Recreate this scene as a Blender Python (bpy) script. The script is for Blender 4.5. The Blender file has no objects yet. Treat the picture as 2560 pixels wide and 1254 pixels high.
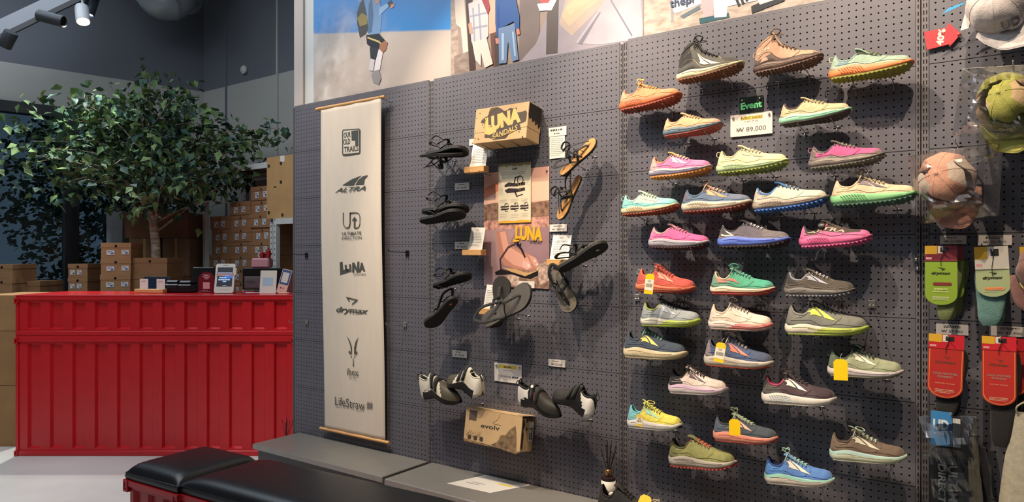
import bpy, math, random
from mathutils import Vector, Matrix, noise
from mathutils.geometry import tessellate_polygon

C = bpy.context.scene.collection
rnd = random.Random(11)
PI = math.pi

# ------------------------------------------------------------------ camera
F = 1780.0                      # focal length in pixels of the 2560 px wide frame
HZ = 643.0                      # horizon row
CAM = Vector((0.0, -2.92, 1.42))
AX = Vector((-0.5851, 0.8110, 0.0))
RT = Vector((0.8110, 0.5851, 0.0))
UP = Vector((0, 0, 1))
cd = bpy.data.cameras.new('camera')
cd.sensor_width = 36.0
cd.lens = 36.0 * F / 2560.0
cd.shift_y = 16.0 / 2560.0
cd.clip_start = 0.05
cam = bpy.data.objects.new('camera', cd)
C.objects.link(cam)
cam.matrix_world = Matrix.Translation(CAM) @ Matrix((RT, UP, -AX)).transposed().to_4x4()
bpy.context.scene.camera = cam

def ray(px, py):
    return AX + RT * ((px - 1280.0) / F) + UP * ((HZ - py) / F)
def W(px, py, y=0.0):           # the point of a plane parallel to the display wall
    r = ray(px, py); return CAM + r * ((y - CAM.y) / r.y)
def G(px, py, z=0.0):           # the point of a horizontal plane
    r = ray(px, py); return CAM + r * ((z - CAM.z) / r.z)
def Z(px, py, d):               # the point at a given distance in front
    return CAM + ray(px, py) * d

# ------------------------------------------------------------------ exposure, world, lights
sc = bpy.context.scene
sc.view_settings.view_transform = 'Standard'
sc.view_settings.look = 'None'
sc.view_settings.exposure = 0.0
sc.view_settings.gamma = 1.0
sc.view_settings.use_curve_mapping = False
wd = bpy.data.worlds.new('dusk'); sc.world = wd; wd.use_nodes = True
bg = wd.node_tree.nodes['Background']
bg.inputs[0].default_value = (0.10, 0.15, 0.20, 1); bg.inputs[1].default_value = 0.42

def spot(loc, aim, power, col, angle=75, blend=0.6, size=0.035):
    l = bpy.data.lights.new('spot_light', 'SPOT'); l.energy = power; l.color = col
    l.spot_size = math.radians(angle); l.spot_blend = blend; l.shadow_soft_size = size
    o = bpy.data.objects.new('spot_light', l); C.objects.link(o); o.location = loc
    o.rotation_euler = (Vector(aim) - Vector(loc)).to_track_quat('-Z', 'Y').to_euler()
    return o
def area(loc, aim, sx, sy, power, col):
    l = bpy.data.lights.new('area_light', 'AREA'); l.shape = 'RECTANGLE'; l.size = sx; l.size_y = sy
    l.energy = power; l.color = col
    o = bpy.data.objects.new('area_light', l); C.objects.link(o); o.location = loc
    o.rotation_euler = (Vector(aim) - Vector(loc)).to_track_quat('-Z', 'Y').to_euler()
    return o
WARM = (1.0, 0.80, 0.60)
WARM2 = (1.0, 0.86, 0.72)
COOL = (0.72, 0.86, 1.0)
spot((-3.15, -1.45, 3.75), (-3.05, 0, 1.4), 115, WARM, 62, 0.55, .02)
spot((-2.30, -1.35, 3.75), (-2.0, 0, 1.6), 275, WARM, 60, 0.5, .02)
spot((-1.25, -1.25, 3.75), (-0.95, 0, 1.75), 300, WARM, 60, 0.5, .02)
spot((-0.75, -1.60, 3.75), (-0.60, 0, 1.5), 90, WARM, 70, 0.6, .02)
spot((-0.10, -1.35, 3.75), (0.15, 0, 1.8), 225, WARM, 60, 0.5, .02)
spot((-1.9, -1.0, 3.9), (-1.7, 0.03, 3.0), 14, WARM2, 110, 0.8)
area((-1.2, -2.8, 3.9), (-1.0, -0.6, 0.6), 4.0, 1.4, 13, (0.74, 0.86, 1.0))  # added front fill without a fixture, cool to tint the wall shadows
area((-3.9, -2.0, 4.1), (-4.3, -1.4, 0), 2.6, 2.0, 75, (0.88, 0.94, 1.0))  # added fill without a fixture, brightens the floor and counter
area((-6.0, -1.2, 4.1), (-6.0, -.6, 0), 2.5, 2.0, 45, COOL)  # added cool ambient fill for the far left, no fixture modelled

# ------------------------------------------------------------------ materials
def hexc(h):
    h = h.lstrip('#'); v = [int(h[i:i+2], 16) / 255 for i in (0, 2, 4)]
    return tuple(x / 12.92 if x <= 0.04045 else ((x + 0.055) / 1.055) ** 2.4 for x in v) + (1,)
_M = {}
def mat(h, rough=0.6, metal=0.0, kind='', spec=0.5, scale=1.0):
    key = (h, rough, metal, kind, scale)
    if key in _M: return _M[key]
    m = bpy.data.materials.new((kind or 'plain') + '_' + h.lstrip('#')); m.use_nodes = True
    nt = m.node_tree; b = nt.nodes['Principled BSDF']; c = hexc(h)
    if kind in ('fabric', 'rubber', 'leather'):      # woven and moulded goods are a little duller than flat print
        g_ = .3 * c[0] + .6 * c[1] + .1 * c[2]; c = tuple((g_ + (v - g_) * .90) * .84 for v in c[:3]) + (1,)
    b.inputs['Base Color'].default_value = c
    b.inputs['Roughness'].default_value = rough
    b.inputs['Metallic'].default_value = metal
    b.inputs['Specular IOR Level'].default_value = spec
    N = nt.nodes.new; Lk = nt.links.new
    def coord(s):
        t = N('ShaderNodeTexCoord'); mp = N('ShaderNodeMapping'); mp.inputs['Scale'].default_value = s
        Lk(t.outputs['Object'], mp.inputs['Vector']); return mp.outputs[0]
    def ntex(vec, sc_, det=3):
        n = N('ShaderNodeTexNoise'); n.inputs['Scale'].default_value = sc_; n.inputs['Detail'].default_value = det
        Lk(vec, n.inputs['Vector']); return n.outputs['Fac']
    def varied(fac, lo, hi):
        r = N('ShaderNodeMapRange'); r.inputs['From Min'].default_value = 0.3; r.inputs['From Max'].default_value = 0.7
        r.inputs['To Min'].default_value = lo; r.inputs['To Max'].default_value = hi; Lk(fac, r.inputs['Value'])
        mx = N('ShaderNodeVectorMath'); mx.operation = 'SCALE'; mx.inputs[0].default_value = c[:3]
        Lk(r.outputs[0], mx.inputs['Scale']); Lk(mx.outputs[0], b.inputs['Base Color'])
    def bump(fac, st, dist=0.002):
        bp = N('ShaderNodeBump'); bp.inputs['Strength'].default_value = st; bp.inputs['Distance'].default_value = dist
        Lk(fac, bp.inputs['Height']); Lk(bp.outputs[0], b.inputs['Normal'])
    if kind == 'fabric':
        v = coord((1, 1, 1))
        n = N('ShaderNodeTexVoronoi'); n.inputs['Scale'].default_value = 420 * scale; Lk(v, n.inputs['Vector'])
        bump(n.outputs['Distance'], 0.45, 0.0012); varied(ntex(v, 60), 0.86, 1.12)
        b.inputs['Sheen Weight'].default_value = 0.15
    elif kind == 'rubber':
        v = coord((1, 1, 1)); bump(ntex(v, 300), 0.25, 0.001); varied(ntex(v, 25), 0.9, 1.08)
    elif kind == 'card':
        v = coord((1, 1, 1)); varied(ntex(v, 9 * scale, 5), 0.9, 1.06); bump(ntex(coord((1, 1, 6)), 40), 0.08, 0.001)
    elif kind == 'leather':
        v = coord((1, 1, 1)); n = N('ShaderNodeTexVoronoi'); n.inputs['Scale'].default_value = 160; Lk(v, n.inputs['Vector'])
        bump(n.outputs['Distance'], 0.18, 0.001); varied(ntex(v, 6), 0.85, 1.15)
    elif kind == 'wood':
        v = coord((3, 3, 60)); varied(ntex(v, 2.5, 6), 0.82, 1.1)
    elif kind == 'woodx':
        v = coord((3, 40, 40)); varied(ntex(v, 2.5, 6), 0.82, 1.1)
    elif kind == 'concrete':
        v = coord((1, 1, 1)); varied(ntex(v, 1.6, 8), 0.86, 1.08); bump(ntex(v, 30), 0.05, 0.002)
    elif kind == 'paint':
        v = coord((1, 1, 1)); varied(ntex(v, 1.2, 4), 0.94, 1.05); bump(ntex(v, 180), 0.06, 0.001)
    elif kind == 'metal':
        v = coord((1, 1, 1)); varied(ntex(v, 12, 3), 0.96, 1.04)
    elif kind == 'canvas':
        v = coord((1, 1, 1)); varied(ntex(coord((4, 1, 1)), 5, 5), 0.965, 1.03)
        a = N('ShaderNodeTexWave'); a.inputs['Scale'].default_value = 260; Lk(v, a.inputs['Vector']); bump(a.outputs['Fac'], 0.08, 0.0006)
    elif kind == 'leaf':
        oi = N('ShaderNodeObjectInfo'); v = coord((1, 1, 1)); varied(ntex(v, 5, 2), 0.28, 0.98)
        b.inputs['Subsurface Weight'].default_value = 0.0
    elif kind == 'bark':
        v = coord((1, 1, 3)); varied(ntex(v, 18, 6), 0.45, 1.25); bump(ntex(v, 30), 0.6, 0.006)
    elif kind == 'sand':
        v = coord((1, 1, 2)); varied(ntex(v, 22, 8), 0.62, 1.2)
    elif kind == 'rock':
        v = coord((1, 1, 1)); varied(ntex(v, 40, 8), 0.35, 1.45)
    elif kind == 'leafprint':
        v = coord((1, 1, 1)); varied(ntex(v, 7, 8), 0.3, 1.6)
    elif kind == 'soft':
        v = coord((1, 1, 1)); varied(ntex(v, 3.5, 4), 0.78, 1.2)
    _M[key] = m
    return m
def emis(h, s):
    key = ('e', h, s)
    if key in _M: return _M[key]
    m = bpy.data.materials.new('glow_' + h.lstrip('#')); m.use_nodes = True
    b = m.node_tree.nodes['Principled BSDF']
    b.inputs['Base Color'].default_value = (0.02, 0.02, 0.02, 1)
    b.inputs['Emission Color'].default_value = hexc(h); b.inputs['Emission Strength'].default_value = s
    _M[key] = m; return m
def film(name='clear_film', tint=(1, 1, 1, 1), gloss=0.16, rough=0.12):
    key = ('f', name, gloss)
    if key in _M: return _M[key]
    m = bpy.data.materials.new(name); m.use_nodes = True; nt = m.node_tree
    for n in list(nt.nodes): nt.nodes.remove(n)
    o = nt.nodes.new('ShaderNodeOutputMaterial'); t = nt.nodes.new('ShaderNodeBsdfTransparent'); t.inputs[0].default_value = tint
    g = nt.nodes.new('ShaderNodeBsdfGlossy'); g.inputs['Roughness'].default_value = rough
    fr = nt.nodes.new('ShaderNodeFresnel'); fr.inputs[0].default_value = 1.5
    ad = nt.nodes.new('ShaderNodeMath'); ad.operation = 'ADD'; ad.use_clamp = True; ad.inputs[1].default_value = gloss * 0.35
    mx = nt.nodes.new('ShaderNodeMixShader')
    nt.links.new(fr.outputs[0], ad.inputs[0]); nt.links.new(ad.outputs[0], mx.inputs[0])
    nt.links.new(t.outputs[0], mx.inputs[1]); nt.links.new(g.outputs[0], mx.inputs[2])
    nt.links.new(mx.outputs[0], o.inputs[0])
    _M[key] = m; return m

# ------------------------------------------------------------------ mesh helpers
class MB:
    def __init__(s): s.v = []; s.f = []; s.m = []; s.mats = []
    def mi(s, m):
        if m is None: return 0
        if m not in s.mats: s.mats.append(m)
        return s.mats.index(m)
    def add(s, vs, fs, m=None):
        b = len(s.v); s.v += [tuple(v) for v in vs]; i = s.mi(m)
        for f in fs: s.f.append(tuple(b + k for k in f)); s.m.append(i)
        return s
    def box(s, lo, hi, m=None, M=None):
        x0, y0, z0 = lo; x1, y1, z1 = hi
        vs = [Vector(p) for p in ((x0,y0,z0),(x1,y0,z0),(x1,y1,z0),(x0,y1,z0),(x0,y0,z1),(x1,y0,z1),(x1,y1,z1),(x0,y1,z1))]
        if M: vs = [M @ v for v in vs]
        return s.add(vs, [(0,3,2,1),(4,5,6,7),(0,1,5,4),(1,2,6,5),(2,3,7,6),(3,0,4,7)], m)
    def cbox(s, lo, hi, c, m=None, M=None):     # box with chamfered edges
        x0, y0, z0 = lo; x1, y1, z1 = hi
        vs = []; idx = {}
        for ix, x in ((-1, x0), (1, x1)):
            for iy, y in ((-1, y0), (1, y1)):
                for iz, z in ((-1, z0), (1, z1)):
                    for a in range(3):
                        p = [x - ix * c, y - iy * c, z - iz * c]
                        p[a] = (x, y, z)[a]
                        idx[(ix, iy, iz, a)] = len(vs); vs.append(Vector(p))
        fs = []
        for a in range(3):
            o = [k for k in range(3) if k != a]
            for sg in (-1, 1):
                q = []
                for u, w in ((-1, -1), (1, -1), (1, 1), (-1, 1)):
                    k = [0, 0, 0]; k[a] = sg; k[o[0]] = u; k[o[1]] = w; q.append(idx[(*k, a)])
                if (sg > 0) == (a == 1): q.reverse()
                fs.append(tuple(q))
        for a in range(3):
            o = [k for k in range(3) if k != a]
            for u in (-1, 1):
                for w in (-1, 1):
                    k0 = [0, 0, 0]; k0[o[0]] = u; k0[o[1]] = w; k1 = list(k0); k0[a] = -1; k1[a] = 1
                    fs.append((idx[(*k0, o[0])], idx[(*k1, o[0])], idx[(*k1, o[1])], idx[(*k0, o[1])]))
        for ix in (-1, 1):
            for iy in (-1, 1):
                for iz in (-1, 1): fs.append(tuple(idx[(ix, iy, iz, a)] for a in range(3)))
        if M: vs = [M @ v for v in vs]
        return s.add(vs, fs, m)
    def tube(s, pts, r, n=6, m=None, closed=False, flat=1.0, caps=True):
        pts = [Vector(p) for p in pts]; k = len(pts); rs = r if isinstance(r, (list, tuple)) else [r] * k
        vs = []; up = None
        for i, p in enumerate(pts):
            a = pts[(i - 1) % k] if (closed or i > 0) else p; b = pts[(i + 1) % k] if (closed or i < k - 1) else p
            d = (b - a); d = d.normalized() if d.length > 1e-9 else Vector((0, 0, 1))
            if up is None: up = Vector((0, 0, 1)) if abs(d.z) < 0.9 else Vector((1, 0, 0))
            x = d.cross(up)
            if x.length < 1e-5: x = d.cross(Vector((1, 0.3, 0)))
            x.normalize(); up = x.cross(d).normalized()
            for j in range(n):
                t = 2 * PI * j / n; vs.append(p + x * (rs[i] * math.cos(t)) + up * (rs[i] * flat * math.sin(t)))
        fs = []
        for i in range(k if closed else k - 1):
            for j in range(n):
                a = i * n + j; b = i * n + (j + 1) % n; c = ((i + 1) % k) * n + (j + 1) % n; d = ((i + 1) % k) * n + j
                fs.append((a, b, c, d))
        if not closed and caps: fs += [tuple(range(n))[::-1], tuple((k - 1) * n + j for j in range(n))]
        return s.add(vs, fs, m)
    def lathe(s, prof, n=16, m=None, M=None):
        vs = [Vector((r * math.cos(2*PI*j/n), r * math.sin(2*PI*j/n), z)) for r, z in prof for j in range(n)]
        fs = [(i*n+j, i*n+(j+1)%n, (i+1)*n+(j+1)%n, (i+1)*n+j) for i in range(len(prof)-1) for j in range(n)]
        if prof[0][0] > 1e-6: fs.append(tuple(range(n))[::-1])
        if prof[-1][0] > 1e-6: fs.append(tuple((len(prof)-1)*n+j for j in range(n)))
        if M: vs = [M @ v for v in vs]
        return s.add(vs, fs, m)
    def prism(s, poly, y0, y1, m=None, M=None, mside=None):      # poly in (x, z), extruded along y
        n = len(poly)
        vs = [Vector((p[0], y0, p[1])) for p in poly] + [Vector((p[0], y1, p[1])) for p in poly]
        if M: vs = [M @ v for v in vs]
        tr = tessellate_polygon([[Vector((p[0], p[1], 0)) for p in poly]])
        b = len(s.v); s.v += [tuple(v) for v in vs]; i = s.mi(m); k = s.mi(mside or m)
        for t in tr:
            s.f.append(tuple(b + q for q in t)); s.m.append(i)
            s.f.append(tuple(b + n + q for q in t[::-1])); s.m.append(i)
        for q in range(n): s.f.append((b + q, b + (q+1) % n, b + n + (q+1) % n, b + n + q)); s.m.append(k)
        return s
    def flat(s, poly, y, m=None, M=None):       # one-sided print polygon in the x z plane
        vs = [Vector((p[0], y, p[1])) for p in poly]
        if M: vs = [M @ v for v in vs]
        return s.add(vs, tessellate_polygon([[Vector((p[0], p[1], 0)) for p in poly]]), m)
    def grid(s, rows, m=None, closed_u=False, zone=None):
        n = len(rows[0]); b = len(s.v)
        for r in rows: s.v += [tuple(p) for p in r]
        for i in range(len(rows) - 1):
            for j in range(n if closed_u else n - 1):
                mm = zone(i, j) if zone else m
                if mm is False: continue
                s.f.append((b+i*n+j, b+i*n+(j+1)%n, b+(i+1)*n+(j+1)%n, b+(i+1)*n+j)); s.m.append(s.mi(mm))
        return s
    def mesh(s, name, m=None):
        me = bpy.data.meshes.new(name); me.from_pydata(s.v, [], s.f)
        for mm in (s.mats or ([m] if m else [])): me.materials.append(mm)
        if s.mats:
            me.polygons.foreach_set('material_index', s.m)
        me.validate(); me.update()
        return me
    def build(s, name, m=None, parent=None, smooth=False, recalc=False, sharp=None):
        me = s.mesh(name, m)
        if recalc:
            import bmesh
            bm = bmesh.new(); bm.from_mesh(me); bmesh.ops.recalc_face_normals(bm, faces=bm.faces); bm.to_mesh(me); bm.free()
        if smooth:
            me.polygons.foreach_set('use_smooth', [True] * len(me.polygons))
            if sharp: me.set_sharp_from_angle(angle=math.radians(sharp))
        return link(name, me, parent)
def link(name, me, parent=None):
    o = bpy.data.objects.new(name, me); C.objects.link(o)
    if parent is not None: o.parent = parent
    return o
def tag(o, label=None, cat=None, group=None, kind=None):
    if label: o['label'] = label
    if cat: o['category'] = cat
    if group: o['group'] = group
    if kind: o['kind'] = kind
    return o
def empty(name, loc=(0,0,0), rz=0.0, label=None, cat=None, group=None, M=None, kind=None):
    o = bpy.data.objects.new(name, None); C.objects.link(o); o.empty_display_size = 0.05
    if M is not None: o.matrix_world = M
    else: o.location = loc; o.rotation_euler = (0, 0, rz)
    return tag(o, label, cat, group, kind)
def basis(o, x, up):            # matrix with x axis along x, z axis near up
    x = Vector(x).normalized(); y = Vector(up).cross(x).normalized(); z = x.cross(y)
    return Matrix.Translation(o) @ Matrix((x, y, z)).transposed().to_4x4()
def rows(pts, n):               # evenly resampled Catmull-Rom through pts
    pts = [Vector(p) for p in pts]; out = []
    k = len(pts) - 1
    for i in range(n):
        t = i / (n - 1) * k; a = min(int(t), k - 1); f = t - a
        p0 = pts[max(a-1, 0)]; p1 = pts[a]; p2 = pts[a+1]; p3 = pts[min(a+2, k)]
        out.append(0.5 * ((2*p1) + (p2-p0)*f + (2*p0-5*p1+4*p2-p3)*f*f + (3*p1-p0-3*p2+p3)*f**3))
    return out
def lut(tab):
    def fn(t):
        if t <= tab[0][0]: return tab[0][1]
        for (a, x), (b, y) in zip(tab, tab[1:]):
            if t <= b:
                f = (t - a) / (b - a); return x + (y - x) * f
        return tab[-1][1]
    return fn
def smooth_lut(tab):
    ts = [a for a, _ in tab]; vs = [b for _, b in tab]; n = len(tab)
    def fn(t):
        if t <= ts[0]: return vs[0]
        if t >= ts[-1]: return vs[-1]
        for i in range(n - 1):
            if t <= ts[i+1]:
                h = ts[i+1] - ts[i]; f = (t - ts[i]) / h
                m0 = (vs[i+1]-vs[i-1])/(ts[i+1]-ts[i-1])*h if i > 0 else vs[1]-vs[0]
                m1 = (vs[i+2]-vs[i])/(ts[i+2]-ts[i])*h if i < n-2 else vs[-1]-vs[-2]
                return ((2*f**3-3*f*f+1)*vs[i] + (f**3-2*f*f+f)*m0 + (-2*f**3+3*f*f)*vs[i+1] + (f**3-f*f)*m1)
    return fn

# lettering: mesh text laid in the local x z plane, facing -y, centred on (x, z)
_T = {}
def text(s, parent, x, z, y, h, m, w=None, name='lettering', shear=0.0, bold=0.0, rot=0.0, M=None, ext=0.0, align='C'):
    key = (s, shear, bold, ext)
    if key not in _T:
        cu = bpy.data.curves.new('t', 'FONT'); cu.body = s; cu.size = 1.0; cu.shear = shear; cu.offset = bold; cu.extrude = ext
        cu.resolution_u = 3
        ob = bpy.data.objects.new('t', cu)
        me0 = bpy.data.meshes.new_from_object(ob)
        _T[key] = ([v.co.copy() for v in me0.vertices], [tuple(p.vertices) for p in me0.polygons])
        bpy.data.objects.remove(ob); bpy.data.curves.remove(cu); bpy.data.meshes.remove(me0)
    vs, fs = _T[key]
    if not vs: return None
    x0 = min(v.x for v in vs); x1 = max(v.x for v in vs); y0 = min(v.y for v in vs); y1 = max(v.y for v in vs)
    sy = h / max(y1 - y0, 1e-6); sx = (w / (x1 - x0)) if w else sy
    cx = (x0 + x1) / 2 if align == 'C' else x0
    ca, sa = math.cos(rot), math.sin(rot); out = []
    for v in vs:
        a = (v.x - cx) * sx; b = (v.y - (y0 + y1) / 2) * sy
        p = Vector((x + a * ca - b * sa, y - v.z * sy, z + a * sa + b * ca))
        out.append(M @ p if M else p)
    return MB().add(out, fs).build(name, m, parent)
def won(s, parent, x, z, y, h, m, w):
    t = text('W' + s[1:], parent, x, z, y, h, m, w); cw = h * .95 * (w / (h * .62 * len(s))) ** .5
    b = MB()
    for dz in (.10, -.12): b.flat([(x - w/2 - cw * .08, z + h * dz), (x - w/2 + cw * 1.02, z + h * dz), (x - w/2 + cw * 1.02, z + h * (dz + .07)), (x - w/2 - cw * .08, z + h * (dz + .07))], y - .0002)
    b.build('won_bars', m, parent); return t
def lines(parent, x0, x1, z0, z1, n, y, m, name='small_print', seed=0, ch=None, M=None):   # unreadable small print as short strokes
    r = random.Random(seed); b = MB(); dz = (z1 - z0) / n
    ch = ch or dz * 0.42
    for i in range(n):
        z = z1 - dz * (i + 0.5); x = x0; end = x1 - (x1 - x0) * (0.35 * r.random() if (i % 4 == 3 or i == n - 1) else 0.06 * r.random())
        while x < end:
            l = ch * r.uniform(0.5, 1.8); l = min(l, end - x)
            b.flat([(x, z - ch/2), (x + l, z - ch/2), (x + l, z + ch/2), (x, z + ch/2)], y, None, M)
            x += l + ch * r.uniform(0.35, 0.8)
    return b.build(name, m, parent)

# ------------------------------------------------------------------ room shell
XL, XR, YF, YB = -3.87, 3.2, -6.2, 1.45      # end of display wall, right end, wall behind the camera, back wall
CORN = Vector((-7.336, YB, 0)); LD = Vector((-0.209, -0.978, 0)).normalized()
LE = CORN + LD * 7.9; CEIL = 4.25
LN = Vector((LD.y, -LD.x, 0)).normalized()
if LN.x > 0: LN = -LN                        # outward normal of the glazed wall
fl = MB(); fl.add([(-9.3, YF, 0), (XR, YF, 0), (XR, YB + .05, 0), (-7.4, YB + .05, 0)], [(0, 1, 2, 3)])
fl.add([(-9.3, YF, -.15), (XR, YF, -.15), (XR, YB + .05, -.15), (-7.4, YB + .05, -.15)], [(3, 2, 1, 0)])
tag(fl.build('floor', mat('#dddcd6', .30, 0, 'concrete')), kind='structure')
ce = MB().box((-9.6, YF - .1, CEIL), (XR + .1, YB + .2, CEIL + .1))
tag(ce.build('ceiling', mat('#3b3d42', .8, 0, 'paint')), kind='structure')
GREY_UP = mat('#62646c', .75, 0, 'paint'); GREIGE = mat('#a5a29c', .75, 0, 'paint'); WHITE = mat('#d9d6d0', .6, 0, 'paint')
w = MB(); w.box((CORN.x - .3, YB, 0), (XL + .2, YB + .12, 3.24), GREIGE); w.box((CORN.x - .3, YB, 3.24), (XL + .2, YB + .12, CEIL), GREY_UP)
for x in (-6.02, -6.9):                       # panel joints of the back wall
    w.box((x - .012, YB - .012, 0), (x + .012, YB, CEIL), GREY_UP if x < -6.5 else GREIGE)
tag(w.build('wall_back'), kind='structure')
# display wall: a thick partition carrying the mural and the pegboard bays
w = MB(); w.box((XL + .072, .045, 0), (XR, .2, CEIL), WHITE)
tag(w.build('wall_right'), kind='structure')
w = MB(); w.box((XL - .02, .03, 0), (XL + .07, .2, CEIL), mat('#c9b9ae', .6, 0, 'paint'))
tag(w.build('trim_1'), kind='structure')
w = MB(); w.box((XL + .05, .201, 0), (XL + .17, YB - .001, CEIL), GREIGE); tag(w.build('wall_side'), kind='structure')
w = MB(); w.box((-9.6, YF - .12, 0), (XR + .1, YF, CEIL), GREIGE); tag(w.build('wall_front'), kind='structure')
w = MB(); w.box((XR, YF, 0), (XR + .12, .2, CEIL), GREIGE); tag(w.build('wall_end'), kind='structure')

def LWp(q, z, o=0.0):                         # point of the glazed wall: distance from the corner, height, outward offset
    p = CORN + LD * q + LN * o; return Vector((p.x, p.y, z))
def lw_box(b, q0, q1, z0, z1, o0, o1, m=None):
    vs = [LWp(q, z, o) for z in (z0, z1) for q, o in ((q0, o0), (q1, o0), (q1, o1), (q0, o1))]
    b.add(vs, [(0,3,2,1),(4,5,6,7),(0,1,5,4),(1,2,6,5),(2,3,7,6),(3,0,4,7)], m)
def q_of(px):
    r = ray(px, HZ); # intersect with the wall line in plan
    a = Vector((r.x, r.y)); b = Vector((-LD.x, -LD.y)); c = Vector((CORN.x - CAM.x, CORN.y - CAM.y))
    det = a.x * b.y - a.y * b.x; return (a.x * c.y - a.y * c.x) / det
QW0 = q_of(468); QM = (q_of(196), q_of(160)); WT = 2.88
w = MB(); lw_box(w, 0, QW0, 0, 3.24, 0, .12, GREIGE); lw_box(w, QW0, 7.9, WT, 3.24, 0, .12, GREIGE)
lw_box(w, 0, 7.9, 3.24, CEIL, 0, .12, GREY_UP)
tag(w.build('wall_left'), kind='structure')
win = empty('window_1', LWp(QW0, 0), kind='structure')
def wchild(b, name, m): 
    o = b.build(name, m); o.parent = win; o.matrix_parent_inverse = Matrix.Translation(-LWp(QW0, 0)); return o
BLK = mat('#14161a', .4, 0, 'metal')
b = MB(); lw_box(b, QW0, 7.8, WT - .1, WT, -.03, .1); lw_box(b, QW0, 7.8, 0, .1, -.03, .1); lw_box(b, QW0, QW0 + .06, .1, WT - .1, -.03, .1)
wchild(b, 'window_frame', BLK)
stops = [QW0 + .06, QM[0], QM[1], 3.9, 4.05, 5.9, 6.0, 7.8]
for i in (1, 3, 5):
    b = MB(); lw_box(b, stops[i], stops[i+1], .1, WT - .1, -.04, .1); wchild(b, 'mullion', BLK)
for i in (0, 2, 4, 6):
    b = MB(); lw_box(b, stops[i], stops[i+1], .1, WT - .1, .03, .04)
    wchild(b, 'pane', film('window_glass', (.80, .88, .92, 1), .05, .02))

# outside: paving, a planted bank, a pale house
b = MB(); b.add([(-40, -14, -.12), (-7.6, -14, -.12), (-7.6, 14, -.12), (-40, 14, -.12)], [(0, 1, 2, 3)])
tag(b.build('ground', mat('#6d7176', .8, 0, 'concrete')), kind='structure')
def leafy(name, c, sx, sy, sz, n, h, label, seed, size=.14, cat='shrub', trunk=None, group=None):
    r = random.Random(seed); b = MB()
    t = empty(name, (c[0], c[1], -.12), 0, label, cat, group)
    for i in range(n):
        d = Vector((r.gauss(0, 1), r.gauss(0, 1), r.gauss(0, 1))).normalized() * (r.random() ** .35)
        p = Vector((d.x * sx, d.y * sy, c[2] + .12 + d.z * sz))
        a = Vector((r.gauss(0, 1), r.gauss(0, 1), r.gauss(0, .6))).normalized(); q = a.orthogonal().normalized(); s = size * r.uniform(.5, 1.2)
        b.add([p, p + a * s * .5 + q * s * .3, p + a * s, p + a * s * .5 - q * s * .3], [(0, 1, 2, 3)])
    f = b.build('foliage', h, t); f['kind'] = 'stuff'
    tb = MB()
    for k in range(3):
        a = r.uniform(0, 6.28); tb.tube([(0, 0, 0), (.1*math.cos(a), .1*math.sin(a), c[2]*.5), (sx*.5*math.cos(a), sy*.5*math.sin(a), c[2])], [.06, .045, .02], 6)
    tb.build('trunk', mat('#5a4c3d', .9, 0, 'bark'), t)
GL = mat('#3c6a58', .7, 0, 'leaf'); GL2 = mat('#2f5a5c', .7, 0, 'leaf')
leafy('garden_tree', (-12.2, -1.9, 2.6), 1.6, 1.8, 1.35, 5200, GL2, 'dark bluish tree outside the left window pane', 3, .13, 'tree')
leafy('garden_tree', (-11.2, 2.3, 2.3), 1.4, 1.5, 1.6, 4500, GL, 'dark green tree outside, seen through the pane behind the indoor tree', 5, .13, 'tree')
leafy('garden_shrub', (-10.2, -1.1, .45), .8, 1.0, .55, 900, GL, 'low dark shrub outside by the glass', 6, .14)
hs = empty('pale_house', (-17.5, -4.4, -.12), math.radians(78), 'pale house beyond the garden, seen through the left window pane', 'building')
hb = MB(); hb.box((-2.6, -.1, 0), (2.6, 3, 2.5)); hb.build('wall', mat('#b6a8a6', .8, 0, 'paint'), hs)
hb = MB(); hb.prism([(-3.0, 2.5), (3.0, 2.5), (2.2, 3.3), (-2.2, 3.3)], -.4, 3.3); hb.build('roof', mat('#8a8486', .8, 0, 'paint'), hs)
for x in (-1.5, 0, 1.5):
    hb = MB().box((x-.35, -.14, .9), (x+.35, -.08, 2.0)); f = hb.build('window', mat('#2e3a44', .2), hs)
gp = empty('garden_post', (-10.2, -2.75, -.12), 0, 'pale timber post standing outside the left window pane', 'post')
MB().box((-.05, -.05, 0), (.05, .05, 1.9)).build('post', mat('#8c8780', .8), gp); MB().cbox((-.08, -.08, 1.9), (.08, .08, 1.95), .01).build('cap', mat('#9c978f', .8), gp)

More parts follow.
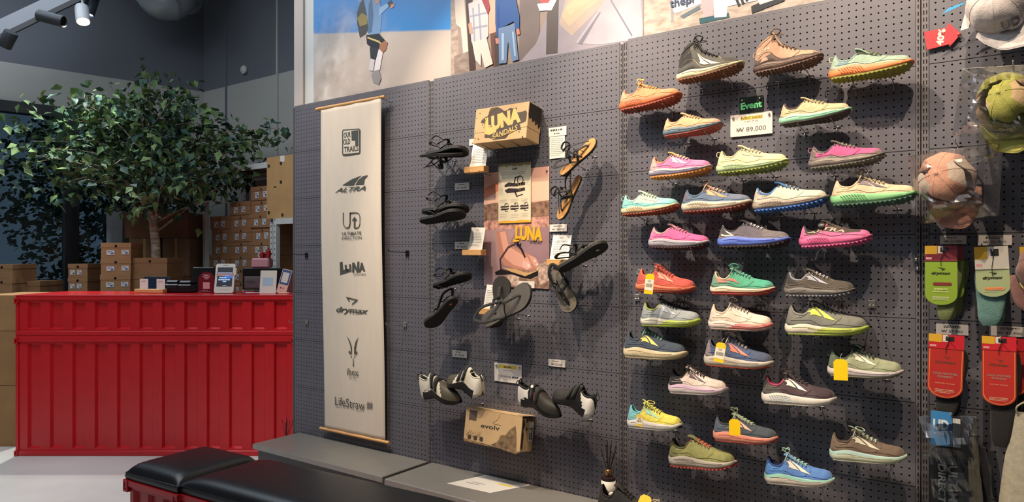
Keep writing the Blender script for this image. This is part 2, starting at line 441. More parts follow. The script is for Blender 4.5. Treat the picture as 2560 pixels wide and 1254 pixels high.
# ------------------------------------------------------------------ pegboard bays
SEAM_X = [W(730, HZ).x + .012, W(1076, HZ).x, W(1557, HZ).x, W(2302, HZ).x]
SEAM_X.append(SEAM_X[3] + (SEAM_X[3] - SEAM_X[2])); SEAM_X.append(SEAM_X[4] + 1.187)
PTOP = W(1546, 106).z; PH = .302
PEG = mat('#605f67', .42, 0, 'metal', .5); PEGD = mat('#26262b', .8)
def peg_mesh(wid, cols, rws=12, r=.0033):
    b = MB(); mx = (wid - cols * .025) / 2; h = rws * .025; e = .0012
    def q(x0, z0, x1, z1): b.add([(x0, 0, z0), (x1, 0, z0), (x1, 0, z1), (x0, 0, z1)], [(0, 1, 2, 3)])
    for i in range(cols):
        for j in range(rws):
            cx = mx + (i + .5) * .025; cz = (j + .5) * .025; hx = .0125
            z0 = -hx if j else -hx + e; z1 = hx if j < rws - 1 else hx - e
            o = [(hx, 0), (hx, z1), (0, z1), (-hx, z1), (-hx, 0), (-hx, z0), (0, z0), (hx, z0)]
            vs = [(cx + a, 0, cz + c) for a, c in o] + [(cx + r * math.cos(k * PI / 4), 0, cz + r * math.sin(k * PI / 4)) for k in range(8)]
            b.add(vs, [(k, (k + 1) % 8, 8 + (k + 1) % 8, 8 + k) for k in range(8)])
    q(0, e, mx, h - e); q(wid - mx, e, wid, h - e)
    for z in (e, h - e): b.add([(0, 0, z), (wid, 0, z), (wid, .012, z), (0, .012, z)], [(0, 1, 2, 3)])
    for x in (0, wid): b.add([(x, 0, e), (x, .012, e), (x, .012, h - e), (x, 0, h - e)], [(0, 1, 2, 3)])
    return b.mesh('pegboard_panel', PEG)
UW = .043
def slot_strip(b, x0, wid, cols, h, y=0.0):    # strip with real slots
    n = int(h / .025); xs = [x0]
    for c in cols: xs += [x0 + c - .0016, x0 + c + .0016]
    xs.append(x0 + wid)
    for i in range(len(xs) - 1):
        if i % 2 == 0: b.add([(xs[i], y, 0), (xs[i+1], y, 0), (xs[i+1], y, h), (xs[i], y, h)], [(0, 1, 2, 3)])
        else:
            for k in range(n):
                b.add([(xs[i], y, k*.025), (xs[i+1], y, k*.025), (xs[i+1], y, k*.025+.010), (xs[i], y, k*.025+.010)], [(0, 1, 2, 3)])
    for x in (x0, x0 + wid): b.add([(x, y, 0), (x, y + .022, 0), (x, y + .022, h), (x, y, h)], [(0, 1, 2, 3)])
bay_labels = ['grey perforated steel wall bay at the far end carrying the canvas banner',
              'grey perforated steel wall bay with the sandals and climbing shoes',
              'grey perforated steel wall bay covered with rows of running shoes',
              'grey perforated steel wall bay with caps and packs of socks',
              'grey perforated steel wall bay past the caps and socks']
pm = {}
SHZ = W(1079, 1154).z
for i in range(5):
    x0, x1 = SEAM_X[i], SEAM_X[i+1]
    top = PTOP if i < 2 else PTOP + .008
    t = empty('pegboard_bay', (x0, 0, 0), 0, bay_labels[i], 'display panel')
    a = UW * .62 if i else .012; wid = (x1 - x0) - a - UW * .38 - .001
    key = round(wid, 3)
    if key not in pm: pm[key] = peg_mesh(wid, int(wid / .025))
    for k in range(8):
        o = link('pegboard_panel', pm[key], t); o.location = (a, 0, top - PH * (k + 1)); o.scale.z = PH / .3
    b = MB(); h = top - .01
    if i: slot_strip(b, .002 , UW * .62 - .004, [.007, .016], h, .001)
    else: b.box((0, -.002, 0), (.008, .03, h))
    slot_strip(b, (x1 - x0) - UW * .38, UW * .38 - .002, [.008], h, .001)
    b.build('upright', mat('#646165', .45, 0, 'metal'), t)
    MB().box((.001, .022, 0), (x1 - x0, .028, top - .004)).build('backing', PEGD, t)
    # base shelf deck, slightly different depth per bay as in the photograph
    d = .345 if i == 0 else .36
    st = MB(); xa = .07 if i == 0 else .016
    st.cbox((xa, -d, SHZ - .032), ((x1 - x0) - .016, -.003, SHZ), .003)
    st.build('base_shelf', mat('#77746f', .38, 0, 'metal'), t)
    MB().box((xa, -d - .002, SHZ - .030), ((x1 - x0) - .016, -d, SHZ - .004)).build('price_strip', mat('#8d8a86', .35, 0, 'metal'), t)
    MB().box((xa + .01, -d + .03, .02), ((x1 - x0) - .01, -d + .05, SHZ - .032)).build('kick_panel', mat('#55545a', .5, 0, 'metal'), t)
    for fx in (xa + .02, (x1 - x0) - .06):
        MB().box((fx, -d + .05, 0), (fx + .04, -.01, SHZ - .033)).build('foot', mat('#55545a', .5, 0, 'metal'), t)

# ------------------------------------------------------------------ printed mural photographs above the bays
def print_thing(name, label, x0, x1, z0, z1, y, base, cat='photo print', th=.004):
    t = empty(name, ((x0 + x1) / 2, y, z0), 0, label, cat)
    MB().box((x0 - (x0 + x1) / 2, -th, 0), (x1 - (x0 + x1) / 2, 0, z1 - z0)).build('sheet', base, t)
    return t
MY = .0445
xa, xb, xc, xd = W(785, 99, MY).x, W(1128, 99, MY).x, W(1605, 99, MY).x, W(2255, 99, MY).x
MZ0, MZ1 = PTOP - .12, 3.62
def dust_mat(skycol, lowcol, cloud, zh):
    m = bpy.data.materials.new('dust_print'); m.use_nodes = True; nt = m.node_tree; b = nt.nodes['Principled BSDF']
    b.inputs['Roughness'].default_value = .33
    t = nt.nodes.new('ShaderNodeTexCoord'); sp = nt.nodes.new('ShaderNodeSeparateXYZ'); nt.links.new(t.outputs['Object'], sp.inputs[0])
    r = nt.nodes.new('ShaderNodeMapRange'); r.inputs['From Min'].default_value = zh - .006; r.inputs['From Max'].default_value = zh + .006
    ml_ = nt.nodes.new('ShaderNodeMath'); ml_.operation = 'MULTIPLY_ADD'; ml_.inputs[1].default_value = .165
    nt.links.new(sp.outputs['X'], ml_.inputs[0]); nt.links.new(sp.outputs['Z'], ml_.inputs[2]); nt.links.new(ml_.outputs[0], r.inputs['Value'])
    mx = nt.nodes.new('ShaderNodeMixRGB'); mx.inputs[1].default_value = hexc(lowcol); mx.inputs[2].default_value = hexc(skycol)
    nt.links.new(r.outputs[0], mx.inputs[0])
    # dust cloud: noise times a soft ball on the left
    n = nt.nodes.new('ShaderNodeTexNoise'); n.inputs['Scale'].default_value = 3.2; n.inputs['Detail'].default_value = 7; n.inputs['Distortion'].default_value = 1.2
    nt.links.new(t.outputs['Object'], n.inputs['Vector'])
    vs = nt.nodes.new('ShaderNodeVectorMath'); vs.operation = 'DISTANCE'; vs.inputs[1].default_value = (-.33, 0, zh - .30)
    nt.links.new(t.outputs['Object'], vs.inputs[0])
    fr = nt.nodes.new('ShaderNodeMapRange'); fr.inputs['From Min'].default_value = .08; fr.inputs['From Max'].default_value = .62
    fr.inputs['To Min'].default_value = 1; fr.inputs['To Max'].default_value = 0; nt.links.new(vs.outputs['Value'], fr.inputs['Value'])
    ml = nt.nodes.new('ShaderNodeMath'); ml.operation = 'MULTIPLY'; nt.links.new(fr.outputs[0], ml.inputs[0])
    cr = nt.nodes.new('ShaderNodeMapRange'); cr.inputs['From Min'].default_value = .35; cr.inputs['From Max'].default_value = .62; nt.links.new(n.outputs['Fac'], cr.inputs['Value'])
    nt.links.new(cr.outputs[0], ml.inputs[1])
    rp = nt.nodes.new('ShaderNodeValToRGB'); rp.color_ramp.elements[0].color = hexc('#8a7d72'); rp.color_ramp.elements[1].color = hexc(cloud)
    rp.color_ramp.elements[0].position = .35; rp.color_ramp.elements[1].position = .6
    n2 = nt.nodes.new('ShaderNodeTexNoise'); n2.inputs['Scale'].default_value = 6; n2.inputs['Detail'].default_value = 6
    nt.links.new(t.outputs['Object'], n2.inputs['Vector']); nt.links.new(n2.outputs['Fac'], rp.inputs[0])
    m2 = nt.nodes.new('ShaderNodeMixRGB'); nt.links.new(ml.outputs[0], m2.inputs[0]); nt.links.new(mx.outputs[0], m2.inputs[1]); nt.links.new(rp.outputs[0], m2.inputs[2])
    nt.links.new(m2.outputs[0], b.inputs['Base Color']); return m
hz1 = (W(785, 84, MY).z + W(1128, 76, MY).z) / 2 - MZ0
p1 = print_thing('mural_print', 'wall photograph of a runner leaping through dust under a blue sky', xa, xb, MZ0, MZ1, MY, dust_mat('#2f7fc4', '#b9ada4', '#ddd2ca', hz1))
def px_poly(par, pts, col, layer, name='printed_figure', y=MY, m=None, kind='', rough=.35):
    o = par.location; k = -.0045 - .0004 * layer
    poly = []
    for a, c in pts:
        q = W(a, c, y - .0045); poly.append((q.x - o.x, q.z - o.z))
    return MB().flat(poly, k).build(name, m or mat(col, rough, 0, kind), par)
LAY = {}
def multi(par, name, items, y=MY):          # several colour patches of one printed picture element as one mesh
    o = par.location; b = MB(); base = LAY.get(par.name, 0); LAY[par.name] = base + len(items)
    for k, (col, pts) in enumerate(items, base):
        poly = []
        kd = ''
        if isinstance(col, tuple): col, kd = col
        for a, c in pts:
            q = W(a, c, y - .0045); poly.append((q.x - o.x, q.z - o.z))
        b.flat(poly, -.0045 - .00022 * (k + 1), mat(col, .35, 0, kd))
    return b.build(name, None, par)
# runner
multi(p1, 'printed_runner', [
    ('#3d3934', [(893,30),(903,0),(903,-20),(925,-30),(932,20),(926,60),(915,85),(900,95),(893,60)]),
    ('#8f7a34', [(893,45),(905,32),(918,40),(918,60),(900,66)]),
    ('#7d9cc0', [(884,-20),(900,-12),(905,4),(896,6)]),
    ('#6f92ba', [(905,-25),(935,-30),(950,0),(955,40),(950,88),(935,92),(922,84),(918,40)]),
    ('#4c6688', [(922,10),(930,-6),(934,40),(930,80),(920,84)]),
    ('#8fb0d4', [(948,20),(978,2),(975,14),(948,40)]),
    ('#2c2c30', [(968,8),(978,0),(984,10),(974,18)]),
    ('#c98f70', [(977,12),(988,8),(984,18),(976,22)]),
    ('#b98f76', [(935,-6),(945,-6),(950,6),(940,12)]),
    ('#15171c', [(916,88),(948,84),(966,104),(962,114),(950,124),(930,120),(918,110)]),
    ('#2a2c31', [(925,118),(945,120),(948,140),(938,150),(927,148)]),
    ('#c2b26a', [(920,92),(948,102),(958,112),(957,114),(946,106),(919,96)]),
    ('#9b6a4c', [(950,112),(962,102),(970,106),(966,124),(956,134),(948,130)]),
    ('#d9d3d6', [(948,122),(958,132),(950,176),(936,180),(938,160)]),
    ('#c4bfc2', [(928,146),(938,150),(934,178),(922,176)]),
    ('#8e8a8c', [(934,178),(948,174),(954,196),(948,212),(934,206),(930,190)]),
])
p2 = print_thing('mural_print', 'wall photograph of people standing on a sunlit street', xb, xc, MZ0, MZ1, MY, mat('#a38f88', .33, 0, 'soft'))
multi(p2, 'printed_street', [
    (('#8f7f78','soft'), [(1128,-40),(1610,-40),(1610,100),(1128,190)]),
    (('#a8978c','sand'), [(1128,-40),(1142,-40),(1148,180),(1128,186)]),
    ('#c9bdb2', [(1134,-40),(1158,-40),(1172,140),(1160,150),(1152,70),(1140,60)]),
    (('#8b7c72','sand'), [(1136,140),(1172,128),(1176,178),(1136,184)]),
    ('#3c2c26', [(1162,-40),(1180,-40),(1190,175),(1174,178)]),
    ('#5e3a24', [(1224,60),(1248,56),(1252,166),(1232,168)]),
    ('#b39a86', [(1214,-40),(1240,-40),(1240,80),(1222,86)]),
    (('#6b5f5c','soft'), [(1300,-40),(1350,-40),(1350,145),(1298,150)]),
    ('#3b3130', [(1236,90),(1250,84),(1254,166),(1238,168)]),
    (('#8d8792','soft'), [(1340,110),(1400,-40),(1608,-40),(1608,105),(1300,155)]),
    (('#a8988e','soft'), [(1398,60),(1420,-20),(1500,-40),(1608,-40),(1500,20),(1430,90)]), (('#bda58c','soft'), [(1404,40),(1430,-10),(1530,-40),(1570,-40),(1490,6),(1424,66)]), (('#c9b090','soft'), [(1414,22),(1450,-14),(1540,-40),(1548,-40),(1470,4),(1426,40)]),
    (('#9d9aa6','soft'), [(1440,108),(1520,-10),(1600,-30),(1608,60),(1608,96),(1500,112)]),
    ('#6d6b78', [(1446,108),(1500,30),(1503,31),(1456,112)]),
    ('#6d6b78', [(1530,0),(1582,88),(1580,92),(1526,2)]),
    ('#4f4643', [(1378,-40),(1398,-40),(1394,132),(1366,136),(1368,40)]),
    ('#c6454a', [(1352,-40),(1395,-40),(1394,-2),(1374,20),(1350,4)]),
    ('#e8dcd8', [(1344,10),(1372,8),(1388,-18),(1392,2),(1380,26),(1350,28)]),
])
def person(par, items): multi(par, 'printed_person', items)
person(p2, [('#8a3036', [(1206,0),(1218,-20),(1226,20),(1218,50),(1208,30)]),
    ('#c7a894', [(1180,-20),(1196,-24),(1200,4),(1184,8)]),
    ('#b9b5b9', [(1172,10),(1204,-4),(1222,40),(1222,90),(1206,112),(1180,106),(1176,60)]),
    ('#8d91a4', [(1182,20),(1186,20),(1190,104),(1186,104)]), ('#8d91a4', [(1196,10),(1200,10),(1206,104),(1202,104)]),
    ('#8d91a4', [(1176,40),(1218,30),(1218,34),(1176,44)]), ('#8d91a4', [(1178,70),(1220,62),(1220,66),(1178,74)]),
    ('#b58b78', [(1172,60),(1180,56),(1184,84),(1176,86)]),
    ('#c2bcb6', [(1182,106),(1218,96),(1234,160),(1214,170),(1204,132),(1204,166),(1190,150)])])
person(p2, [('#1d4684', [(1240,0),(1262,-20),(1288,-16),(1300,40),(1300,76),(1290,74),(1286,54),(1256,70),(1246,100),(1240,60)]),
    ('#16397a', [(1244,20),(1250,10),(1252,90),(1246,98)]),
    ('#b0725c', [(1292,74),(1300,72),(1302,86),(1294,88)]), ('#b0725c', [(1240,96),(1248,96),(1250,110),(1242,110)]),
    ('#5d7699', [(1248,72),(1288,60),(1292,90),(1298,150),(1282,154),(1272,104),(1268,158),(1250,160)]),
    ('#8fa6c4', [(1256,84),(1262,84),(1262,150),(1256,152)]), ('#8fa6c4', [(1282,80),(1286,80),(1292,140),(1288,142)])])
p3 = print_thing('mural_print', 'wall photograph of a sandy beach with banners and flags', xc, xd, MZ0, MZ1 , MY, mat('#b3a69c', .33, 0, 'sand'))
multi(p3, 'printed_flags', [
    ('#c5ccd4', [(1676,-40),(1760,-40),(1752,10),(1688,34),(1676,20)]),
    ('#8f8a94', [(1674,-40),(1680,-40),(1684,54),(1678,54)]),
    ('#5c6a78', [(1700,40),(1748,14),(1752,22),(1708,46)]),
    ('#c1a0a8', [(1752,10),(1768,-40),(1790,-40),(1782,42),(1762,46)]),
    ('#2f5562', [(1748,46),(1822,32),(1824,44),(1750,60)]),
    ('#dcd8d6', [(1782,-40),(1960,-40),(1890,2),(1820,16),(1816,42),(1786,44)]),
    ('#262830', [(1836,-6),(1842,-10),(1852,14),(1846,18)]), ('#262830', [(1846,-12),(1852,-16),(1862,8),(1856,12)]), ('#262830', [(1856,-16),(1862,-20),(1872,2),(1866,6)]),
    ('#20262f', [(1878,16),(1960,-20),(1962,2),(1880,34)]),
    ('#d9d3cf', [(1884,-20),(1970,-40),(1960,-8),(1900,12)]),
])
pc = W(1705, 6, MY - .0045)
text('thepl', p3, pc.x - p3.location.x, pc.z - p3.location.z, -.0095, .045, mat('#2a3a5c', .5), .11, bold=.02)

# ------------------------------------------------------------------ running shoes
WT_ = smooth_lut([(0,.02),(.015,.055),(.05,.088),(.12,.112),(.3,.112),(.45,.120),(.6,.148),(.74,.165),(.85,.155),(.92,.136),(.965,.105),(.99,.068),(1,.03)])
LOW = smooth_lut([(0,.225),(.02,.262),(.05,.292),(.085,.272),(.13,.232),(.20,.214),(.27,.224),(.33,.270),(.38,.300),(.44,.295),(.52,.266),(.6,.236),(.68,.212),(.76,.196),(.85,.185),(.92,.174),(.97,.155),(1,.12)])
HIGH = smooth_lut([(0,.27),(.02,.37),(.05,.41),(.10,.475),(.16,.54),(.22,.560),(.28,.55),(.33,.50),(.38,.435),(.44,.385),(.52,.33),(.6,.285),(.68,.25),(.76,.225),(.85,.205),(.92,.18),(.97,.15),(1,.11)])
MTOP = smooth_lut([(0,.125),(.04,.105),(.1,.100),(.2,.116),(.3,.115),(.42,.096),(.6,.082),(.8,.078),(.93,.09),(.98,.108),(1,.118)])
MTOP_THICK = smooth_lut([(0,.135),(.04,.118),(.1,.118),(.2,.135),(.3,.135),(.42,.118),(.6,.102),(.8,.094),(.93,.10),(.98,.115),(1,.12)])
BOT = smooth_lut([(0,.024),(.05,.006),(.12,0),(.6,0),(.74,.006),(.86,.024),(.95,.052),(1,.085)])
hookcount = [0]
CHROME = mat('#c9c9c9', .25, 1.0)
STEEL = mat('#b9b7b4', .35, .9)

class Last:                      # the parametric surface of one shoe, length L, toe towards +x
    def __init__(s, L, high=False, thick=False, hs=1.0, ws=1.0):
        s.L, s.high = L, high; s.H = HIGH if high else LOW; s.T = MTOP_THICK if thick else MTOP; s.hs = hs; s.ws = ws
    def top(s, t): return s.H(t) * s.hs
    def p(s, t, u, off=0.0):     # u runs 0 (near rim) .. pi (far rim)
        L = s.L; w = WT_(t) * .96 * s.ws; z0 = s.T(t) - .012; h = max(s.top(t) - z0, .01)
        n = 2.6 if t < .3 else (2.6 - (t - .3) / .15 * .75 if t < .45 else (1.85 + (t - .45) * 1.0))
        c, q = math.cos(u), math.sin(u)
        zz = max(q, 0) ** (2 / n); k = .16 if t < .3 else (.16 + .16 * min(1, (t - .3) / .1) if t < .6 else max(.05, .32 - (t - .6) * .8))
        if s.high and t < .4: k *= .8
        y = -w * (abs(c) ** (2 / n)) * (1 if c > 0 else -1) * (1 - k * zz)
        # slight waist bulge of the heel cup and lean of the back
        x = .045 + t * .93 + (.012 * (1 - zz) * (-1 if t < .1 else 0)) + (.02 * zz * (1 - t / .12) if t < .12 else 0)
        if t > .9: x -= .012 * zz * (t - .9) / .1
        v = Vector((x * L, y * L, (z0 + h * zz) * L))
        if off:
            nrm = Vector((0, -c, q)).normalized()
            if t > .85: nrm = (nrm + Vector(((t - .85) * 5, 0, 0))).normalized()
            v += nrm * off
        return v
    def side(s, t, v, off=.0012):       # v: 0 at the rim .. 1 at the ridge
        return s.p(t, max(.03, min(PI / 2, v * PI / 2)), off)
    def strip(s, b, lo, hi, m, n=14, k=4, off=.0012):   # a patch between two polylines of (t, v)
        def res(pl, f):
            d = [0]
            for a, c in zip(pl, pl[1:]): d.append(d[-1] + math.hypot(c[0]-a[0], c[1]-a[1]) + 1e-6)
            q = f * d[-1]
            for i in range(len(pl) - 1):
                if q <= d[i+1] + 1e-9:
                    g = (q - d[i]) / (d[i+1] - d[i]); return (pl[i][0] + (pl[i+1][0]-pl[i][0])*g, pl[i][1] + (pl[i+1][1]-pl[i][1])*g)
            return pl[-1]
        rws = []
        for i in range(n + 1):
            a = res(lo, i / n); c = res(hi, i / n)
            rws.append([s.side(a[0] + (c[0]-a[0])*j/k, a[1] + (c[1]-a[1])*j/k, off) for j in range(k + 1)])
        b.grid(rws, m)

def fin(t0=.36, v0=.42, s=1.0, sv=1.0):     # the swept two-blade side mark
    a = lambda t, v: (t0 - .02 + t * .34 * s, v0 - .10 + v * .33 * sv)
    return [([a(0, 1.0), a(.10, .55), a(.16, .28), a(.12, .02)], [a(0, 1.0), a(.22, .72), a(.40, .42), a(.55, .10)]),
            ([a(.06, 1.04), a(.34, .70), a(.52, .40), a(.64, .06)], [a(.06, 1.06), a(.42, .86), a(.75, .48), a(1.05, .02)])]

def shoe(hx, tx, by, cfg, label, base_y=-.088, on_hooks=True, roll=6.0, group='running shoes on the grey perforated wall'):
    """hx, tx: heel and toe columns of the photograph, by: (heel, toe) rows of the tread; the shoe stands where those rays meet its plane"""
    yn = base_y - .02
    hpt = W(hx, by[0], yn); tpt = W(tx, by[1], yn)
    d = tpt - hpt; L = d.length
    high = cfg.get('high', False); thick = cfg.get('thick', False)
    lowrow = by[0] > 800
    la = Last(L, high, thick, cfg.get('hs', 1.0 if high else (1.30 if lowrow else (1.20 if by[0] > 640 else 1.12))))
    la.ts = 1.14 if lowrow else 1.04; la.T0 = la.T; la.T = lambda t_, f_=la.T0, k_=la.ts: f_(t_) * k_
    # far rim close to the wall, tread on two hook arms
    M = Matrix.Translation(Vector((hpt.x, base_y, hpt.z))) @ Matrix.Rotation(-math.atan2(d.z, math.hypot(d.x, 0)), 4, 'Y')
    M = M @ Matrix.Rotation(math.radians(-roll), 4, 'X')
    t = empty('hiking_boot' if high else cfg.get('name', 'running_shoe'), label=label, cat='boot' if high else 'shoe', group=group, M=M)
    fab = cfg.get('fab', 'fabric')
    U = mat(cfg['u'], .8, 0, fab); T = mat(cfg.get('toe', cfg['u']), .8, 0, fab); HC = mat(cfg.get('heel', cfg['u']), .8, 0, fab)
    RND = mat(cfg.get('rand', cfg['u']), .7, 0, fab); TG = mat(cfg.get('tongue', cfg['u']), .8, 0, fab)
    LIN = mat(cfg.get('lining', cfg['u']), .85, 0, fab); LC = mat(cfg.get('lace', cfg['u']), .8, 0, fab)
    MS = mat(cfg['mid'], .55, 0, 'rubber'); OS = mat(cfg['out'], .6, 0, 'rubber')
    nt, nu = 66, 28
    te = .34 if not high else .30       # front end of the opening
    tt = [0, .006, .014, .024] + [.036 + (1 - .036 - .03) * i / (nt - 8) for i in range(nt - 7)] + [.985, .994, 1.0]
    tt = sorted(set(tt))
    half = math.radians
    def u1(t_):                          # where the side ends and the top band begins
        if t_ < te: 
            f = max(0.0, min(1, (t_ - .035) / .05)); g = max(0, min(1, (te - t_) / .10))
            return PI / 2 - half(40) * min(f, g ** .5) - .02
        if t_ < .66: return PI / 2 - half(27 - (t_ - te) * 28)
        return PI / 2 - half(max(1.5, 18 - (t_ - .66) * 120))
    grid_rows = []
    k1 = 11
    for t_ in tt:
        a = u1(t_); us = [a * i / k1 for i in range(k1)] + [a + (PI - 2 * a) * i / 6 for i in range(6)] + [PI - a + a * i / k1 for i in range(k1 + 1)]
        grid_rows.append([la.p(t_, u) for u in us])
    tb, hb = cfg.get('toe_at', .80), cfg.get('heel_at', .17)
    rv = cfg.get('rand_v', 2)
    def zone(i, j):
        t_ = tt[i]; band = k1 <= j < k1 + 6
        if band and .036 < t_ < te: return False
        jj = j if j < k1 else (2 * k1 + 5 - j)
        if band and t_ < .66 and t_ > te: return TG
        if 'rand' in cfg and jj < rv + (1.5 if t_ > .9 else 0): return RND
        if 'toe' in cfg and t_ > tb - .012 * min(jj, k1) * cfg.get('slant', 1): return T
        if 'heel' in cfg and t_ < hb + .012 * (k1 - min(jj, k1)) * .6: return HC
        return U
    b = MB(); b.grid(grid_rows, zone=zone)
    up = b.build('upper', None, t, smooth=True)
    sm = up.modifiers.new('thickness', 'SOLIDIFY'); sm.thickness = .0035; sm.offset = 1
    # collar roll, heel tab and lining
    def rim(side):
        pts = []
        for i in range(15):
            t_ = .034 + (te - .034) * i / 14; a = u1(t_)
            q = la.p(t_, a if side > 0 else PI - a); pts.append(q + Vector((0, .0015 * side, 0)))
        return pts
    ring = rim(1) + rim(-1)[::-1]
    MB().tube(ring, [.0042 * L / .3 * (1.25 if 3 < i < 26 else .9) for i in range(len(ring))], 7, closed=True).build('collar', LIN, t, smooth=True)
    b = MB(); rr = []
    for i in range(9):
        t_ = .05 + .40 * i / 8; w = WT_(t_) * .8 * L; z = (la.T(t_) + .01) * L
        rr.append([Vector((.045*L + t_ * .93 * L, -w + 2 * w * j / 6, z)) for j in range(7)])
    b.grid(rr); b.build('insole', LIN, t, smooth=True)
    # tongue
    b = MB(); tg = []
    zt = la.top(te + .05) * L; lean = .055 if not high else .02
    for i in range(9):
        f = i / 8; t_ = te + .16 - f * .16
        w = (.052 + .012 * f) * L * (1.15 if high else 1)
        cz = la.p(t_, PI / 2).z - .006 * (1 - f) + f * f * (.020 if not high else .03) * L / .3 * 1.0
        cx = .045 * L + t_ * .93 * L - f * f * lean * L * .45
        tg.append([Vector((cx, w * math.sin(a), cz - (1 - math.cos(a)) * w * .55)) for a in [(-1 + 2 * j / 8) * 1.15 for j in range(9)]])
    b.grid(tg); g = b.build('tongue', TG, t, smooth=True)
    sm = g.modifiers.new('thickness', 'SOLIDIFY'); sm.thickness = .005; sm.offset = 0
    # laces
    if cfg.get('laces', True):
        lb = MB(); r = .0019 * L / .3 * (1.25 if cfg.get('bow') else 1); n = 6
        for k in range(n):
            t_ = te + .035 + k * (.66 - te - .06) / (n - 1); t2 = t_ + .022
            lb.tube([la.p(t_ + .012 * math.sin(2 * a), PI / 2 + a, .0028) for a in [x * math.radians(34) for x in (-1, -.75, -.4, 0, .4, .75, 1)]], r * 1.15, 5, flat=.6)
            if k < n - 1:
                dt = (.66 - te - .06) / (n - 1)
                for s_ in (-1, 1):
                    lb.tube([la.p(t_ + dt * (f * .5 + .5), PI / 2 + s_ * math.radians(30) * (1 - 2 * f), .0040) for f in (0, .25, .5, .75, 1)], r, 5, flat=.6)
        if cfg.get('bow'):
            c = la.p(te + .03, PI / 2, .010); sc_ = L / .3; kind = cfg['bow']
            for s_ in (-1, 1):
                if kind == 'up': pts = [(0,0,0),(-.014,.006*s_,.012),(-.012+.010*s_,.006*s_,.026),(.006,.003*s_,.018),(0,0,.002)]
                elif kind == 'loop': pts = [(0,0,0),(-.018,.010*s_,.012),(.006,.030*s_,.020),(.028,.024*s_,.010),(.008,.004*s_,.001)]
                else: pts = [(0,0,0),(-.004,.022*s_,.010),(.018,.038*s_,.004),(.026,.022*s_,-.006),(.004,.003*s_,0)]
                lb.tube(rows([c + Vector(q) * sc_ for q in pts], 14), r * 1.2, 5, flat=.7)
            lb.tube(rows([c, c + Vector((.002, -.014, .004)) * sc_, c + Vector((-.004, -.026, -.012)) * sc_, c + Vector((-.010, -.030, -.030)) * sc_], 9), r, 5)
            lb.tube(rows([c, c + Vector((-.014, .004, .010)) * sc_, c + Vector((-.030, .006, .014)) * sc_], 7), r, 5)
            lb.lathe([(0, -.005), (.005, -.003), (.006, 0), (.005, .003), (0, .005)], 8, M=Matrix.Translation(c))
        lb.build('lace', LC, t, smooth=True)
        eb = MB()
        for k in range(6):
            t_ = te + .035 + k * (.66 - te - .06) / 5; eb.lathe([(0, 0), (.0022, 0), (.0026, .0006), (0, .001)], 6, M=Matrix.Translation(la.p(t_, PI / 2 - math.radians(36), .0012)) @ Matrix.Rotation(math.radians(55), 4, 'X'))
        eb.build('eyelets', mat(cfg.get('eyelet', '#2b2b2d'), .6), t)
    # midsole and outsole
    o0, o1 = .018 if cfg.get('lugs') else .014, .018
    MS2 = mat(cfg['mid2'], .55, 0, 'rubber') if 'mid2' in cfg else MS
    ring_rows = []
    for t_ in tt:
        w = WT_(t_) * L * 1.0; zt_ = la.T(t_) * L; zb = (BOT(t_) + o0) * L; h = max(zt_ - zb, .004 * L)
        fl = 1.10 if t_ < .3 else 1.04; x = (.045 + t_ * .93) * L
        e = 1.0 if .03 < t_ < .97 else .6
        dx = -.022 * L * (1 - t_ / .06) if t_ < .06 else (.022 * L * (t_ - .93) / .07 if t_ > .93 else 0)
        rg = [(-w * .99, zt_, .6), (-w * (1.02 + .03 * e), zt_ - .12 * h, .9), (-w * fl * 1.02, zt_ - .42 * h, 1.1), (-w * fl * 1.03, zt_ - .72 * h, 1.0), (-w * .98, zb + .04 * h, .7), (-w * .90, zb, .4)]
        rg = rg + [(-a, c, f) for a, c, f in rg[::-1]]
        ring_rows.append([Vector((x + dx * f, a, c)) for a, c, f in rg])
    sp = cfg.get('split', .45)
    def mz(i, j):
        t_ = tt[min(i, len(tt) - 1)]
        if MS2 is MS: return MS
        jj = j if j < 6 else 10 - j
        if cfg.get('mid_mode') == 'band': return MS2 if jj in (0, 1) else MS
        if cfg.get('mid_mode') == 'low': return MS2 if jj in (3, 4) else MS
        return MS2 if t_ > sp + .10 * (2 - jj) * .5 else MS
    b = MB(); b.grid(ring_rows, closed_u=True, zone=mz)
    b.add(ring_rows[0], [tuple(range(12))], MS); b.add(ring_rows[-1], [tuple(range(12))[::-1]], MS2)
    b.build('midsole', None, t, smooth=True, sharp=50)
    # sculpted grooves along the midsole wall
    gb = MB(); G_ = mat(cfg.get('groove', cfg['mid']), .7, 0, 'rubber')
    if cfg.get('pattern', 'line') in ('line', 'both'):
        for f0, f1, ta, tb2 in ((.30, .58, .10, .97), (.55, .30, .30, .85)):
            pts = []
            for i in range(20):
                t_ = ta + (tb2 - ta) * i / 19; zt_ = la.T(t_) * L; zb = (BOT(t_) + o0) * L; h = zt_ - zb
                f = f0 + (f1 - f0) * (i / 19); fl = 1.10 if t_ < .3 else 1.04
                pts.append(Vector(((.045 + t_ * .93) * L, -WT_(t_) * L * fl * 1.022, zt_ - f * h)))
            gb.tube(pts, .0011, 4)
    if cfg.get('pattern') in ('mesh', 'both'):
        for i in range(9):
            for j in range(4):
                t_ = .12 + i * .034 + j * .014; zt_ = la.T(t_) * L; zb = (BOT(t_) + o0) * L; h = zt_ - zb; f = .2 + .17 * j
                fl = 1.10 if t_ < .3 else 1.05; y = -WT_(t_) * L * fl * 1.032
                a = Vector(((.045 + t_ * .93) * L, y, zt_ - f * h)); gb.tube([a, a + Vector((.007, 0, -.0035)) * (L / .3)], .0009, 4)
    if gb.v:
        g = gb.build('groove', mat(cfg.get('groove', '#8a8a86'), .8), t)
    b = MB(); orr = []
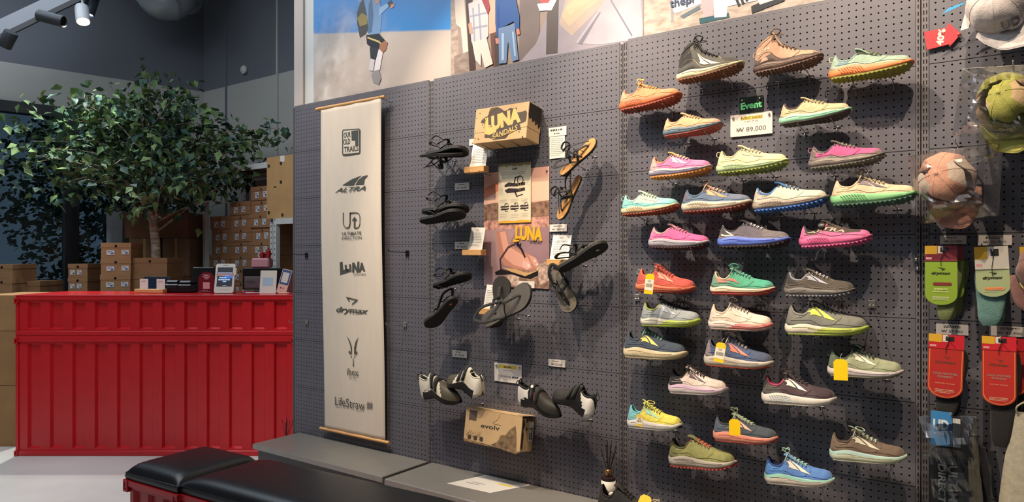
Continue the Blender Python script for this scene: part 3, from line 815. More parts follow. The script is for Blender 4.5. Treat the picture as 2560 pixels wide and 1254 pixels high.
    for t_ in tt:
        w = WT_(t_) * L * .97; zb = BOT(t_) * L; x = (.045 + t_ * .93) * L; zt_ = (BOT(t_) + o0 + .004) * L
        orr.append([Vector((x, a, c)) for a, c in ((-w, zt_), (-w * .99, zb + .004 * L), (-w * .9, zb), (w * .9, zb), (w * .99, zb + .004 * L), (w, zt_))])
    b.grid(orr, OS)
    b.add(orr[0], [tuple(range(6))], OS); b.add(orr[-1], [tuple(range(6))[::-1]], OS)
    if cfg.get('lugs'):
        OL = mat(cfg.get('lug', cfg['out']), .6, 0, 'rubber')
        n = 17
        for i in range(n):
            t_ = .04 + .9 * i / (n - 1); w = WT_(t_) * L; x = (.045 + t_ * .93) * L; z = BOT(t_) * L
            for s_ in (-1, 1):
                a = s_ * w * .78; sz = .0040 * L / .3; hh = .0030
                b.cbox((x - sz, a - w * .24, z - hh), (x + sz, a + w * .24, z + .002), .0012, OL)
            for c in (-.3, .3) if i % 2 else (0,):
                b.cbox((x - .004, w * c - .005, z - .003), (x + .004, w * c + .005, z + .001), .001, OL)
    else:
        for i in range(15):
            t_ = .06 + .86 * i / 14; w = WT_(t_) * L; x = (.045 + t_ * .93) * L; z = BOT(t_) * L
            b.cbox((x - .006, -w * .84, z - .002), (x + .004, w * .84, z + .001), .0008, OS)
    b.build('outsole', None, t, smooth=False)
    # toe guard
    if 'guard' in cfg:
        b = MB(); gr = []
        for i in range(13):
            a = -1.25 + 2.5 * i / 12
            col = []
            for f in (0, .35, .7, 1.0):
                t_ = 1 - (1 - math.cos(a)) * .09; w = WT_(min(t_, .97)) * L * 1.0
                z = (BOT(1) * .7 + f * (.125 - BOT(1) * .7)) * L
                col.append(Vector(((.045 + .93 + .012 - (1 - math.cos(a)) * .115 - .03 * f * f) * L, math.sin(a) * .118 * L * (1 - .12 * f), z)))
            gr.append(col)
        b.grid(gr); g = b.build('toe_guard', mat(cfg['guard'], .6, 0, 'rubber'), t, smooth=True)
        sm = g.modifiers.new('thickness', 'SOLIDIFY'); sm.thickness = .003; sm.offset = 0
    # side panels, overlay stitching and the mark
    pb = MB()
    for c_, lo, hi in cfg.get('panels', []): la.strip(pb, lo, hi, mat(c_, .75, 0, fab), off=.0009)
    if pb.v: pb.build('overlay', None, t, smooth=True)
    if cfg.get('mark'):
        mb = MB(); mm = mat(cfg['mark'], .5)
        mt = cfg.get('mark_at', (.36, .40, 1.0, 1.0))
        for lo, hi in fin(*mt): la.strip(mb, lo, hi, mm, off=.0016)
        mb.build('side_mark', None, t, smooth=True)
    if cfg.get('word'):
        s_, t0, t1, v0, v1, c_ = cfg['word']
        o = text(s_, t, .5, .5, 0, 1, mat(c_, .6), 1, shear=.25, bold=.02, name='brand_lettering')
        for v in o.data.vertices: v.co = la.side(t0 + (t1 - t0) * v.co.x, v0 + (v1 - v0) * v.co.z, .0018)
    if cfg.get('loop'):
        x0 = la.p(.0, PI / 2)
        lp = [x0 + Vector(q) * (L / .3) for q in ((.004, -.004, -.004), (-.010, -.004, .002), (-.008, -.004, .018), (.006, -.004, .016))]
        lb = MB()
        lb.tube(rows(lp, 10), .0032, 5, flat=.5); lb.build('heel_loop', mat(cfg['loop'], .7, 0, fab), t, smooth=True)
    if cfg.get('dial'):
        c = la.side(.33, .62, .004); MD = Matrix.Translation(c) @ Matrix.Rotation(math.radians(62), 4, 'X')
        MB().lathe([(0, .010), (.008, .010), (.013, .007), (.014, 0), (0, 0)], 14, M=MD).build('dial', mat('#1c1b1b', .4), t, smooth=True, sharp=40)
        MB().tube([la.side(.33 + .075 * math.cos(a), .62 + .22 * math.sin(a), .002) for a in [k * .4 for k in range(-3, 5)]], .002, 5).build('dial_guard', mat('#e0608a', .5), t)
        gb = MB()
        for k in range(4): gb.tube([la.side(.42 + .07 * k, .55 - .03 * k, .0015), la.side(.40 + .075 * k, .98, .0015)], .0011, 4)
        gb.build('lace_wire', mat('#6a5a50', .5), t)
    # stitching line above the sole
    if cfg.get('seam'):
        sb = MB(); sb.tube([la.side(.08 + .86 * i / 30, .13 + .05 * math.sin(i * .35), .001) for i in range(31)], .0007, 4)
        sb.tube([la.side(.14 + .2 * i / 12, .30 + .42 * (i / 12) ** 2, .001) for i in range(13)], .0007, 4)
        sb.tube([la.side(.62 + .08 * math.sin(i / 10 * PI) + .02 * i / 10, .15 + .75 * i / 10, .001) for i in range(11)], .0006, 4)
        sb.build('seam_line', mat(cfg['seam'], .7), t)
    if on_hooks:
        for t_, wd in ((.27, 'heel'), (.74, 'toe')):
            pt = M @ Vector(((.045 + .93 * t_) * L, 0, BOT(t_) * L - (.0035 if cfg.get('lugs') else .0025)))
            hk = hook(pt.x, pt.z, pt.y, roll + 3)
            tag(hk, 'small steel peg hook under the %s of the %s' % (wd, cfg['short']), 'hook', 'peg hooks holding the running shoes')
    return t, la, M

def hook(x, z, yc, roll, reach=.018):     # pegboard hook: cross bar on the panel, stem, arm reaching out under the goods
    s = math.tan(math.radians(roll)); z0 = z - .0022 - s * abs(yc)
    h = empty('peg_hook', (x, 0, z0))
    b = MB(); r = .0016
    b.tube([(-.0125, .006, .001), (-.0125, -.0028, .001), (.0125, -.0028, .001), (.0125, .006, .001)], r, 6)
    b.tube([(0, -.0030, .001), (0, -.0030, -.024), (0, .001, -.026)], r, 6)
    b.build('back_plate', STEEL, h, smooth=True)
    yy = abs(yc) + reach
    MB().tube([(0, -.003, 0), (0, -yy, s * yy), (0, -yy - .006, s * yy + .007)], .0019, 6).build('arm', STEEL, h, smooth=True)
    return h

def hang_tag(par, loc, w, h, tilt, top, body, label='yellow hang tag', ry=0.0):
    """card tag that hangs in front of the shoe side (a part of the shoe)"""
    M = Matrix.Translation(loc) @ Matrix.Rotation(tilt, 4, 'Y') @ Matrix.Rotation(ry, 4, 'X')
    c = w * .22
    poly = [(-w/2, -h), (w/2, -h), (w/2, -c), (w/2 - c, 0), (-w/2 + c, 0), (-w/2, -c)]
    g = MB().prism(poly, -.0006, .0006, M=M).build('hang_tag', mat(top, .5), par); g['label'] = label
    if body:
        b = MB(); b.flat([(-w/2 + .001, -h * .82), (w/2 - .001, -h * .82), (w/2 - .001, -h * .28), (-w/2 + .001, -h * .28)], -.0012, mat('#ece4cf', .5), M)
        r = random.Random(int(loc.x * 1000)); x = -w * .36
        while x < w * .36:
            q = r.uniform(.0007, .0018); b.flat([(x, -h * .66), (x + q, -h * .66), (x + q, -h * .48), (x, -h * .48)], -.0016, mat('#3a3a3a', .6), M); x += q + r.uniform(.0008, .0018)
        for k in range(3): b.flat([(-w * .2, -h * (.33 + .04 * k)), (w * .2, -h * (.33 + .04 * k)), (w * .2, -h * (.315 + .04 * k)), (-w * .2, -h * (.315 + .04 * k))], -.0016, mat('#6a6a6a', .6), M)
        b.build('tag_print', None, g)
    MB().tube([M @ Vector((0, 0, -.004)), M @ Vector((0, .004, .012)), M @ Vector((.004, .012, .02))], .0006, 4).build('tag_string', mat('#d8d2c4', .7), g)
    return g

S = []
def add(hx, tx, b0, b1, cfg, label, **kw):
    r = shoe(hx, tx, (b0, b1), cfg, label, **kw); S.append(r)
    tgc = cfg.get('tag')
    if tgc:
        px, py, w_, h_, tl, top, body = tgc
        t, la, M = r
        wp = W(px, py, -.165)
        hang_tag(t, M.inverted() @ wp, w_, h_, tl, top, body, 'yellow hang tag' + (' with a barcode panel' if body else ''))
    return r
def D(short, u, mid, out, **k): d = dict(short=short, u=u, mid=mid, out=out); d.update(k); return d

# top row
add(1684, 1857, 207, 172, D('black and cream hiking boot', '#55544e', '#efd9a8', '#7a4a2c', high=True, heel='#1b1b1c', heel_at=.20, toe='#3f3d38', toe_at=.8, rand='#4a4a46', rand_v=2, tongue='#141414', lining='#151516', lace='#0e0e10',
    mark='#efe0b8', mark_at=(.36, .26, 1.05, .8), lugs=True, lug='#8a5a38', bow='loop', guard='#8e6238', groove='#8b7a5a', pattern='line', seam='#cfc49a', panels=[('#1a1a1b', [(.0,.45),(.3,.62)], [(.0,1.0),(.3,1.0)])]),
    'black and grey mid-height hiking boot with a thick cream midsole and brown lugs')
add(1876, 2057, 188, 152, D('tan hiking boot', '#b58d70', '#5f4a40', '#6a4a3c', word=('ALTRA',.06,.26,.22,.30,'#cdae92'), high=True, tongue='#a88468', lining='#b08a6c', lace='#6e4f3c', rand='#5a463e', rand_v=2, lugs=True, lug='#7a5648', bow='loop', loop='#c9a98a', guard='#6a4a3c',
    groove='#8e6a58', seam='#6e523f', panels=[('#c49880', [(.12,.03),(.24,.03)], [(.15,.10),(.22,.08)])]),
    'plain tan mid-height hiking boot with a dark brown lugged sole')
add(2064, 2285, 203, 172, D('green and orange shoe', '#8fa894', '#ef7f38', '#8a8a1e', rand='#a3b09c', tongue='#8fa894', lining='#7f9a90', lace='#6f7c3a', mark='#262a28', mark_at=(.33,.62,.95,.55), lugs=True, lug='#989620', thick=True, loop='#c8d29a', seam='#74908a', pattern='mesh', groove='#c35a20',
    panels=[('#6f8c98', [(.1,.12),(.25,.16)], [(.12,.42),(.24,.36)])]),
    'pale green trail shoe with an orange midsole and yellow-green tread')
# second row
add(1541, 1700, 281, 250, D('orange shoe', '#dd8b56', '#d8672c', '#a84a2a', lining='#c98a68', tongue='#e0965a', lace='#e8b05a', lugs=True, thick=True, seam='#c87a4c', pattern='mesh', groove='#b24f22', bow='up', rand='#e08c52', heel='#d89a78'),
    'all-orange running shoe with a patterned orange midsole, in the second row down')
add(1650, 1804, 345, 322, D('peach shoe with the grey-blue midsole', '#e8a878', '#5f7480', '#b0553e', toe='#e0a080', toe_at=.86, lining='#e0a080', tongue='#efbb84', lace='#efc890', thick=False, seam='#c89068', groove='#3f5462', hs=1.06),
    'peach running shoe with a grey-blue midsole and rust red tread')
add(1941, 2129, 316, 288, D('sand shoe with the mint midsole', '#c6b084', '#9bd8b4', '#4a4238', lining='#4a3034', tongue='#c6b084', lace='#cdb88c', seam='#a8946c', groove='#7cc09a', rand='#c9b48c'),
    'sand-coloured running shoe with a pale mint midsole')
# third row
add(1615, 1777, 447, 432, D('pink shoe with the orange sole', '#d873a8', '#8c86a0', '#dc8a34', toe='#e07fae', toe_at=.8, heel='#c8a4a0', heel_at=.10, tongue='#e0b060', lining='#e08a5a', lace='#efd8cc', mark='#f2d8dc', mark_at=(.38,.4,.9,.8), lugs=True, lug='#e0922e', guard='#e2923a', seam='#b9588c', groove='#5c6a90', mid2='#c5b4b0', mid_mode='band'),
    'pink trail shoe with an orange lugged sole and orange toe guard')
add(1783, 1970, 437, 418, D('cream shoe with the yellow-green lugs', '#e2d39c', '#b9cf98', '#7a8a34', lining='#c2b890', tongue='#e4d6a4', lace='#ece0b8', mark='#8a9478', mark_at=(.36,.45,1,.75), lugs=True, lug='#9aa838', guard='#c8cc5a', loop='#d8d0a0', seam='#c4b684', groove='#94aa78', pattern='both'),
    'cream trail shoe with a pale green midsole and yellow-green lugs')
add(2014, 2212, 425, 402, D('magenta and grey shoe', '#c04a86', '#7a6e66', '#6c645c', word=('ALTRA',.04,.22,.36,.48,'#8f8478'), heel='#6c625c', heel_at=.05, toe='#c8508a', tongue='#6a605a', lining='#544c4c', lace='#a09484', rand='#80746c', rand_v=2, lugs=True, lug='#6a6a5c', loop='#d05a8c', seam='#8c3864', groove='#c4b8a4',
    panels=[('#6e6460', [(.06,.62),(.20,.58),(.31,.66)], [(.06,.98),(.20,.98),(.31,.98)])], guard='#8a7e70'),
    'magenta trail shoe with a grey collar and grey lugged sole')
# fourth row
add(1546, 1694, 540, 526, D('aqua shoe', '#b9dcc4', '#e0cfa0', '#a8502c', toe='#8ed4cc', toe_at=.78, heel='#7cd0c8', heel_at=.20, rand='#7ccccc', rand_v=3, lining='#b9e0cc', tongue='#cfe8cc', lace='#d8e8c8', mark='#c8b4a0', mark_at=(.36,.45,.9,.7), lugs=True, guard='#cc5a34', seam='#8cbcae', groove='#a87c50', pattern='mesh', loop='#a8e0d0'),
    'aqua and pale mint trail shoe with a cream midsole and rust lugs')
add(1696, 1878, 533, 522, D('slate blue shoe with the orange mark', '#5c7390', '#d8cab0', '#8a4030', heel='#6a6478', heel_at=.06, toe='#6a7488', rand='#566c88', lining='#54708c', tongue='#c8907c', lace='#d8c0a8', mark='#e88a54', mark_at=(.36,.40,1.1,.95), lugs=True, lug='#8a4634', seam='#48607c', groove='#a09078', pattern='both', thick=True, bow='up'),
    'slate blue running shoe with an orange side mark, cream midsole and rust tread')
add(1874, 2072, 531, 510, D('pale grey shoe with the blue sole', '#c9c9b4', '#9a8a7c', '#2a56a8', word=('ALTRA',.06,.24,.40,.52,'#5c564e'), heel='#b8ac9c', heel_at=.22, tongue='#4a88c8', lining='#3a78c0', lace='#8f98a4', rand='#c2bea8', lugs=True, lug='#4a90dc', seam='#9ca08e', groove='#6e6056', pattern='both',
    panels=[('#94867c', [(.1,.62),(.3,.55)], [(.1,.95),(.3,.98)])]),
    'pale grey trail shoe with a bright blue lugged sole and blue tongue')
add(2069, 2297, 517, 502, D('beige shoe with the green midsole', '#dcbf9a', '#86cc84', '#3f6a54', lining='#d8bc98', tongue='#dfc6a2', lace='#c8b898', mark='#5c5060', mark_at=(.33,.45,1.05,.85), thick=True, lugs=True, lug='#4a7a60', seam='#bca07c', groove='#3f7c4c', pattern='mesh', bow='up'),
    'beige running shoe with a thick light green midsole and dark side mark')
# fifth row
add(1613, 1771, 620, 622, D('bright pink shoe with the lilac-grey midsole', '#e25a9c', '#b4adb4', '#4a2c2c', heel='#e07aa8', heel_at=.05, lining='#d8b8a4', tongue='#dca0a8', lace='#e0789c', seam='#b03c78', groove='#7a7a90', thick=True, panels=[('#5a5468', [(.06,.60),(.16,.46),(.31,.72)], [(.07,.96),(.18,.97),(.31,.97)])], lugs=True),
    'bright pink running shoe with a lilac-grey midsole and dark collar patch')
add(1786, 1975, 620, 616, D('charcoal shoe with the cobalt midsole', '#5c5460', '#5a76d8', '#3c2a2a', heel='#3e3c42', heel_at=.12, toe='#6c6466', toe_at=.7, lining='#242428', tongue='#54505a', lace='#d8d8dc', rand='#847c7c', rand_v=1, seam='#a89c98', groove='#34489c', thick=True, lugs=True, loop='#1c1c1e',
    panels=[('#e0dccc', [(.03,.70),(.22,.10)], [(.05,.78),(.25,.10)]), ('#e0dccc', [(.06,.10),(.25,.06)], [(.06,.17),(.25,.12)])]),
    'charcoal running shoe with a cobalt blue midsole and white laces')
add(1991, 2182, 620, 608, D('pink and brown dial shoe', '#4c3c34', '#dd5a92', '#c84a80', dial=True, word=('ALTRA',.12,.66,.30,.50,'#d8a894'), rand='#e0609a', rand_v=4, toe='#e0609a', toe_at=.86, slant=0, heel='#e0609a', heel_at=.04, lining='#1c1a1a', tongue='#4a3c36', laces=False, lugs=True, lug='#e0609a', thick=True, pattern='mesh', groove='#a83a6c', guard='#e0609a', seam='#6a564c'),
    'hot pink trail shoe with a dark brown upper and a dial in place of laces')
# sixth row
add(1581, 1735, 727, 736, D('red shoe', '#cc4a38', '#e07a4c', '#b8402c', lining='#e0704c', tongue='#d85a3c', lace='#e8603c', mark='#e08468', mark_at=(.38,.4,1,.8), bow='side', seam='#e88a5c', groove='#b84a2c', toe='#cf4a3a', tag=(1626, 684, .040, .085, .04, '#f0c810', 1), loop='#9fc0c0'),
    'red running shoe with red laces and a yellow barcode tag, in the sixth row')
add(1768, 1936, 736, 738, D('green shoe with the red sole', '#3ea07c', '#e8d0b0', '#c44a3a', heel='#6a9880', heel_at=.26, toe='#36a484', lining='#c8b898', tongue='#6c9c80', lace='#58b898', rand='#4c7c68', rand_v=1, mark='#dc5c4c', mark_at=(.10,.32,1.15,.75), guard='#cc4c3c', bow='loop', seam='#2c7c60', groove='#c4ac8c', mid2='#c44a3a', mid_mode='low'),
    'green running shoe with a cream midsole, red outsole and red side mark')
add(1953, 2138, 740, 742, D('dark brown shoe with grey laces', '#4c4238', '#6c6660', '#6c6c74', heel='#2e2a28', heel_at=.15, lining='#8a8a90', tongue='#4a4038', lace='#b8b4b0', mark='#8a8e9c', mark_at=(.33,.42,1,.75), lugs=True, lug='#8a8a90', guard='#7a7674', seam='#8c7c6c', groove='#8a847c', rand='#564c40'),
    'dark brown trail shoe with grey laces and a grey side mark')
# seventh row
add(1594, 1748, 815, 819, D('grey-blue shoe with the lime forefoot', '#a0a8aa', '#ddd8c8', '#b8c83c', mid2='#b4cc38', split=.42, lining='#a8b43c', tongue='#1e2430', lace='#14181e', seam='#8c9498', groove='#a0a078', mark='#b4bcc4', mark_at=(.38,.4,.9,.7), rand='#98a0a2'),
    'grey-blue running shoe with a white heel, lime forefoot sole and dark laces')
add(1763, 1930, 822, 831, D('off-white shoe with the coral stripe', '#e4cdb8', '#e4cfc0', '#d8b8a8', mid2='#d86c68', split=.40, lining='#dcc0a8', tongue='#e8d4bc', lace='#ddd0b8', seam='#c4a898', groove='#b48c80', mark='#cdb4a4', mark_at=(.38,.4,1,.8), bow='loop'),
    'off-white running shoe with a coral red stripe in its midsole')
add(1955, 2172, 836, 842, D('grey shoe with the lime mark', '#77786c', '#ddd2bc', '#b0c040', mid2='#b4c83c', split=.42, lining='#8a8a80', tongue='#7a7a6e', lace='#6c6c60', mark='#d0d838', mark_at=(.30,.40,1.05,1.0), seam='#5c5e56', groove='#8c9038', rand='#6c6e64'),
    'grey running shoe with a lime yellow side mark and lime forefoot sole')
# eighth row
add(1551, 1714, 893, 903, D('navy shoe with the yellow mark', '#3c4a5c', '#e2cfa4', '#c8b88c', lining='#3a4454', tongue='#4c5a5c', lace='#8cc8a8', mark='#d8cc64', mark_at=(.30,.35,.95,.9), seam='#2c3848', groove='#b8a478', thick=True, rand='#3e4c5e', bow='up'),
    'navy running shoe with a yellow side mark, mint laces and cream midsole')
add(1752, 1932, 913, 928, D('navy shoe with the orange mark', '#3e5278', '#c4baa8', '#b8503c', heel='#8c7c84', heel_at=.05, toe='#44506c', lining='#4c5468', tongue='#586484', lace='#c8b8a4', mark='#dc6444', mark_at=(.38,.35,1,.85), thick=True, seam='#2c3c5c', groove='#8c8478', bow='loop', tag=(1804, 856, .040, .078, .14, '#f0c820', 1), guard='#b8b0a0'),
    'navy running shoe with an orange side mark, a dangling lace and a yellow barcode tag')
add(2062, 2260, 940, 950, D('sage green shoe', '#9aa07c', '#cfc4bc', '#8c8c6c', heel='#5c6c54', heel_at=.18, lining='#4c5c48', tongue='#2f4038', lace='#3c4a40', mark='#d4ccb8', mark_at=(.36,.4,1,.8), seam='#7c8464', groove='#9c94a0', bow='side', tag=(2101, 897, .047, .075, .0, '#f2cb08', 0), loop='#5a6c58'),
    'sage green running shoe with dark green laces and a plain yellow tag')
# ninth row
add(1664, 1818, 983, 991, D('white shoe with the black heel', '#e2cfc0', '#dcd0cc', '#cabcb8', heel='#221f22', heel_at=.19, lining='#2a2628', tongue='#d8c4b4', lace='#3c302c', mark='#4c3038', mark_at=(.36,.42,1,.8), thick=True, seam='#c8b0a8', groove='#b890b0', bow='side', mid2='#d8b8cc', mid_mode='band'),
    'white running shoe with a black heel and dark laces')
add(1897, 2092, 1008, 1020, D('dark plum shoe with the white midsole', '#4a343a', '#e0d8cc', '#c8beb0', heel='#56504a', heel_at=.2, toe='#3c262e', lining='#b83860', tongue='#4a3a3a', lace='#2c2426', mark='#dcd4c8', mark_at=(.34,.40,.95,.9), thick=True, seam='#2c1e24', groove='#a4bcc8', pattern='mesh', bow='loop'),
    'dark plum running shoe with a crimson collar lining and white midsole')
# tenth row
add(1561, 1702, 1069, 1081, D('yellow and aqua shoe', '#e6d83c', '#ddd8d0', '#c8c4bc', heel='#6cc0cc', heel_at=.24, lining='#6cc0c8', tongue='#cfd860', lace='#e8dc58', mark='#8cc4b4', mark_at=(.36,.40,.9,.8), thick=True, seam='#c8bc2c', groove='#b8b0a8', bow='side', tag=(1600, 1035, .030, .050, .1, '#e8c84c', 1), guard='#2c2c30'),
    'bright yellow running shoe with an aqua heel and a white midsole')
add(1776, 1943, 1101, 1116, D('dark slate shoe with the salmon midsole', '#3c4650', '#e08c74', '#c05040', heel='#4c5a6c', heel_at=.22, lining='#2c343c', tongue='#8c9c84', lace='#a8b890', mark='#dc9c84', mark_at=(.36,.40,.9,.8), thick=True, seam='#2c343c', groove='#b86854', bow='up', guard='#c8503c', tag=(1836, 1047, .044, .062, .0, '#f2c80c', 0)),
    'dark slate running shoe with a salmon midsole and a plain yellow tag')
add(2068, 2270, 1150, 1165, D('brown shoe with mint laces', '#6c5644', '#ccd0b0', '#b8b89c', lining='#4c3c30', tongue='#6c5848', lace='#b4c8ac', mark='#b8b49c', mark_at=(.33,.40,1.1,.9), thick=True, seam='#54422f', groove='#a8ac90', bow='side', mid2='#a8ccc4', mid_mode='band', heel='#74604c'),
    'brown running shoe with pale mint laces and a cream midsole')
add(1665, 1842, 1165, 1178, D('olive shoe with the orange laces', '#8c8c48', '#b4aa9c', '#b04030', heel='#74743c', heel_at=.1, lining='#4c4c2c', tongue='#6c6c38', lace='#dc5c34', thick=True, lugs=True, lug='#b84838', guard='#cc5034', seam='#5c5c28', groove='#7c7468', pattern='both'),
    'olive green trail shoe with bright orange laces and a grey midsole')
add(1905, 2088, 1208, 1222, D('bright blue shoe', '#4c80c4', '#ddd0c0', '#c8bcb0', heel='#4484cc', heel_at=.22, lining='#28488c', tongue='#5c8cc0', lace='#9ccab8', mark='#e4c8b0', mark_at=(.36,.38,1.05,.95), thick=True, seam='#2c5ca0', groove='#b0a494', bow='up', mid2='#8ccab4', mid_mode='band'),
    'bright blue running shoe with mint laces, lowest of the hanging shoes')

# ------------------------------------------------------------------ red container-style counter
RED = mat('#c81e26', .24, 0, 'metal'); REDB = mat('#b0121c', .35, 0, 'metal')
CZ = 5.09
def camloc(X, d, z): return Vector((CAM.x, CAM.y, 0)) + RT * X + AX * d + UP * z
cx0 = (38 - 1280) / F * CZ; CW = (736 - 38) / F * CZ; CH = 1.148
crz = math.atan2(RT.y, RT.x)
ct = empty('sales_counter', camloc(cx0, CZ, 0), crz, 'long red counter shaped like a stack of two freight containers', 'counter')
def corrugated(b, x0, x1, z0, z1, n, first, pitch, wid, y, dep, slant=.012, m=None):
    # flat sheet with n pressed recesses that have sloping sides and ends
    xs = [x0]
    for i in range(n): a = first + i * pitch; xs += [a, a + wid]
    xs.append(x1); e = .012
    for i in range(len(xs) - 1):
        a, c = xs[i], xs[i+1]
        if i % 2 == 0: b.add([(a, y, z0), (c, y, z0), (c, y, z1), (a, y, z1)], [(0, 1, 2, 3)], m); continue
        lo, hi = z0 + e, z1 - e
        b.add([(a, y, z0), (c, y, z0), (c, y, lo), (a, y, lo)], [(0, 1, 2, 3)], m); b.add([(a, y, hi), (c, y, hi), (c, y, z1), (a, y, z1)], [(0, 1, 2, 3)], m)
        s = slant; yi = y + dep
        o = [(a, y, lo), (c, y, lo), (c, y, hi), (a, y, hi)]; k = [(a + s, yi, lo + s), (c - s, yi, lo + s), (c - s, yi, hi - s), (a + s, yi, hi - s)]
        b.add(o + k, [(0, 1, 5, 4), (1, 2, 6, 5), (2, 3, 7, 6), (3, 0, 4, 7), (4, 5, 6, 7)], m)
def hy(y): return 1.42 - (y - 643) * CZ / F
for nm, ya, yb in (('upper_panel', 749, 827), ('lower_panel', 854, 1126)):
    b = MB(); corrugated(b, .012, CW - .012, hy(yb), hy(ya), 12, .078, .1606, .094, .014, .022); b.build(nm, RED, ct)
for ya, yb, o in ((739, 749, 0), (827, 838, 0), (838.5, 854, .002), (1126, 1139, 0)):
    b = MB().cbox((0, o, max(.002, hy(yb))), (CW, .05, hy(ya)), .003); b.build('rail', RED, ct)
for x in (0, CW - .018):
    for ya, yb in ((749, 827), (854, 1126)):
        MB().box((x, .004, hy(yb)), (x + .018, .05, hy(ya))).build('corner_post', RED, ct)
for x in (-.006, CW - .022):
    for y in (744, 844, 1126):
        b = MB(); z1 = hy(y); z0 = max(.0015, z1 - .045); w = .028
        b.cbox((x, -.008, z0), (x + w, .03, z0 + .012), .002); b.cbox((x, -.008, z1 - .012), (x + w, .03, z1), .002)
        b.cbox((x, -.008, z0), (x + .007, .03, z1), .002); b.cbox((x + w - .007, -.008, z0), (x + w, .03, z1), .002); b.box((x + .004, .01, z0 + .004), (x + w - .004, .03, z1 - .004))
        b.build('corner_casting', RED, ct)
for x in (0, CW - .02): MB().box((x, .05, .01), (x + .02, .58, 1.13)).build('side_panel', RED, ct)
MB().cbox((-.004, -.004, hy(739) ), (CW + .004, .60, CH + .004), .003).build('counter_top', RED, ct)
CT = CH + .004
def oncounter(px, depth): return camloc((px - 1280) / F * depth, depth, CT)

INK = mat('#33343a', .7); PAPER = mat('#e9e4da', .6, 0, 'card'); BLACK = mat('#101114', .35); CARD = mat('#a9805a', .8, 0, 'card'); CARD2 = mat('#94704e', .8, 0, 'card')
PINE = mat('#d7a468', .55, 0, 'woodx')
def stand_at(name, px, d, label, cat, rz=0.0, group=None, dz=0.001): 
    p = oncounter(px, d); return empty(name, (p.x, p.y, p.z + dz), crz + rz, label, cat, group)
# card stand: wooden foot with two slots, two cards standing in it
t = stand_at('card_stand', 377, 5.36, 'pale wooden card stand on the red counter', 'stand', -.12)
MB().cbox((-.115, -.03, 0), (.115, .03, .030), .004).build('base', PINE, t); MB().box((-.105, -.004, .029), (.105, .004, .0305)).build('slot', mat('#8a6236', .7), t)
for k, x in enumerate((360, 402)):
    d = 5.365 + k * -.03
    c = stand_at('business_card', x, d, ('white card standing in the wooden stand, ', 'white card standing in the wooden stand, ')[k] + ('left of the pair' if k == 0 else 'right of the pair'), 'card', -.12, 'cards in the counter card stand', .031)
    MB().box((-.034, -.0006, 0), (.034, .0006, .075)).build('sheet', PAPER, c); lines(c, -.02, .02, .05, .062, 2, -.0009, INK, seed=k)
t = stand_at('tablet_screen', 384, 5.52, 'black tablet screen lying back behind the card stand', 'screen')
Mt = Matrix.Rotation(math.radians(-25), 4, 'X')
MB().cbox((-.105, 0, 0), (.105, .010, .13), .003, None, Mt).build('body', BLACK, t); MB().box((-.098, -.0006, .008), (.098, 0, .122), None, Mt).build('screen', mat('#1b2636', .12), t)
MB().prism([(-.05, 0), (.05, 0), (.04, .06), (-.04, .06)], .05, .07).build('foot', BLACK, t)
for k, (px, w, h, lb) in enumerate(((436, .058, .094, 'black receipt printer with a rounded lid beside the tablet'), (468, .058, .090, 'black card reader box beside the receipt printer'))):
    t = stand_at('receipt_printer' if k == 0 else 'card_reader', px + 4, 5.45, lb, 'printer' if k == 0 else 'card reader')
    MB().cbox((-w, -.07, 0), (w - .006, .07, h * .72), .010).build('body', BLACK, t, smooth=False); MB().cbox((-w + .005, -.06, h * .72), (w - .011, .06, h), .012).build('lid', mat('#17181c', .25), t)
    MB().box((-w * .6, -.0735, h * .40), (w * .5, -.070, h * .44)).build('paper_slot', mat('#2c2e36', .3), t)
# wifi sign
t = stand_at('wifi_sign', 516, 5.42, 'dark red arched wifi sign on the counter', 'sign')
WR = mat('#6d1220', .35); PK = mat('#d99aa0', .5)
n = 14; r = .062; arch = [(-r, 0), (r, 0)] + [(r * math.cos(a * PI / n), .095 + r * math.sin(a * PI / n)) for a in range(n + 1)]
MB().prism(arch, 0, .008).build('plate', WR, t); MB().cbox((-.05, -.02, 0), (.05, .045, .008), .002).build('foot', WR, t)
for k, q in enumerate((.012, .024, .036)):
    pts = [((q + s) * math.sin(a), .090 + (q + s) * math.cos(a)) for s, rg in ((0, range(-4, 5)), (.006, range(4, -5, -1))) for a in [g * .2 for g in rg]]
    MB().flat(pts, -.0008).build('wifi_arc', PK, t)
text('FREE WI-FI', t, 0, .136, -.0008, .010, PK, .058); MB().flat([(-.026, .028), (.026, .028), (.026, .078), (-.026, .078)], -.0008, mat('#dc9c9c', .5)).build('pink_panel', None, t)
lines(t, -.034, .034, .012, .020, 1, -.0008, PK, seed=2)
# payment terminal
t = stand_at('payment_terminal', 561, 5.30, 'white upright payment terminal with a lit blue and black screen', 'terminal', .06)
WP = mat('#d9d5c8', .4); Mt = Matrix.Translation((0, -.02, .004)) @ Matrix.Rotation(math.radians(-14), 4, 'X')
def rrect(w, h, r, z0=0, n=5):
    pts = []
    for cx, cz, a0 in ((w/2 - r, z0 + r, -90), (w/2 - r, z0 + h - r, 0), (-w/2 + r, z0 + h - r, 90), (-w/2 + r, z0 + r, 180)):
        pts += [(cx + r * math.cos(math.radians(a0 + 90 * i / n)), cz + r * math.sin(math.radians(a0 + 90 * i / n))) for i in range(n + 1)]
    return pts
MB().prism(rrect(.142, .222, .014), 0, .020, M=Mt).build('body', WP, t, sharp=30)
MB().prism([(0, 0), (.075, 0), (.05, .10), (.012, .15)], -.062, .062, M=Matrix.Translation((0, 0.0, 0)) @ Matrix.Rotation(PI / 2, 4, 'Z')).build('wedge_base', mat('#c9a79c', .5), t)
MB().box((.072, .0, .135), (.082, .016, .19), None, Mt).build('card_slot', mat('#d8c8a8', .5), t)
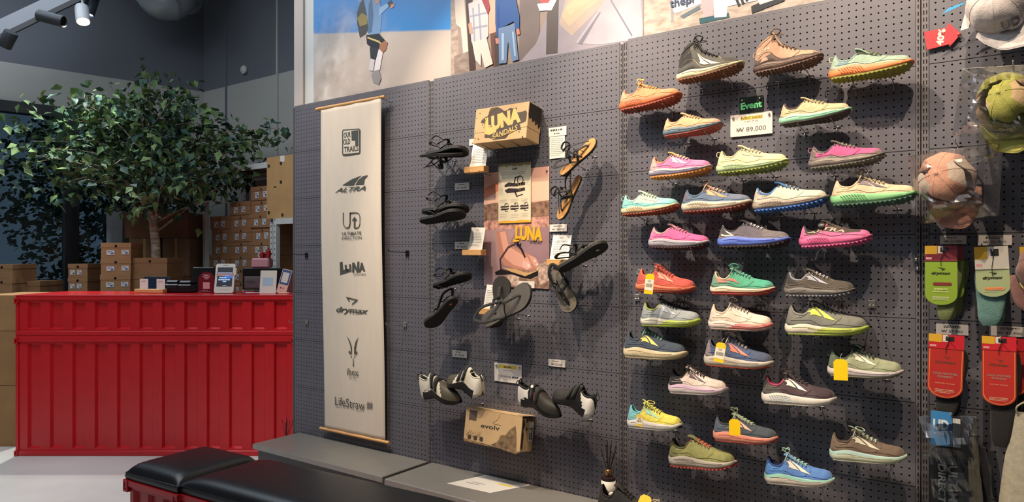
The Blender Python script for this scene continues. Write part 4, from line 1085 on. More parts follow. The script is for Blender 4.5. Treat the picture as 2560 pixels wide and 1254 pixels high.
MB().box((-.056, -.0008, .048), (.056, .0, .194), None, Mt).build('screen', emis('#10131f', 1.0), t)
sb = MB(); SE = emis('#9fc0f0', 1.0)
sb.flat([(.004, .108), (.056, .112), (.056, .152), (.0, .146)], -.0012, emis('#3c6fd0', .9), Mt)
for z, a, c, hh in ((.150, -.05, .045, .010), (.134, -.02, .03, .006), (.116, -.04, .008, .009), (.100, -.045, .04, .010), (.086, -.012, .012, .009), (.056, -.01, .01, .003)):
    x = a; r = random.Random(int(z * 1000))
    while x < c: q = r.uniform(.005, .009); sb.flat([(x, z - hh/2), (x + q, z - hh/2), (x + q, z + hh/2), (x, z + hh/2)], -.0015, SE, Mt); x += q + .0015
g = sb.build('screen_text', None, t); g['kind'] = 'stuff'
MB().box((-.02, -.0006, .208), (.02, 0, .211), None, Mt).build('speaker_slot', INK, t); MB().box((-.035, -.0006, .025), (.035, 0, .0275), None, Mt).build('slot_line', mat('#a8a498', .5), t)
# black monitors seen from behind, and things around them
t = stand_at('monitor', 655, 5.60, 'black monitor behind the payment stands, seen from behind', 'monitor')
MB().cbox((-.155, .0, .012), (.155, .03, .185), .006).build('shell', BLACK, t); MB().cbox((-.06, -.02, 0), (.06, .06, .012), .003).build('foot', BLACK, t); MB().box((-.02, .03, .012), (.02, .045, .10)).build('neck', BLACK, t)
t = stand_at('monitor', 513, 5.62, 'low black monitor behind the dark red wifi sign', 'monitor')
MB().cbox((-.10, .0, .012), (.07, .03, .19), .006).build('shell', BLACK, t); MB().cbox((-.06, -.02, 0), (.06, .06, .012), .003).build('foot', BLACK, t)
t = stand_at('acrylic_sign_holder', 631, 5.40, 'clear acrylic holder with a printed white notice', 'sign holder')
MB().box((-.062, -.004, 0), (.062, -.001, .125)).build('front_sheet', film('acrylic', (.95, .96, .97, 1), .1, .05), t); MB().cbox((-.062, -.03, 0), (.062, .03, .003), .001).build('foot', film('acrylic', (.95, .96, .97, 1), .1, .05), t)
MB().box((-.060, 0, .038), (.060, .001, .123)).build('notice', mat('#cfc6cc', .6), t); lines(t, -.046, .046, .078, .088, 1, -.0046, INK, seed=6, ch=.0075); lines(t, -.032, .032, .066, .074, 1, -.0046, INK, seed=3)
t = stand_at('payment_stand', 669, 5.32, 'white glossy counter stand with a blank pale blue panel', 'stand', .02)
Mt2 = Matrix.Rotation(math.radians(-10), 4, 'X')
MB().prism(rrect(.122, .172, .005), 0, .003, M=Mt2).build('plate', mat('#ddd8cc', .12), t); MB().prism([(0, 0), (.07, 0), (.02, .09)], -.05, .05, M=Matrix.Rotation(PI / 2, 4, 'Z')).build('foot', mat('#d0ccc2', .3), t)
MB().flat([(-.04, .055), (.036, .055), (.036, .118), (-.04, .118)], -.0006, mat('#a9c6d8', .12), Mt2).build('blue_panel', None, t)
t = stand_at('payment_stand', 712, 5.30, 'tilted narrow payment card stand with a blue and pink border', 'stand', .10)
Mt3 = Matrix.Translation((-.028, 0, 0)) @ Matrix.Rotation(math.radians(14), 4, 'Y') @ Matrix.Rotation(math.radians(-8), 4, 'X')
MB().prism(rrect(.072, .184, .006), 0, .003, M=Mt3).build('plate', mat('#d8b8a4', .3), t)
b = MB(); b.flat(rrect(.064, .11, .004, .068), -.0006, mat('#3a5a94', .3), Mt3); b.flat([(-.024, .082), (.022, .082), (.022, .160), (-.024, .160)], -.0010, mat('#d6d6cc', .3), Mt3); b.flat([(-.03, .02), (.03, .02), (.03, .06), (-.03, .06)], -.0006, mat('#e0b8ac', .3), Mt3)
b.flat([(-.018, .034), (-.008, .034), (-.008, .046), (-.018, .046)], -.0012, mat('#5a3c78', .4), Mt3); b.flat([(.0, .034), (.012, .034), (.012, .046), (.0, .046)], -.0012, mat('#d8643c', .4), Mt3); b.build('print', None, t)
MB().cbox((-.045, -.004, 0), (.03, .05, .006), .002).build('foot', mat('#d8b8a4', .3), t)
t = stand_at('folded_bag', 728, 5.55, 'small burgundy bag slumped at the right end of the counter', 'bag')
b = MB(); rr = []
for i in range(9):
    f = i / 8; rr.append([Vector(((.055 - .02 * f) * math.cos(a) * (1 + .1 * math.sin(5 * a + i)), .03 * math.sin(a) * (1 - .5 * f), .002 + .12 * f)) for a in [k * PI / 8 for k in range(16)]])
b.grid(rr, closed_u=True); b.add(rr[0], [tuple(range(16))[::-1]]); b.add(rr[-1], [tuple(range(16))]); b.build('bag_body', mat('#5c1424', .6, 0, 'leather'), t, smooth=True)
MB().tube(rows([(-.02, 0, .12), (-.015, 0, .15), (.015, 0, .15), (.02, 0, .12)], 10), .003, 5).build('strap', mat('#5c1424', .6), t)
# pink box with a red figure-shaped ornament (generic), on the back shelf behind the monitor
pk = Z(650, 669, 5.60)
t = empty('pink_storage_box', (pk.x, pk.y, pk.z), crz, 'pink lidless box standing behind the black monitor', 'box')
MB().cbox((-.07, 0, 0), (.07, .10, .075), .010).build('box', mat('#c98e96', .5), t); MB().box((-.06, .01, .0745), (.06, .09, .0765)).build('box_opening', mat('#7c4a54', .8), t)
t = empty('red_clamp_set', (pk.x + .01, pk.y + .04, pk.z + .078), crz, 'red desk tools standing in the pink box', 'tools')
b = MB(); b.cbox((-.035, -.02, 0), (-.01, .02, .045), .004); b.cbox((.01, -.02, 0), (.04, .02, .058), .004); b.cbox((-.05, -.01, .028), (.05, .015, .040), .003); b.tube([(.02, -.01, .05), (.03, -.01, .075), (.045, -.01, .06)], .006, 6); b.build('body', mat('#9c1c20', .4), t)
MB().tube([(-.04, -.015, .0), (-.05, -.015, .025), (-.035, -.015, .04)], .005, 6).build('white_cable', mat('#d6cfd0', .5), t)
MB().box((-.02, .0, .0), (.005, .02, .04)).build('grip', mat('#6c1418', .5), t)

# ------------------------------------------------------------------ cardboard boxes
def carton(name, M, w, d, h, col, label, lid=True, labels=(), hole=True, tape=False, group=None, cat='box', dark=None):
    """front face on local -y, w wide, d deep, h high"""
    t = empty(name, M=M, label=label, cat=cat, group=group); m = mat(col, .85, 0, 'card')
    lz = h * .70 if lid else h
    MB().box((0, 0, 0), (w, d, lz)).build('box_body', m, t)
    if lid: MB().cbox((-.003, -.003, lz - .001), (w + .003, d + .003, h), .001).build('lid', dark or m, t)
    if hole:
        b = MB(); b.lathe([(0, 0), (.011, 0)], 10, M=Matrix.Translation((w * .5, -.0036, lz + (h - lz) * .3)) @ Matrix.Rotation(PI / 2, 4, 'X')); b.build('finger_hole', mat('#1e1712', .9), t)
    for x, z, a, c in labels:
        s = MB().box((x - a/2, -.0042, z - c/2), (x + a/2, -.0030, z + c/2)).build('sticker', mat('#cfd2d6', .5), t)
        b = MB(); r = random.Random(int(x * 1000 + z * 777))
        for k in range(2): b.flat([(x - a * .36, z + c * (.25 - .2 * k)), (x + a * r.uniform(-.1, .3), z + c * (.25 - .2 * k)), (x + a * .1, z + c * (.32 - .2 * k)), (x - a * .36, z + c * (.32 - .2 * k))], -.0046)
        b.flat([(x + a * .05, z - c * .35), (x + a * .36, z - c * .35), (x + a * .36, z - c * .02), (x + a * .05, z - c * .02)], -.0046); b.build('sticker_print', mat('#4a4e58', .7), s)
    if tape:
        MB().box((w * .46, -.0012, 0), (w * .54, .0, h)).build('tape', mat('#b48a54', .3), t)
    return t
def boxM(px, py, d, rz): p = Z(px, py, d); return Matrix.Translation(p) @ Matrix.Rotation(rz, 4, 'Z')
RX = PI / 2     # boxes whose end faces look along +x
TBL = .961
def stack(px_right, d, n, w, dep, h, ztop, rz, col, names, labs, grp):
    p = camloc((px_right - 1280) / F * d, d, 0); out = []
    for k in range(n):
        M = Matrix.Translation((p.x, p.y, ztop - h * (k + 1))) @ Matrix.Rotation(rz + (.02 * ((k * 7) % 3 - 1)), 4, 'Z') 
        out.append(carton('shoe_box', M, w, dep, h - .001, col, names[k], labels=labs, group=grp))
    return out
def zof(y, d): return 1.42 - (y - 643) * d / F
# three-box stack with stickers, and its neighbours; front faces look towards +x
CTC = ['#8a6a4a']
def facebox(px0, px1, y_top, d, h, n, col, names, labs, grp, rz=PI / 2 - .1, dep=.33):
    a = camloc((px0 - 1280) / F * d, d, 0); w = (px1 - px0) / F * d / math.cos(rz - crz) 
    zt = zof(y_top, d); out = []
    for k in range(n):
        M = Matrix.Translation((a.x, a.y, zt - h * (k + 1))) @ Matrix.Rotation(rz, 4, 'Z') @ Matrix.Translation((.004 * math.sin(3 * k), .006 * math.cos(5 * k), 0))
        out.append(carton('shoe_box', M, w, dep, h - .0012, col, names[k], labels=labs, group=grp))
    zb_ = zt - h * n
    M = Matrix.Translation((a.x, a.y, .001)) @ Matrix.Rotation(rz, 4, 'Z') @ Matrix.Translation((-.01, .0, 0))
    carton('cardboard_box', M, w + .02, dep + .02, zb_ - .003, CTC[0], 'large carton under the ' + names[0].split(',')[0], lid=False, hole=False, tape=True)
    return w
zt = zof(606, 6.05); hh = (zt - TBL) / 4
facebox(252, 319, 606, 6.05, .1368, 3, '#a47c54', ['brown shoe box with two white stickers, topmost of the tall stack behind the counter', 'brown shoe box with two white stickers, second from the top of the tall stack', 'brown shoe box with two white stickers, third in the tall stack at counter height', 'brown shoe box at the foot of the tall stack, hidden behind the counter'],
        [(.075, .052, .062, .040), (.19, .056, .056, .040)], 'shoe boxes behind the counter', rz=crz + .20)
facebox(170, 214, 659, 6.2, .120, 2, '#9a7450', ['brown shoe box with two small stickers left of the tall stack, upper one', 'brown shoe box with two small stickers left of the tall stack, lower one'], [(.035, .045, .035, .04), (.09, .045, .035, .04)], 'shoe boxes behind the counter', rz=crz + .15)
facebox(331, 415, 644, 6.15, .14, 2, '#946e4a', ['plain brown box right of the tall stack, in front of the tree trunk', 'plain brown box under the one in front of the tree trunk'], [], 'shoe boxes behind the counter', rz=crz + .05)
facebox(-22, 28, 660, 6.0, .125, 2, '#8e6a48', ['brown box at the far left behind the counter, upper one', 'brown box at the far left behind the counter, lower one'], [], 'shoe boxes behind the counter', rz=crz + .05)
facebox(30, 98, 702, 6.2, .14, 1, '#84603f', ['low brown box beside the two boxes at the far left'], [], 'shoe boxes behind the counter', rz=crz + .02)
def floorbox(px0, px1, yt, yb, d, dep, col, label, rz=0.0, tape=False, lid=False, hole=False, labels=()):
    a = camloc((px0 - 1280) / F * d, d, 0); w = (px1 - px0) / F * d
    M = Matrix.Translation((a.x, a.y, zof(yb, d))) @ Matrix.Rotation(crz + rz, 4, 'Z')
    return carton('cardboard_box', M, w, dep, zof(yt, d) - zof(yb, d) - .002, col, label, lid=lid, hole=hole, tape=tape, labels=labels, cat='box')
dB = 6.75
zf = 643 + 1.42 * F / dB
floorbox(312, 470, 530, 594, dB, .36, '#7c5640', 'large brown carton on top of the two cartons behind the tree trunk', tape=True)
floorbox(322, 400, 594.5, 740, dB, .36, '#86644a', 'tall brown carton under the large one, left of the gap', tape=True)
floorbox(406, 474, 594.5, 690, dB, .36, '#7e5c44', 'brown carton under the large one, right of the gap', tape=True)
floorbox(322, 400, 740.5, zf - .5, dB, .36, '#866246', 'bottom carton hidden below the tall brown carton')
floorbox(406, 474, 690.5, zf - .5, dB, .36, '#7a5a42', 'bottom carton below the right-hand brown carton')
floorbox(266, 306, 527, zf - .5, 7.02, .10, '#8b9299', 'tall pale grey wrapped panel leaning beside the large cartons')
dL = 5.35
floorbox(-60, 41, 737, 826, dL, .5, '#a07a50', 'light brown carton at the left of the counter, topmost of three', tape=True)
floorbox(-64, 40, 826.5, 962, dL, .5, '#9c764c', 'light brown carton at the left of the counter, middle of three', tape=True)
floorbox(-60, 42, 962.5, 643 + 1.42 * F / dL - .5, dL, .5, '#a07a50', 'light brown carton at the left of the counter, bottom of three', tape=True)

# ------------------------------------------------------------------ white slotted racks with shoe boxes by the back wall
RW = mat('#c9cbc8', .5, 0, 'metal')
def rack(label, x0, x1, y0, y1, zt, shelves):
    t = empty('storage_rack', (x0, y0, 0), 0, label, 'rack')
    for x in (0, x1 - x0 - .04):
        for y in (0, y1 - y0 - .04):
            b = MB(); n = int(zt / .05)
            b.box((x, y + .001, 0), (x + .012, y + .04, zt), RW); b.box((x + .026, y + .001, 0), (x + .04, y + .04, zt), RW)
            for k in range(n): b.box((x + .012, y + .001, k * .05), (x + .026, y + .004, k * .05 + .034), RW)
            b.box((x + .012, y + .03, 0), (x + .026, y + .034, zt), mat('#3a3a3c', .8))
            b.build('post', None, t)
    for z in shelves:
        MB().box((.0405, .002, z - .05), (x1 - x0 - .0405, .03, z)).build('beam', RW, t); MB().box((.0405, y1 - y0 - .03, z - .05), (x1 - x0 - .0405, y1 - y0 - .002, z)).build('beam', RW, t)
        MB().box((.041, .0305, z - .012), (x1 - x0 - .041, y1 - y0 - .0305, z)).build('shelf', mat('#a8a9a6', .6), t)
    return t
ry0 = .92
rx0 = W(507, 600, ry0).x; rtop = W(560, 418, ry0).z
rack('tall white slotted rack of shoe boxes by the back wall', rx0, rx0 + 1.10, ry0, 1.40, rtop, [.45, rtop - .001])
r2y = .86
r2x = W(683, 600, r2y).x; r2top = W(700, 545, r2y).z
rack('lower white slotted rack in front, carrying the large beige carton', r2x, XL - .02, r2y, 1.40, r2top, [.45, r2top - .001])
# columns of boxes in the tall rack; top rows of the columns differ
bw, bh, bd = .322, .124, .40
cols = [(528, 558), (577, 545), (627, 497), (675, 560)]
yb = ry0 + .045
proto = None; rb = random.Random(4)
col_x = [rx0 + .052 + i * (bw + .004) for i in range(3)]
heights = [11, 12, 13]
for i, cx in enumerate(col_x):
    z = .451
    for k in range(heights[i] if True else 0):
        off = rb.uniform(-.008, .008)
        if proto is None:
            proto = carton('shoe_box', Matrix.Translation((cx, yb, z)), bw, bd, bh - .001, '#9c7350', 'x', labels=[(.10, .045, .06, .055), (.22, .05, .055, .055)], group='shoe boxes on the tall white rack')
            o = proto
        else:
            o = proto.copy(); C.objects.link(o); o.matrix_world = Matrix.Translation((cx + off, yb + rb.uniform(0, .02), z))
            for ch in proto.children:
                c = ch.copy(); C.objects.link(c); c.parent = o
                for g in ch.children: q = g.copy(); C.objects.link(q); q.parent = c
        o['label'] = 'brown stickered shoe box on the tall white rack, %s column, %s from its top' % (('first', 'second', 'third', 'fourth')[i], ('topmost', 'second', 'third', 'fourth', 'fifth', 'sixth', 'seventh', 'eighth', 'ninth', 'tenth', 'eleventh', 'twelfth', 'thirteenth')[heights[i] - 1 - k])
        z += bh
# beige carton on the lower rack
a = W(668, 540, r2y - .02)
t = carton('cardboard_box', Matrix.Translation((W(667, 500, r2y + .02).x, r2y + .02, r2top + .001)), .44, .4, W(690, 390, r2y).z - r2top, '#b8915e', 'large upright beige carton with small black marks on the lower white rack', lid=False, hole=False)
b = MB(); H_ = W(690, 390, r2y).z - r2top
for x, z in ((.2, H_ * .88), (.2, H_ * .58), (.03, H_ * .86), (.41, H_ * .88), (.03, H_ * .1), (.22, H_ * .05)): b.lathe([(.010, 0), (.016, 0), (.016, .0008)], 10, M=Matrix.Translation((x, -.001, z)) @ Matrix.Rotation(PI / 2, 4, 'X'))
b.box((.10, -.0012, H_ * .5), (.135, 0, H_ * .52)); b.build('printed_marks', mat('#2c2620', .8), t)['kind'] = 'stuff'
MB().box((.19, -.0014, H_ * .9), (.25, 0, H_ * 1.0)).build('torn_label', mat('#e0d8d0', .7), t)
for k in range(2):     # brown cartons below, in the lower rack
    cc = carton('cardboard_box', Matrix.Translation((r2x + .06 + k * .03, r2y + .05, .452 + k * .262)), .5, .38, .26, '#7d5a42', 'brown carton inside the lower white rack, %s' % ('bottom one', 'upper one')[k], lid=False, hole=False, tape=True)

# ------------------------------------------------------------------ artificial tree
tz = 6.42; base = camloc((392 - 1280) / F * tz, tz, 0)
tr = empty('indoor_tree', base, 0, 'tall artificial birch-like tree with a wide dark green crown behind the counter', 'tree')
def tl(px, py, dd=0.0): p = Z(px, py, tz + dd) - base; return p
MB().lathe([(.0, 0), (.17, 0), (.20, .34), (.185, .34), (.17, .30), (0, .30)], 20).build('pot', mat('#3a3c40', .6), tr, smooth=True, sharp=40)
trunk = rows([(0, 0, .3), tl(390, 640), tl(384, 570), tl(378, 500), tl(370, 430), tl(372, 370), tl(376, 300)], 26)
BARK = mat('#b9a692', .85, 0, 'bark')
MB().tube(trunk, [.045 - .030 * i / 25 for i in range(26)], 9).build('trunk', BARK, tr, smooth=True)
rt = random.Random(21); tips = []; bb = MB()
for k in range(46):
    f = rt.uniform(.30, 1.0); o = trunk[int(f * 25)]
    ang = rt.uniform(0, 2 * PI); el = rt.uniform(.1, .75) if f < .8 else rt.uniform(.2, 1.3)
    ln = rt.uniform(.7, 1.25) * (1.0 if f < .75 else .62)
    # the crown is wide along the picture, shallower in depth
    dv = RT * math.cos(ang) * 1.0 + AX * math.sin(ang) * .55 + UP * (math.sin(el) * .75)
    if f < .5: dv.z += .15
    p1_ = o + dv * ln * .5 + UP * .10; p2_ = o + dv * ln + UP * (-.06 if f < .75 else .05)
    for q_ in (p1_, p2_): q_.y = min(q_.y, 1.36 - base.y); q_.x = max(q_.x, -7.2 - base.x)
    pts = rows([o, p1_, p2_], 8); bb.tube(pts, [.010 - .0075 * i / 7 for i in range(8)], 5); tips.append(pts)
bb.build('branches', BARK, tr)
leaf_meshes = []
for s in range(6):
    b = MB(); L_ = .062 + .006 * s; wv = .5
    c0 = [(0, 0, 0), (.35 * L_, wv * L_ * .75, .05 * L_), (.55 * L_, wv * L_ * .48, .02 * L_), (L_, 0, -.10 * L_), (.55 * L_, -wv * L_ * .48, .02 * L_), (.35 * L_, -wv * L_ * .75, .05 * L_), (.5 * L_, 0, -.05 * L_), (-.2 * L_, 0, .03 * L_)]
    b.add(c0, [(0, 1, 6), (1, 2, 6), (2, 3, 6), (3, 4, 6), (4, 5, 6), (5, 0, 6)]); b.add([(0, 0, 0), (0, .0015, 0), (-.3 * L_, 0, .06 * L_)], [(0, 1, 2)])
    leaf_meshes.append(b.mesh('leaf', mat(('#57754a', '#486a48', '#3c6048', '#6a8a50', '#34554a', '#7a9658')[s], .78, 0, 'leaf')))
def leaf_M():
    if rt.random() < .72: pts = rt.choice(tips); q = pts[rt.randrange(2, 8)] + Vector((rt.gauss(0, .09), rt.gauss(0, .07), rt.gauss(0, .07)))
    else:
        a = rt.uniform(0, 2 * PI); r_ = rt.random() ** .5; cc = tl(335, 385)
        q = cc + RT * (math.cos(a) * 1.10 * r_) + UP * (math.sin(a) * .56 * r_ + .03) + AX * rt.uniform(-.45, .35)
        if q.z < cc.z - .25 and abs((q - cc).dot(RT)) < .3: q.z += .3
    e = Matrix.Rotation(rt.uniform(0, 6.28), 4, 'Z') @ Matrix.Rotation(rt.uniform(-.2, 1.3), 4, 'Y') @ Matrix.Rotation(rt.uniform(-.8, .8), 4, 'X')
    return q, Matrix.Translation(q) @ e @ Matrix.Scale(rt.uniform(.75, 1.25), 4)
cand = sorted([q for q in (leaf_M() for _ in range(3900)) if (q[0] + base).y < 1.36 and (q[0] + base).x > -7.2], key=lambda a: a[0].dot(AX))
for k, (q, M) in enumerate(cand[:300]):
    o = link('leaf', leaf_meshes[k % 6], tr); o.matrix_local = M
fb = MB()
src = [([v.co.copy() for v in me.vertices], [tuple(p.vertices) for p in me.polygons], me.materials[0]) for me in leaf_meshes]
for k, (q, M) in enumerate(cand[300:]):
    vs, fs, m = src[rt.randrange(6)]; fb.add([M @ v for v in vs], fs, m)
f = fb.build('foliage', None, tr); f['kind'] = 'stuff'

# ------------------------------------------------------------------ track lights and duct
ra, rb_ = Z(-60, 122, 5.7), Z(232, -18, 6.1)
dirr = (rb_ - ra).normalized(); far = ra + dirr * 3.0; near = ra - dirr * .8
def along(f): return near + (far - near) * f
tk = empty('lighting_track', near, 0, 'black lighting track running under a pale ceiling beam', 'light track')
def bar(p, q, w, h, up=0.0):
    M = basis(p, q - p, UP); return M, (q - p).length
M_, ln = bar(Vector((0,0,0)), far - near, .03, .03)
MB().box((0, -.018, -.018), (ln, .018, .018), None, M_).build('rail', BLK, tk)
MB().box((0, .035, .03), (ln, .20, .13), None, M_).build('beam', mat('#9a9aa0', .6, 0, 'paint'), tk)
for f_ in (.08, .95):
    q = (far - near) * f_; MB().tube([q + Vector((0, 0, .018)), q + Vector((0, 0, CEIL - near.z - q.z - .002))], .006, 6).build('hanger', BLK, tk)
def lamp(name, px, py, d, top, aim, r, ln_, col, lit, label):
    c = Z(px, py, d); t = empty(name, c, 0, label, 'lamp', 'track spotlights over the counter')
    ax = aim.normalized(); M = basis(Vector((0, 0, 0)), ax, UP if abs(ax.z) < .9 else RT) @ Matrix.Rotation(PI / 2, 4, 'Y')
    m = mat(col, .45)
    MB().lathe([(0, -ln_/2), (r * .92, -ln_/2), (r, -ln_/2 + .006), (r, ln_/2), (r * .9, ln_/2), (r * .86, ln_/2 - .012), (0, ln_/2 - .014)], 20, M=M).build('lamp_head', m, t, smooth=True, sharp=40)
    MB().lathe([(0, ln_/2 - .012), (r * .84, ln_/2 - .012)], 20, M=M).build('lens', emis('#fff4e0', 14) if lit == 1 else (emis('#cfe8ff', 12) if lit == 2 else mat('#101012', .2)), t)
    tp = top - c
    MB().tube([Vector((0, 0, r * .5)), Vector((0, 0, max(tp.z * .6, .04))), tp], .009, 6).build('stem', m, t)
    MB().box((tp.x - .03, tp.y - .03, tp.z - .0), (tp.x + .03, tp.y + .03, tp.z + .018)).build('adapter', m, t)
    return t
def rail_at(px):
    best = min((abs((lambda q: (q - CAM).dot(RT) / (q - CAM).dot(AX) * F + 1280)(along(i / 400)) - px), i) for i in range(401)); return along(best[1] / 400) - Vector((0, 0, .036))
lamp('track_lamp', 20, 98, 5.72, rail_at(22), Vector((-.25, .1, -1)) * .8 - RT * .45, .050, .135, '#222428', 0, 'black unlit track lamp pointing down, leftmost on the track')
lamp('track_lamp', 128, 46, 5.86, rail_at(114), RT * .95 + UP * -.24, .048, .215, '#2a2b2d', 0, 'black unlit track lamp turned sideways, second on the track')
l3 = lamp('track_lamp', 206, 36, 6.05, Z(190, -20, 6.05), Vector((.10, -.35, -.9)) + RT * .42, .055, .16, '#b9b7b8', 1, 'white lit track lamp with a warm glow')
l4 = lamp('track_lamp', 227, 14, 6.20, Z(236, -40, 6.2), Vector((0, -.2, -1)) - RT * .1, .050, .17, '#27303c', 2, 'lit lamp with a cold blue-white glow beside the white one')
for l_ in (l3, l4):
    lo = l_.location
    MB().tube([(0, 0, .03), (.0, .0, CEIL - lo.z - .002)], .008, 6).build('drop_rod', BLK, l_)
l = spot(l3.location + Vector((.05, -.12, -.14)), l3.location + Vector((.25, -.9, -3)), 190, (1, .93, .84), 80, .8, .04); l.name = 'lamp_light'
l = spot(l4.location + Vector((.0, -.10, -.14)), l4.location + Vector((-.3, -.2, -3)), 90, (.82, .92, 1), 90, .8, .04); l.name = 'lamp_light'
dz = 6.9
du = empty('ceiling_duct', Z(420, 0, dz), 0, 'pale round ventilation duct with an elbow under the ceiling in the corner', 'duct')
o_ = du.location
pts = rows([Z(330, -150, dz) - o_, Z(370, -40, dz) - o_, Z(400, 4, dz) - o_, Z(440, 0, dz + .1) - o_, Z(462, -50, dz + .3) - o_, Z(465, -160, dz + .4) - o_], 22)
pts = [Vector((p.x, p.y, min(p.z, CEIL - o_.z - .18))) for p in pts]
MB().tube(pts, .165, 20).build('duct_pipe', mat('#8f9299', .4, .3, 'metal'), du, smooth=True)
for k in (5, 11, 16):
    d_ = (pts[k+1] - pts[k-1]).normalized(); MB().tube([pts[k] - d_ * .015, pts[k] + d_ * .015], .172, 20).build('duct_band', mat('#7c7f86', .4, .4, 'metal'), du)
sm_ = empty('smoke_detector', Vector((W(612, 175, 1.44).x, 1.44, W(612, 175, 1.44).z)), 0, 'small round white sensor on the back wall near the tree top', 'sensor')
MB().lathe([(0, .0), (.045, 0), (.045, .02), (.03, .035), (0, .04)], 16, M=Matrix.Rotation(PI / 2, 4, 'X')).build('body', mat('#b9b9b6', .5), sm_, smooth=True, sharp=40)

# ------------------------------------------------------------------ benches: red container boxes with black cushions
CUSH = mat('#15171b', .38, 0, 'leather')
def bench(M, w, d, label, cast=True):
    """w along local x (the wall direction), d along y, cushion top at .46"""
    t = empty('container_bench', M=M, label=label, cat='bench'); hz_ = .385
    for z in (.004, hz_ - .03): 
        for y in (0, d - .03): MB().cbox((0, y, z), (w, y + .03, z + .03), .003).build('rail', REDB, t)
        for x in (0, w - .03): MB().cbox((x, .0305, z), (x + .03, d - .0305, z + .03), .003).build('rail', REDB, t)
    n = max(3, round((w - .06) / .115)); p = (w - .06) / n
    b = MB(); corrugated(b, .03, w - .03, .034, hz_ - .03, n, .03 + p * .22, p, p * .56, .012, .016, .009); b.build('side_panel', REDB, t)
    n2 = max(3, round((d - .06) / .115)); p2_ = (d - .06) / n2
    for x, sg in ((.012, 1), (w - .012, -1)):
        b = MB(); corrugated(b, .03, d - .03, .034, hz_ - .03, n2, .03 + p2_ * .22, p2_, p2_ * .56, 0, .016, .009)
        b.v = [(x + v[1] * sg, v[0], v[2]) for v in b.v]; b.build('side_panel', REDB, t)
    MB().box((.02, d - .02, .034), (w - .02, d - .012, hz_ - .03)).build('back_panel', REDB, t)
    for x in (-.004, w - .032):
        for y in (-.004, d - .032):
            for z in (.0015, hz_ - .055):
                b = MB(); s_ = .036; hgt = .056
                b.cbox((x, y, z), (x + s_, y + s_, z + .012), .002); b.cbox((x, y, z + hgt - .012), (x + s_, y + s_, z + hgt), .002)
                b.box((x + .008, y + .008, z + .01), (x + s_ - .008, y + s_ - .008, z + hgt - .01))
                for ax, ay in ((0, 0), (s_ - .008, 0), (0, s_ - .008), (s_ - .008, s_ - .008)): b.cbox((x + ax, y + ay, z + .006), (x + ax + .008, y + ay + .008, z + hgt - .006), .002)
                b.build('corner_casting', REDB, t)
    # cushion with a domed top
    b = MB(); nx, ny = 24, 14; c0 = hz_ + .002; e = .006; rws = []
    def prof(f): a = min(f, 1 - f) * 2; return 1 - (1 - min(1, a * 3.2)) ** 2.6
    for i in range(nx + 1):
        fx = i / nx; fx = .5 - .5 * math.cos(PI * fx); rws.append([])
        for j in range(ny + 1):
            fy = .5 - .5 * math.cos(PI * j / ny)
            h = .030 + .042 * (prof(fx) * prof(fy)) ** .6 + .010 * math.sin(PI * fx) * math.sin(PI * fy)
            ex = .010 * (1 - (1 - prof(fx)) * 0); rws[-1].append(Vector((e + fx * (w - 2 * e), e + fy * (d - 2 * e), c0 + h)))
    b.grid(rws)
    edge = [r_[0] for r_ in rws] + rws[-1][1:] + [r_[-1] for r_ in rws[::-1][1:]] + rws[0][::-1][1:-1]
    low = [Vector((v.x, v.y, c0)) for v in edge]; k = len(edge)
    mid = [Vector((v.x + (w/2 - v.x) * -.012, v.y + (d/2 - v.y) * -.02, c0 + .016)) for v in edge]
    b.add(edge + mid + low, [(i, (i+1) % k, k + (i+1) % k, k + i) for i in range(k)] + [(k + i, k + (i+1) % k, 2*k + (i+1) % k, 2*k + i) for i in range(k)] + [tuple(range(2*k, 3*k))])
    b.build('cushion', CUSH, t, smooth=True)
    ed = [Vector((v.x, v.y, c0 + .028)) for v in edge]
    MB().tube([Vector((e, e, c0 + .030)), Vector((w - e, e, c0 + .030)), Vector((w - e, d - e, c0 + .030)), Vector((e, d - e, c0 + .030))], .0035, 6, closed=True).build('piping', CUSH, t, smooth=True)
    return t
zc = .44
A_ = G(310, 1168, zc); B_ = G(515, 1111, zc); D_ = G(447, 1206, zc)
xd = (D_ - A_).normalized(); yd = Vector((-xd.y, xd.x, 0))
Mb = Matrix.Translation((A_.x, A_.y, 0)) @ Matrix((xd, yd, UP)).transposed().to_4x4()
bench(Mb, (D_ - A_).length - .012, .44, 'smaller black-cushioned red container bench at the far end, next to the long one')
A2 = G(440, 1200, zc)
Mb2 = Matrix.Translation((A2.x, A2.y, 0)) @ Matrix((xd, yd, UP)).transposed().to_4x4() 
bench(Mb2, 1.35, .44, 'long black-cushioned red container bench in front of the shelves')

# ------------------------------------------------------------------ things on the wall between banner and running shoes
def proj(p):
    d = Vector(p) - CAM; zc_ = d.dot(AX); return 1280 + F * d.dot(RT) / zc_, HZ - F * d.z / zc_
def wall_rect(px0, px1, yt, yb, y):
    """x and z extents on the wall of something seen between two columns; rows read at the left edge"""
    a = W(px0, yt, y); b = W(px1, yt, y); c = W(px0, yb, y); return a.x, b.x, c.z, a.z
def wcard(name, px0, px1, yt, yb, label, cat, y=-.004, th=.0015, col='#e6dfd2', group=None, rough=.5, rot=0.0, kind='card'):
    x0, x1, z0, z1 = wall_rect(px0, px1, yt, yb, y - th)
    t = empty(name, M=Matrix.Translation(((x0 + x1) / 2, y, z0)) @ Matrix.Rotation(rot, 4, 'Y'), label=label, cat=cat, group=group); w, h = x1 - x0, z1 - z0
    MB().box((-w/2, -th, 0), (w/2, 0, h)).build('card', mat(col, rough, 0, kind), t)
    t['w'] = w; return t, w, h, -th - .0004
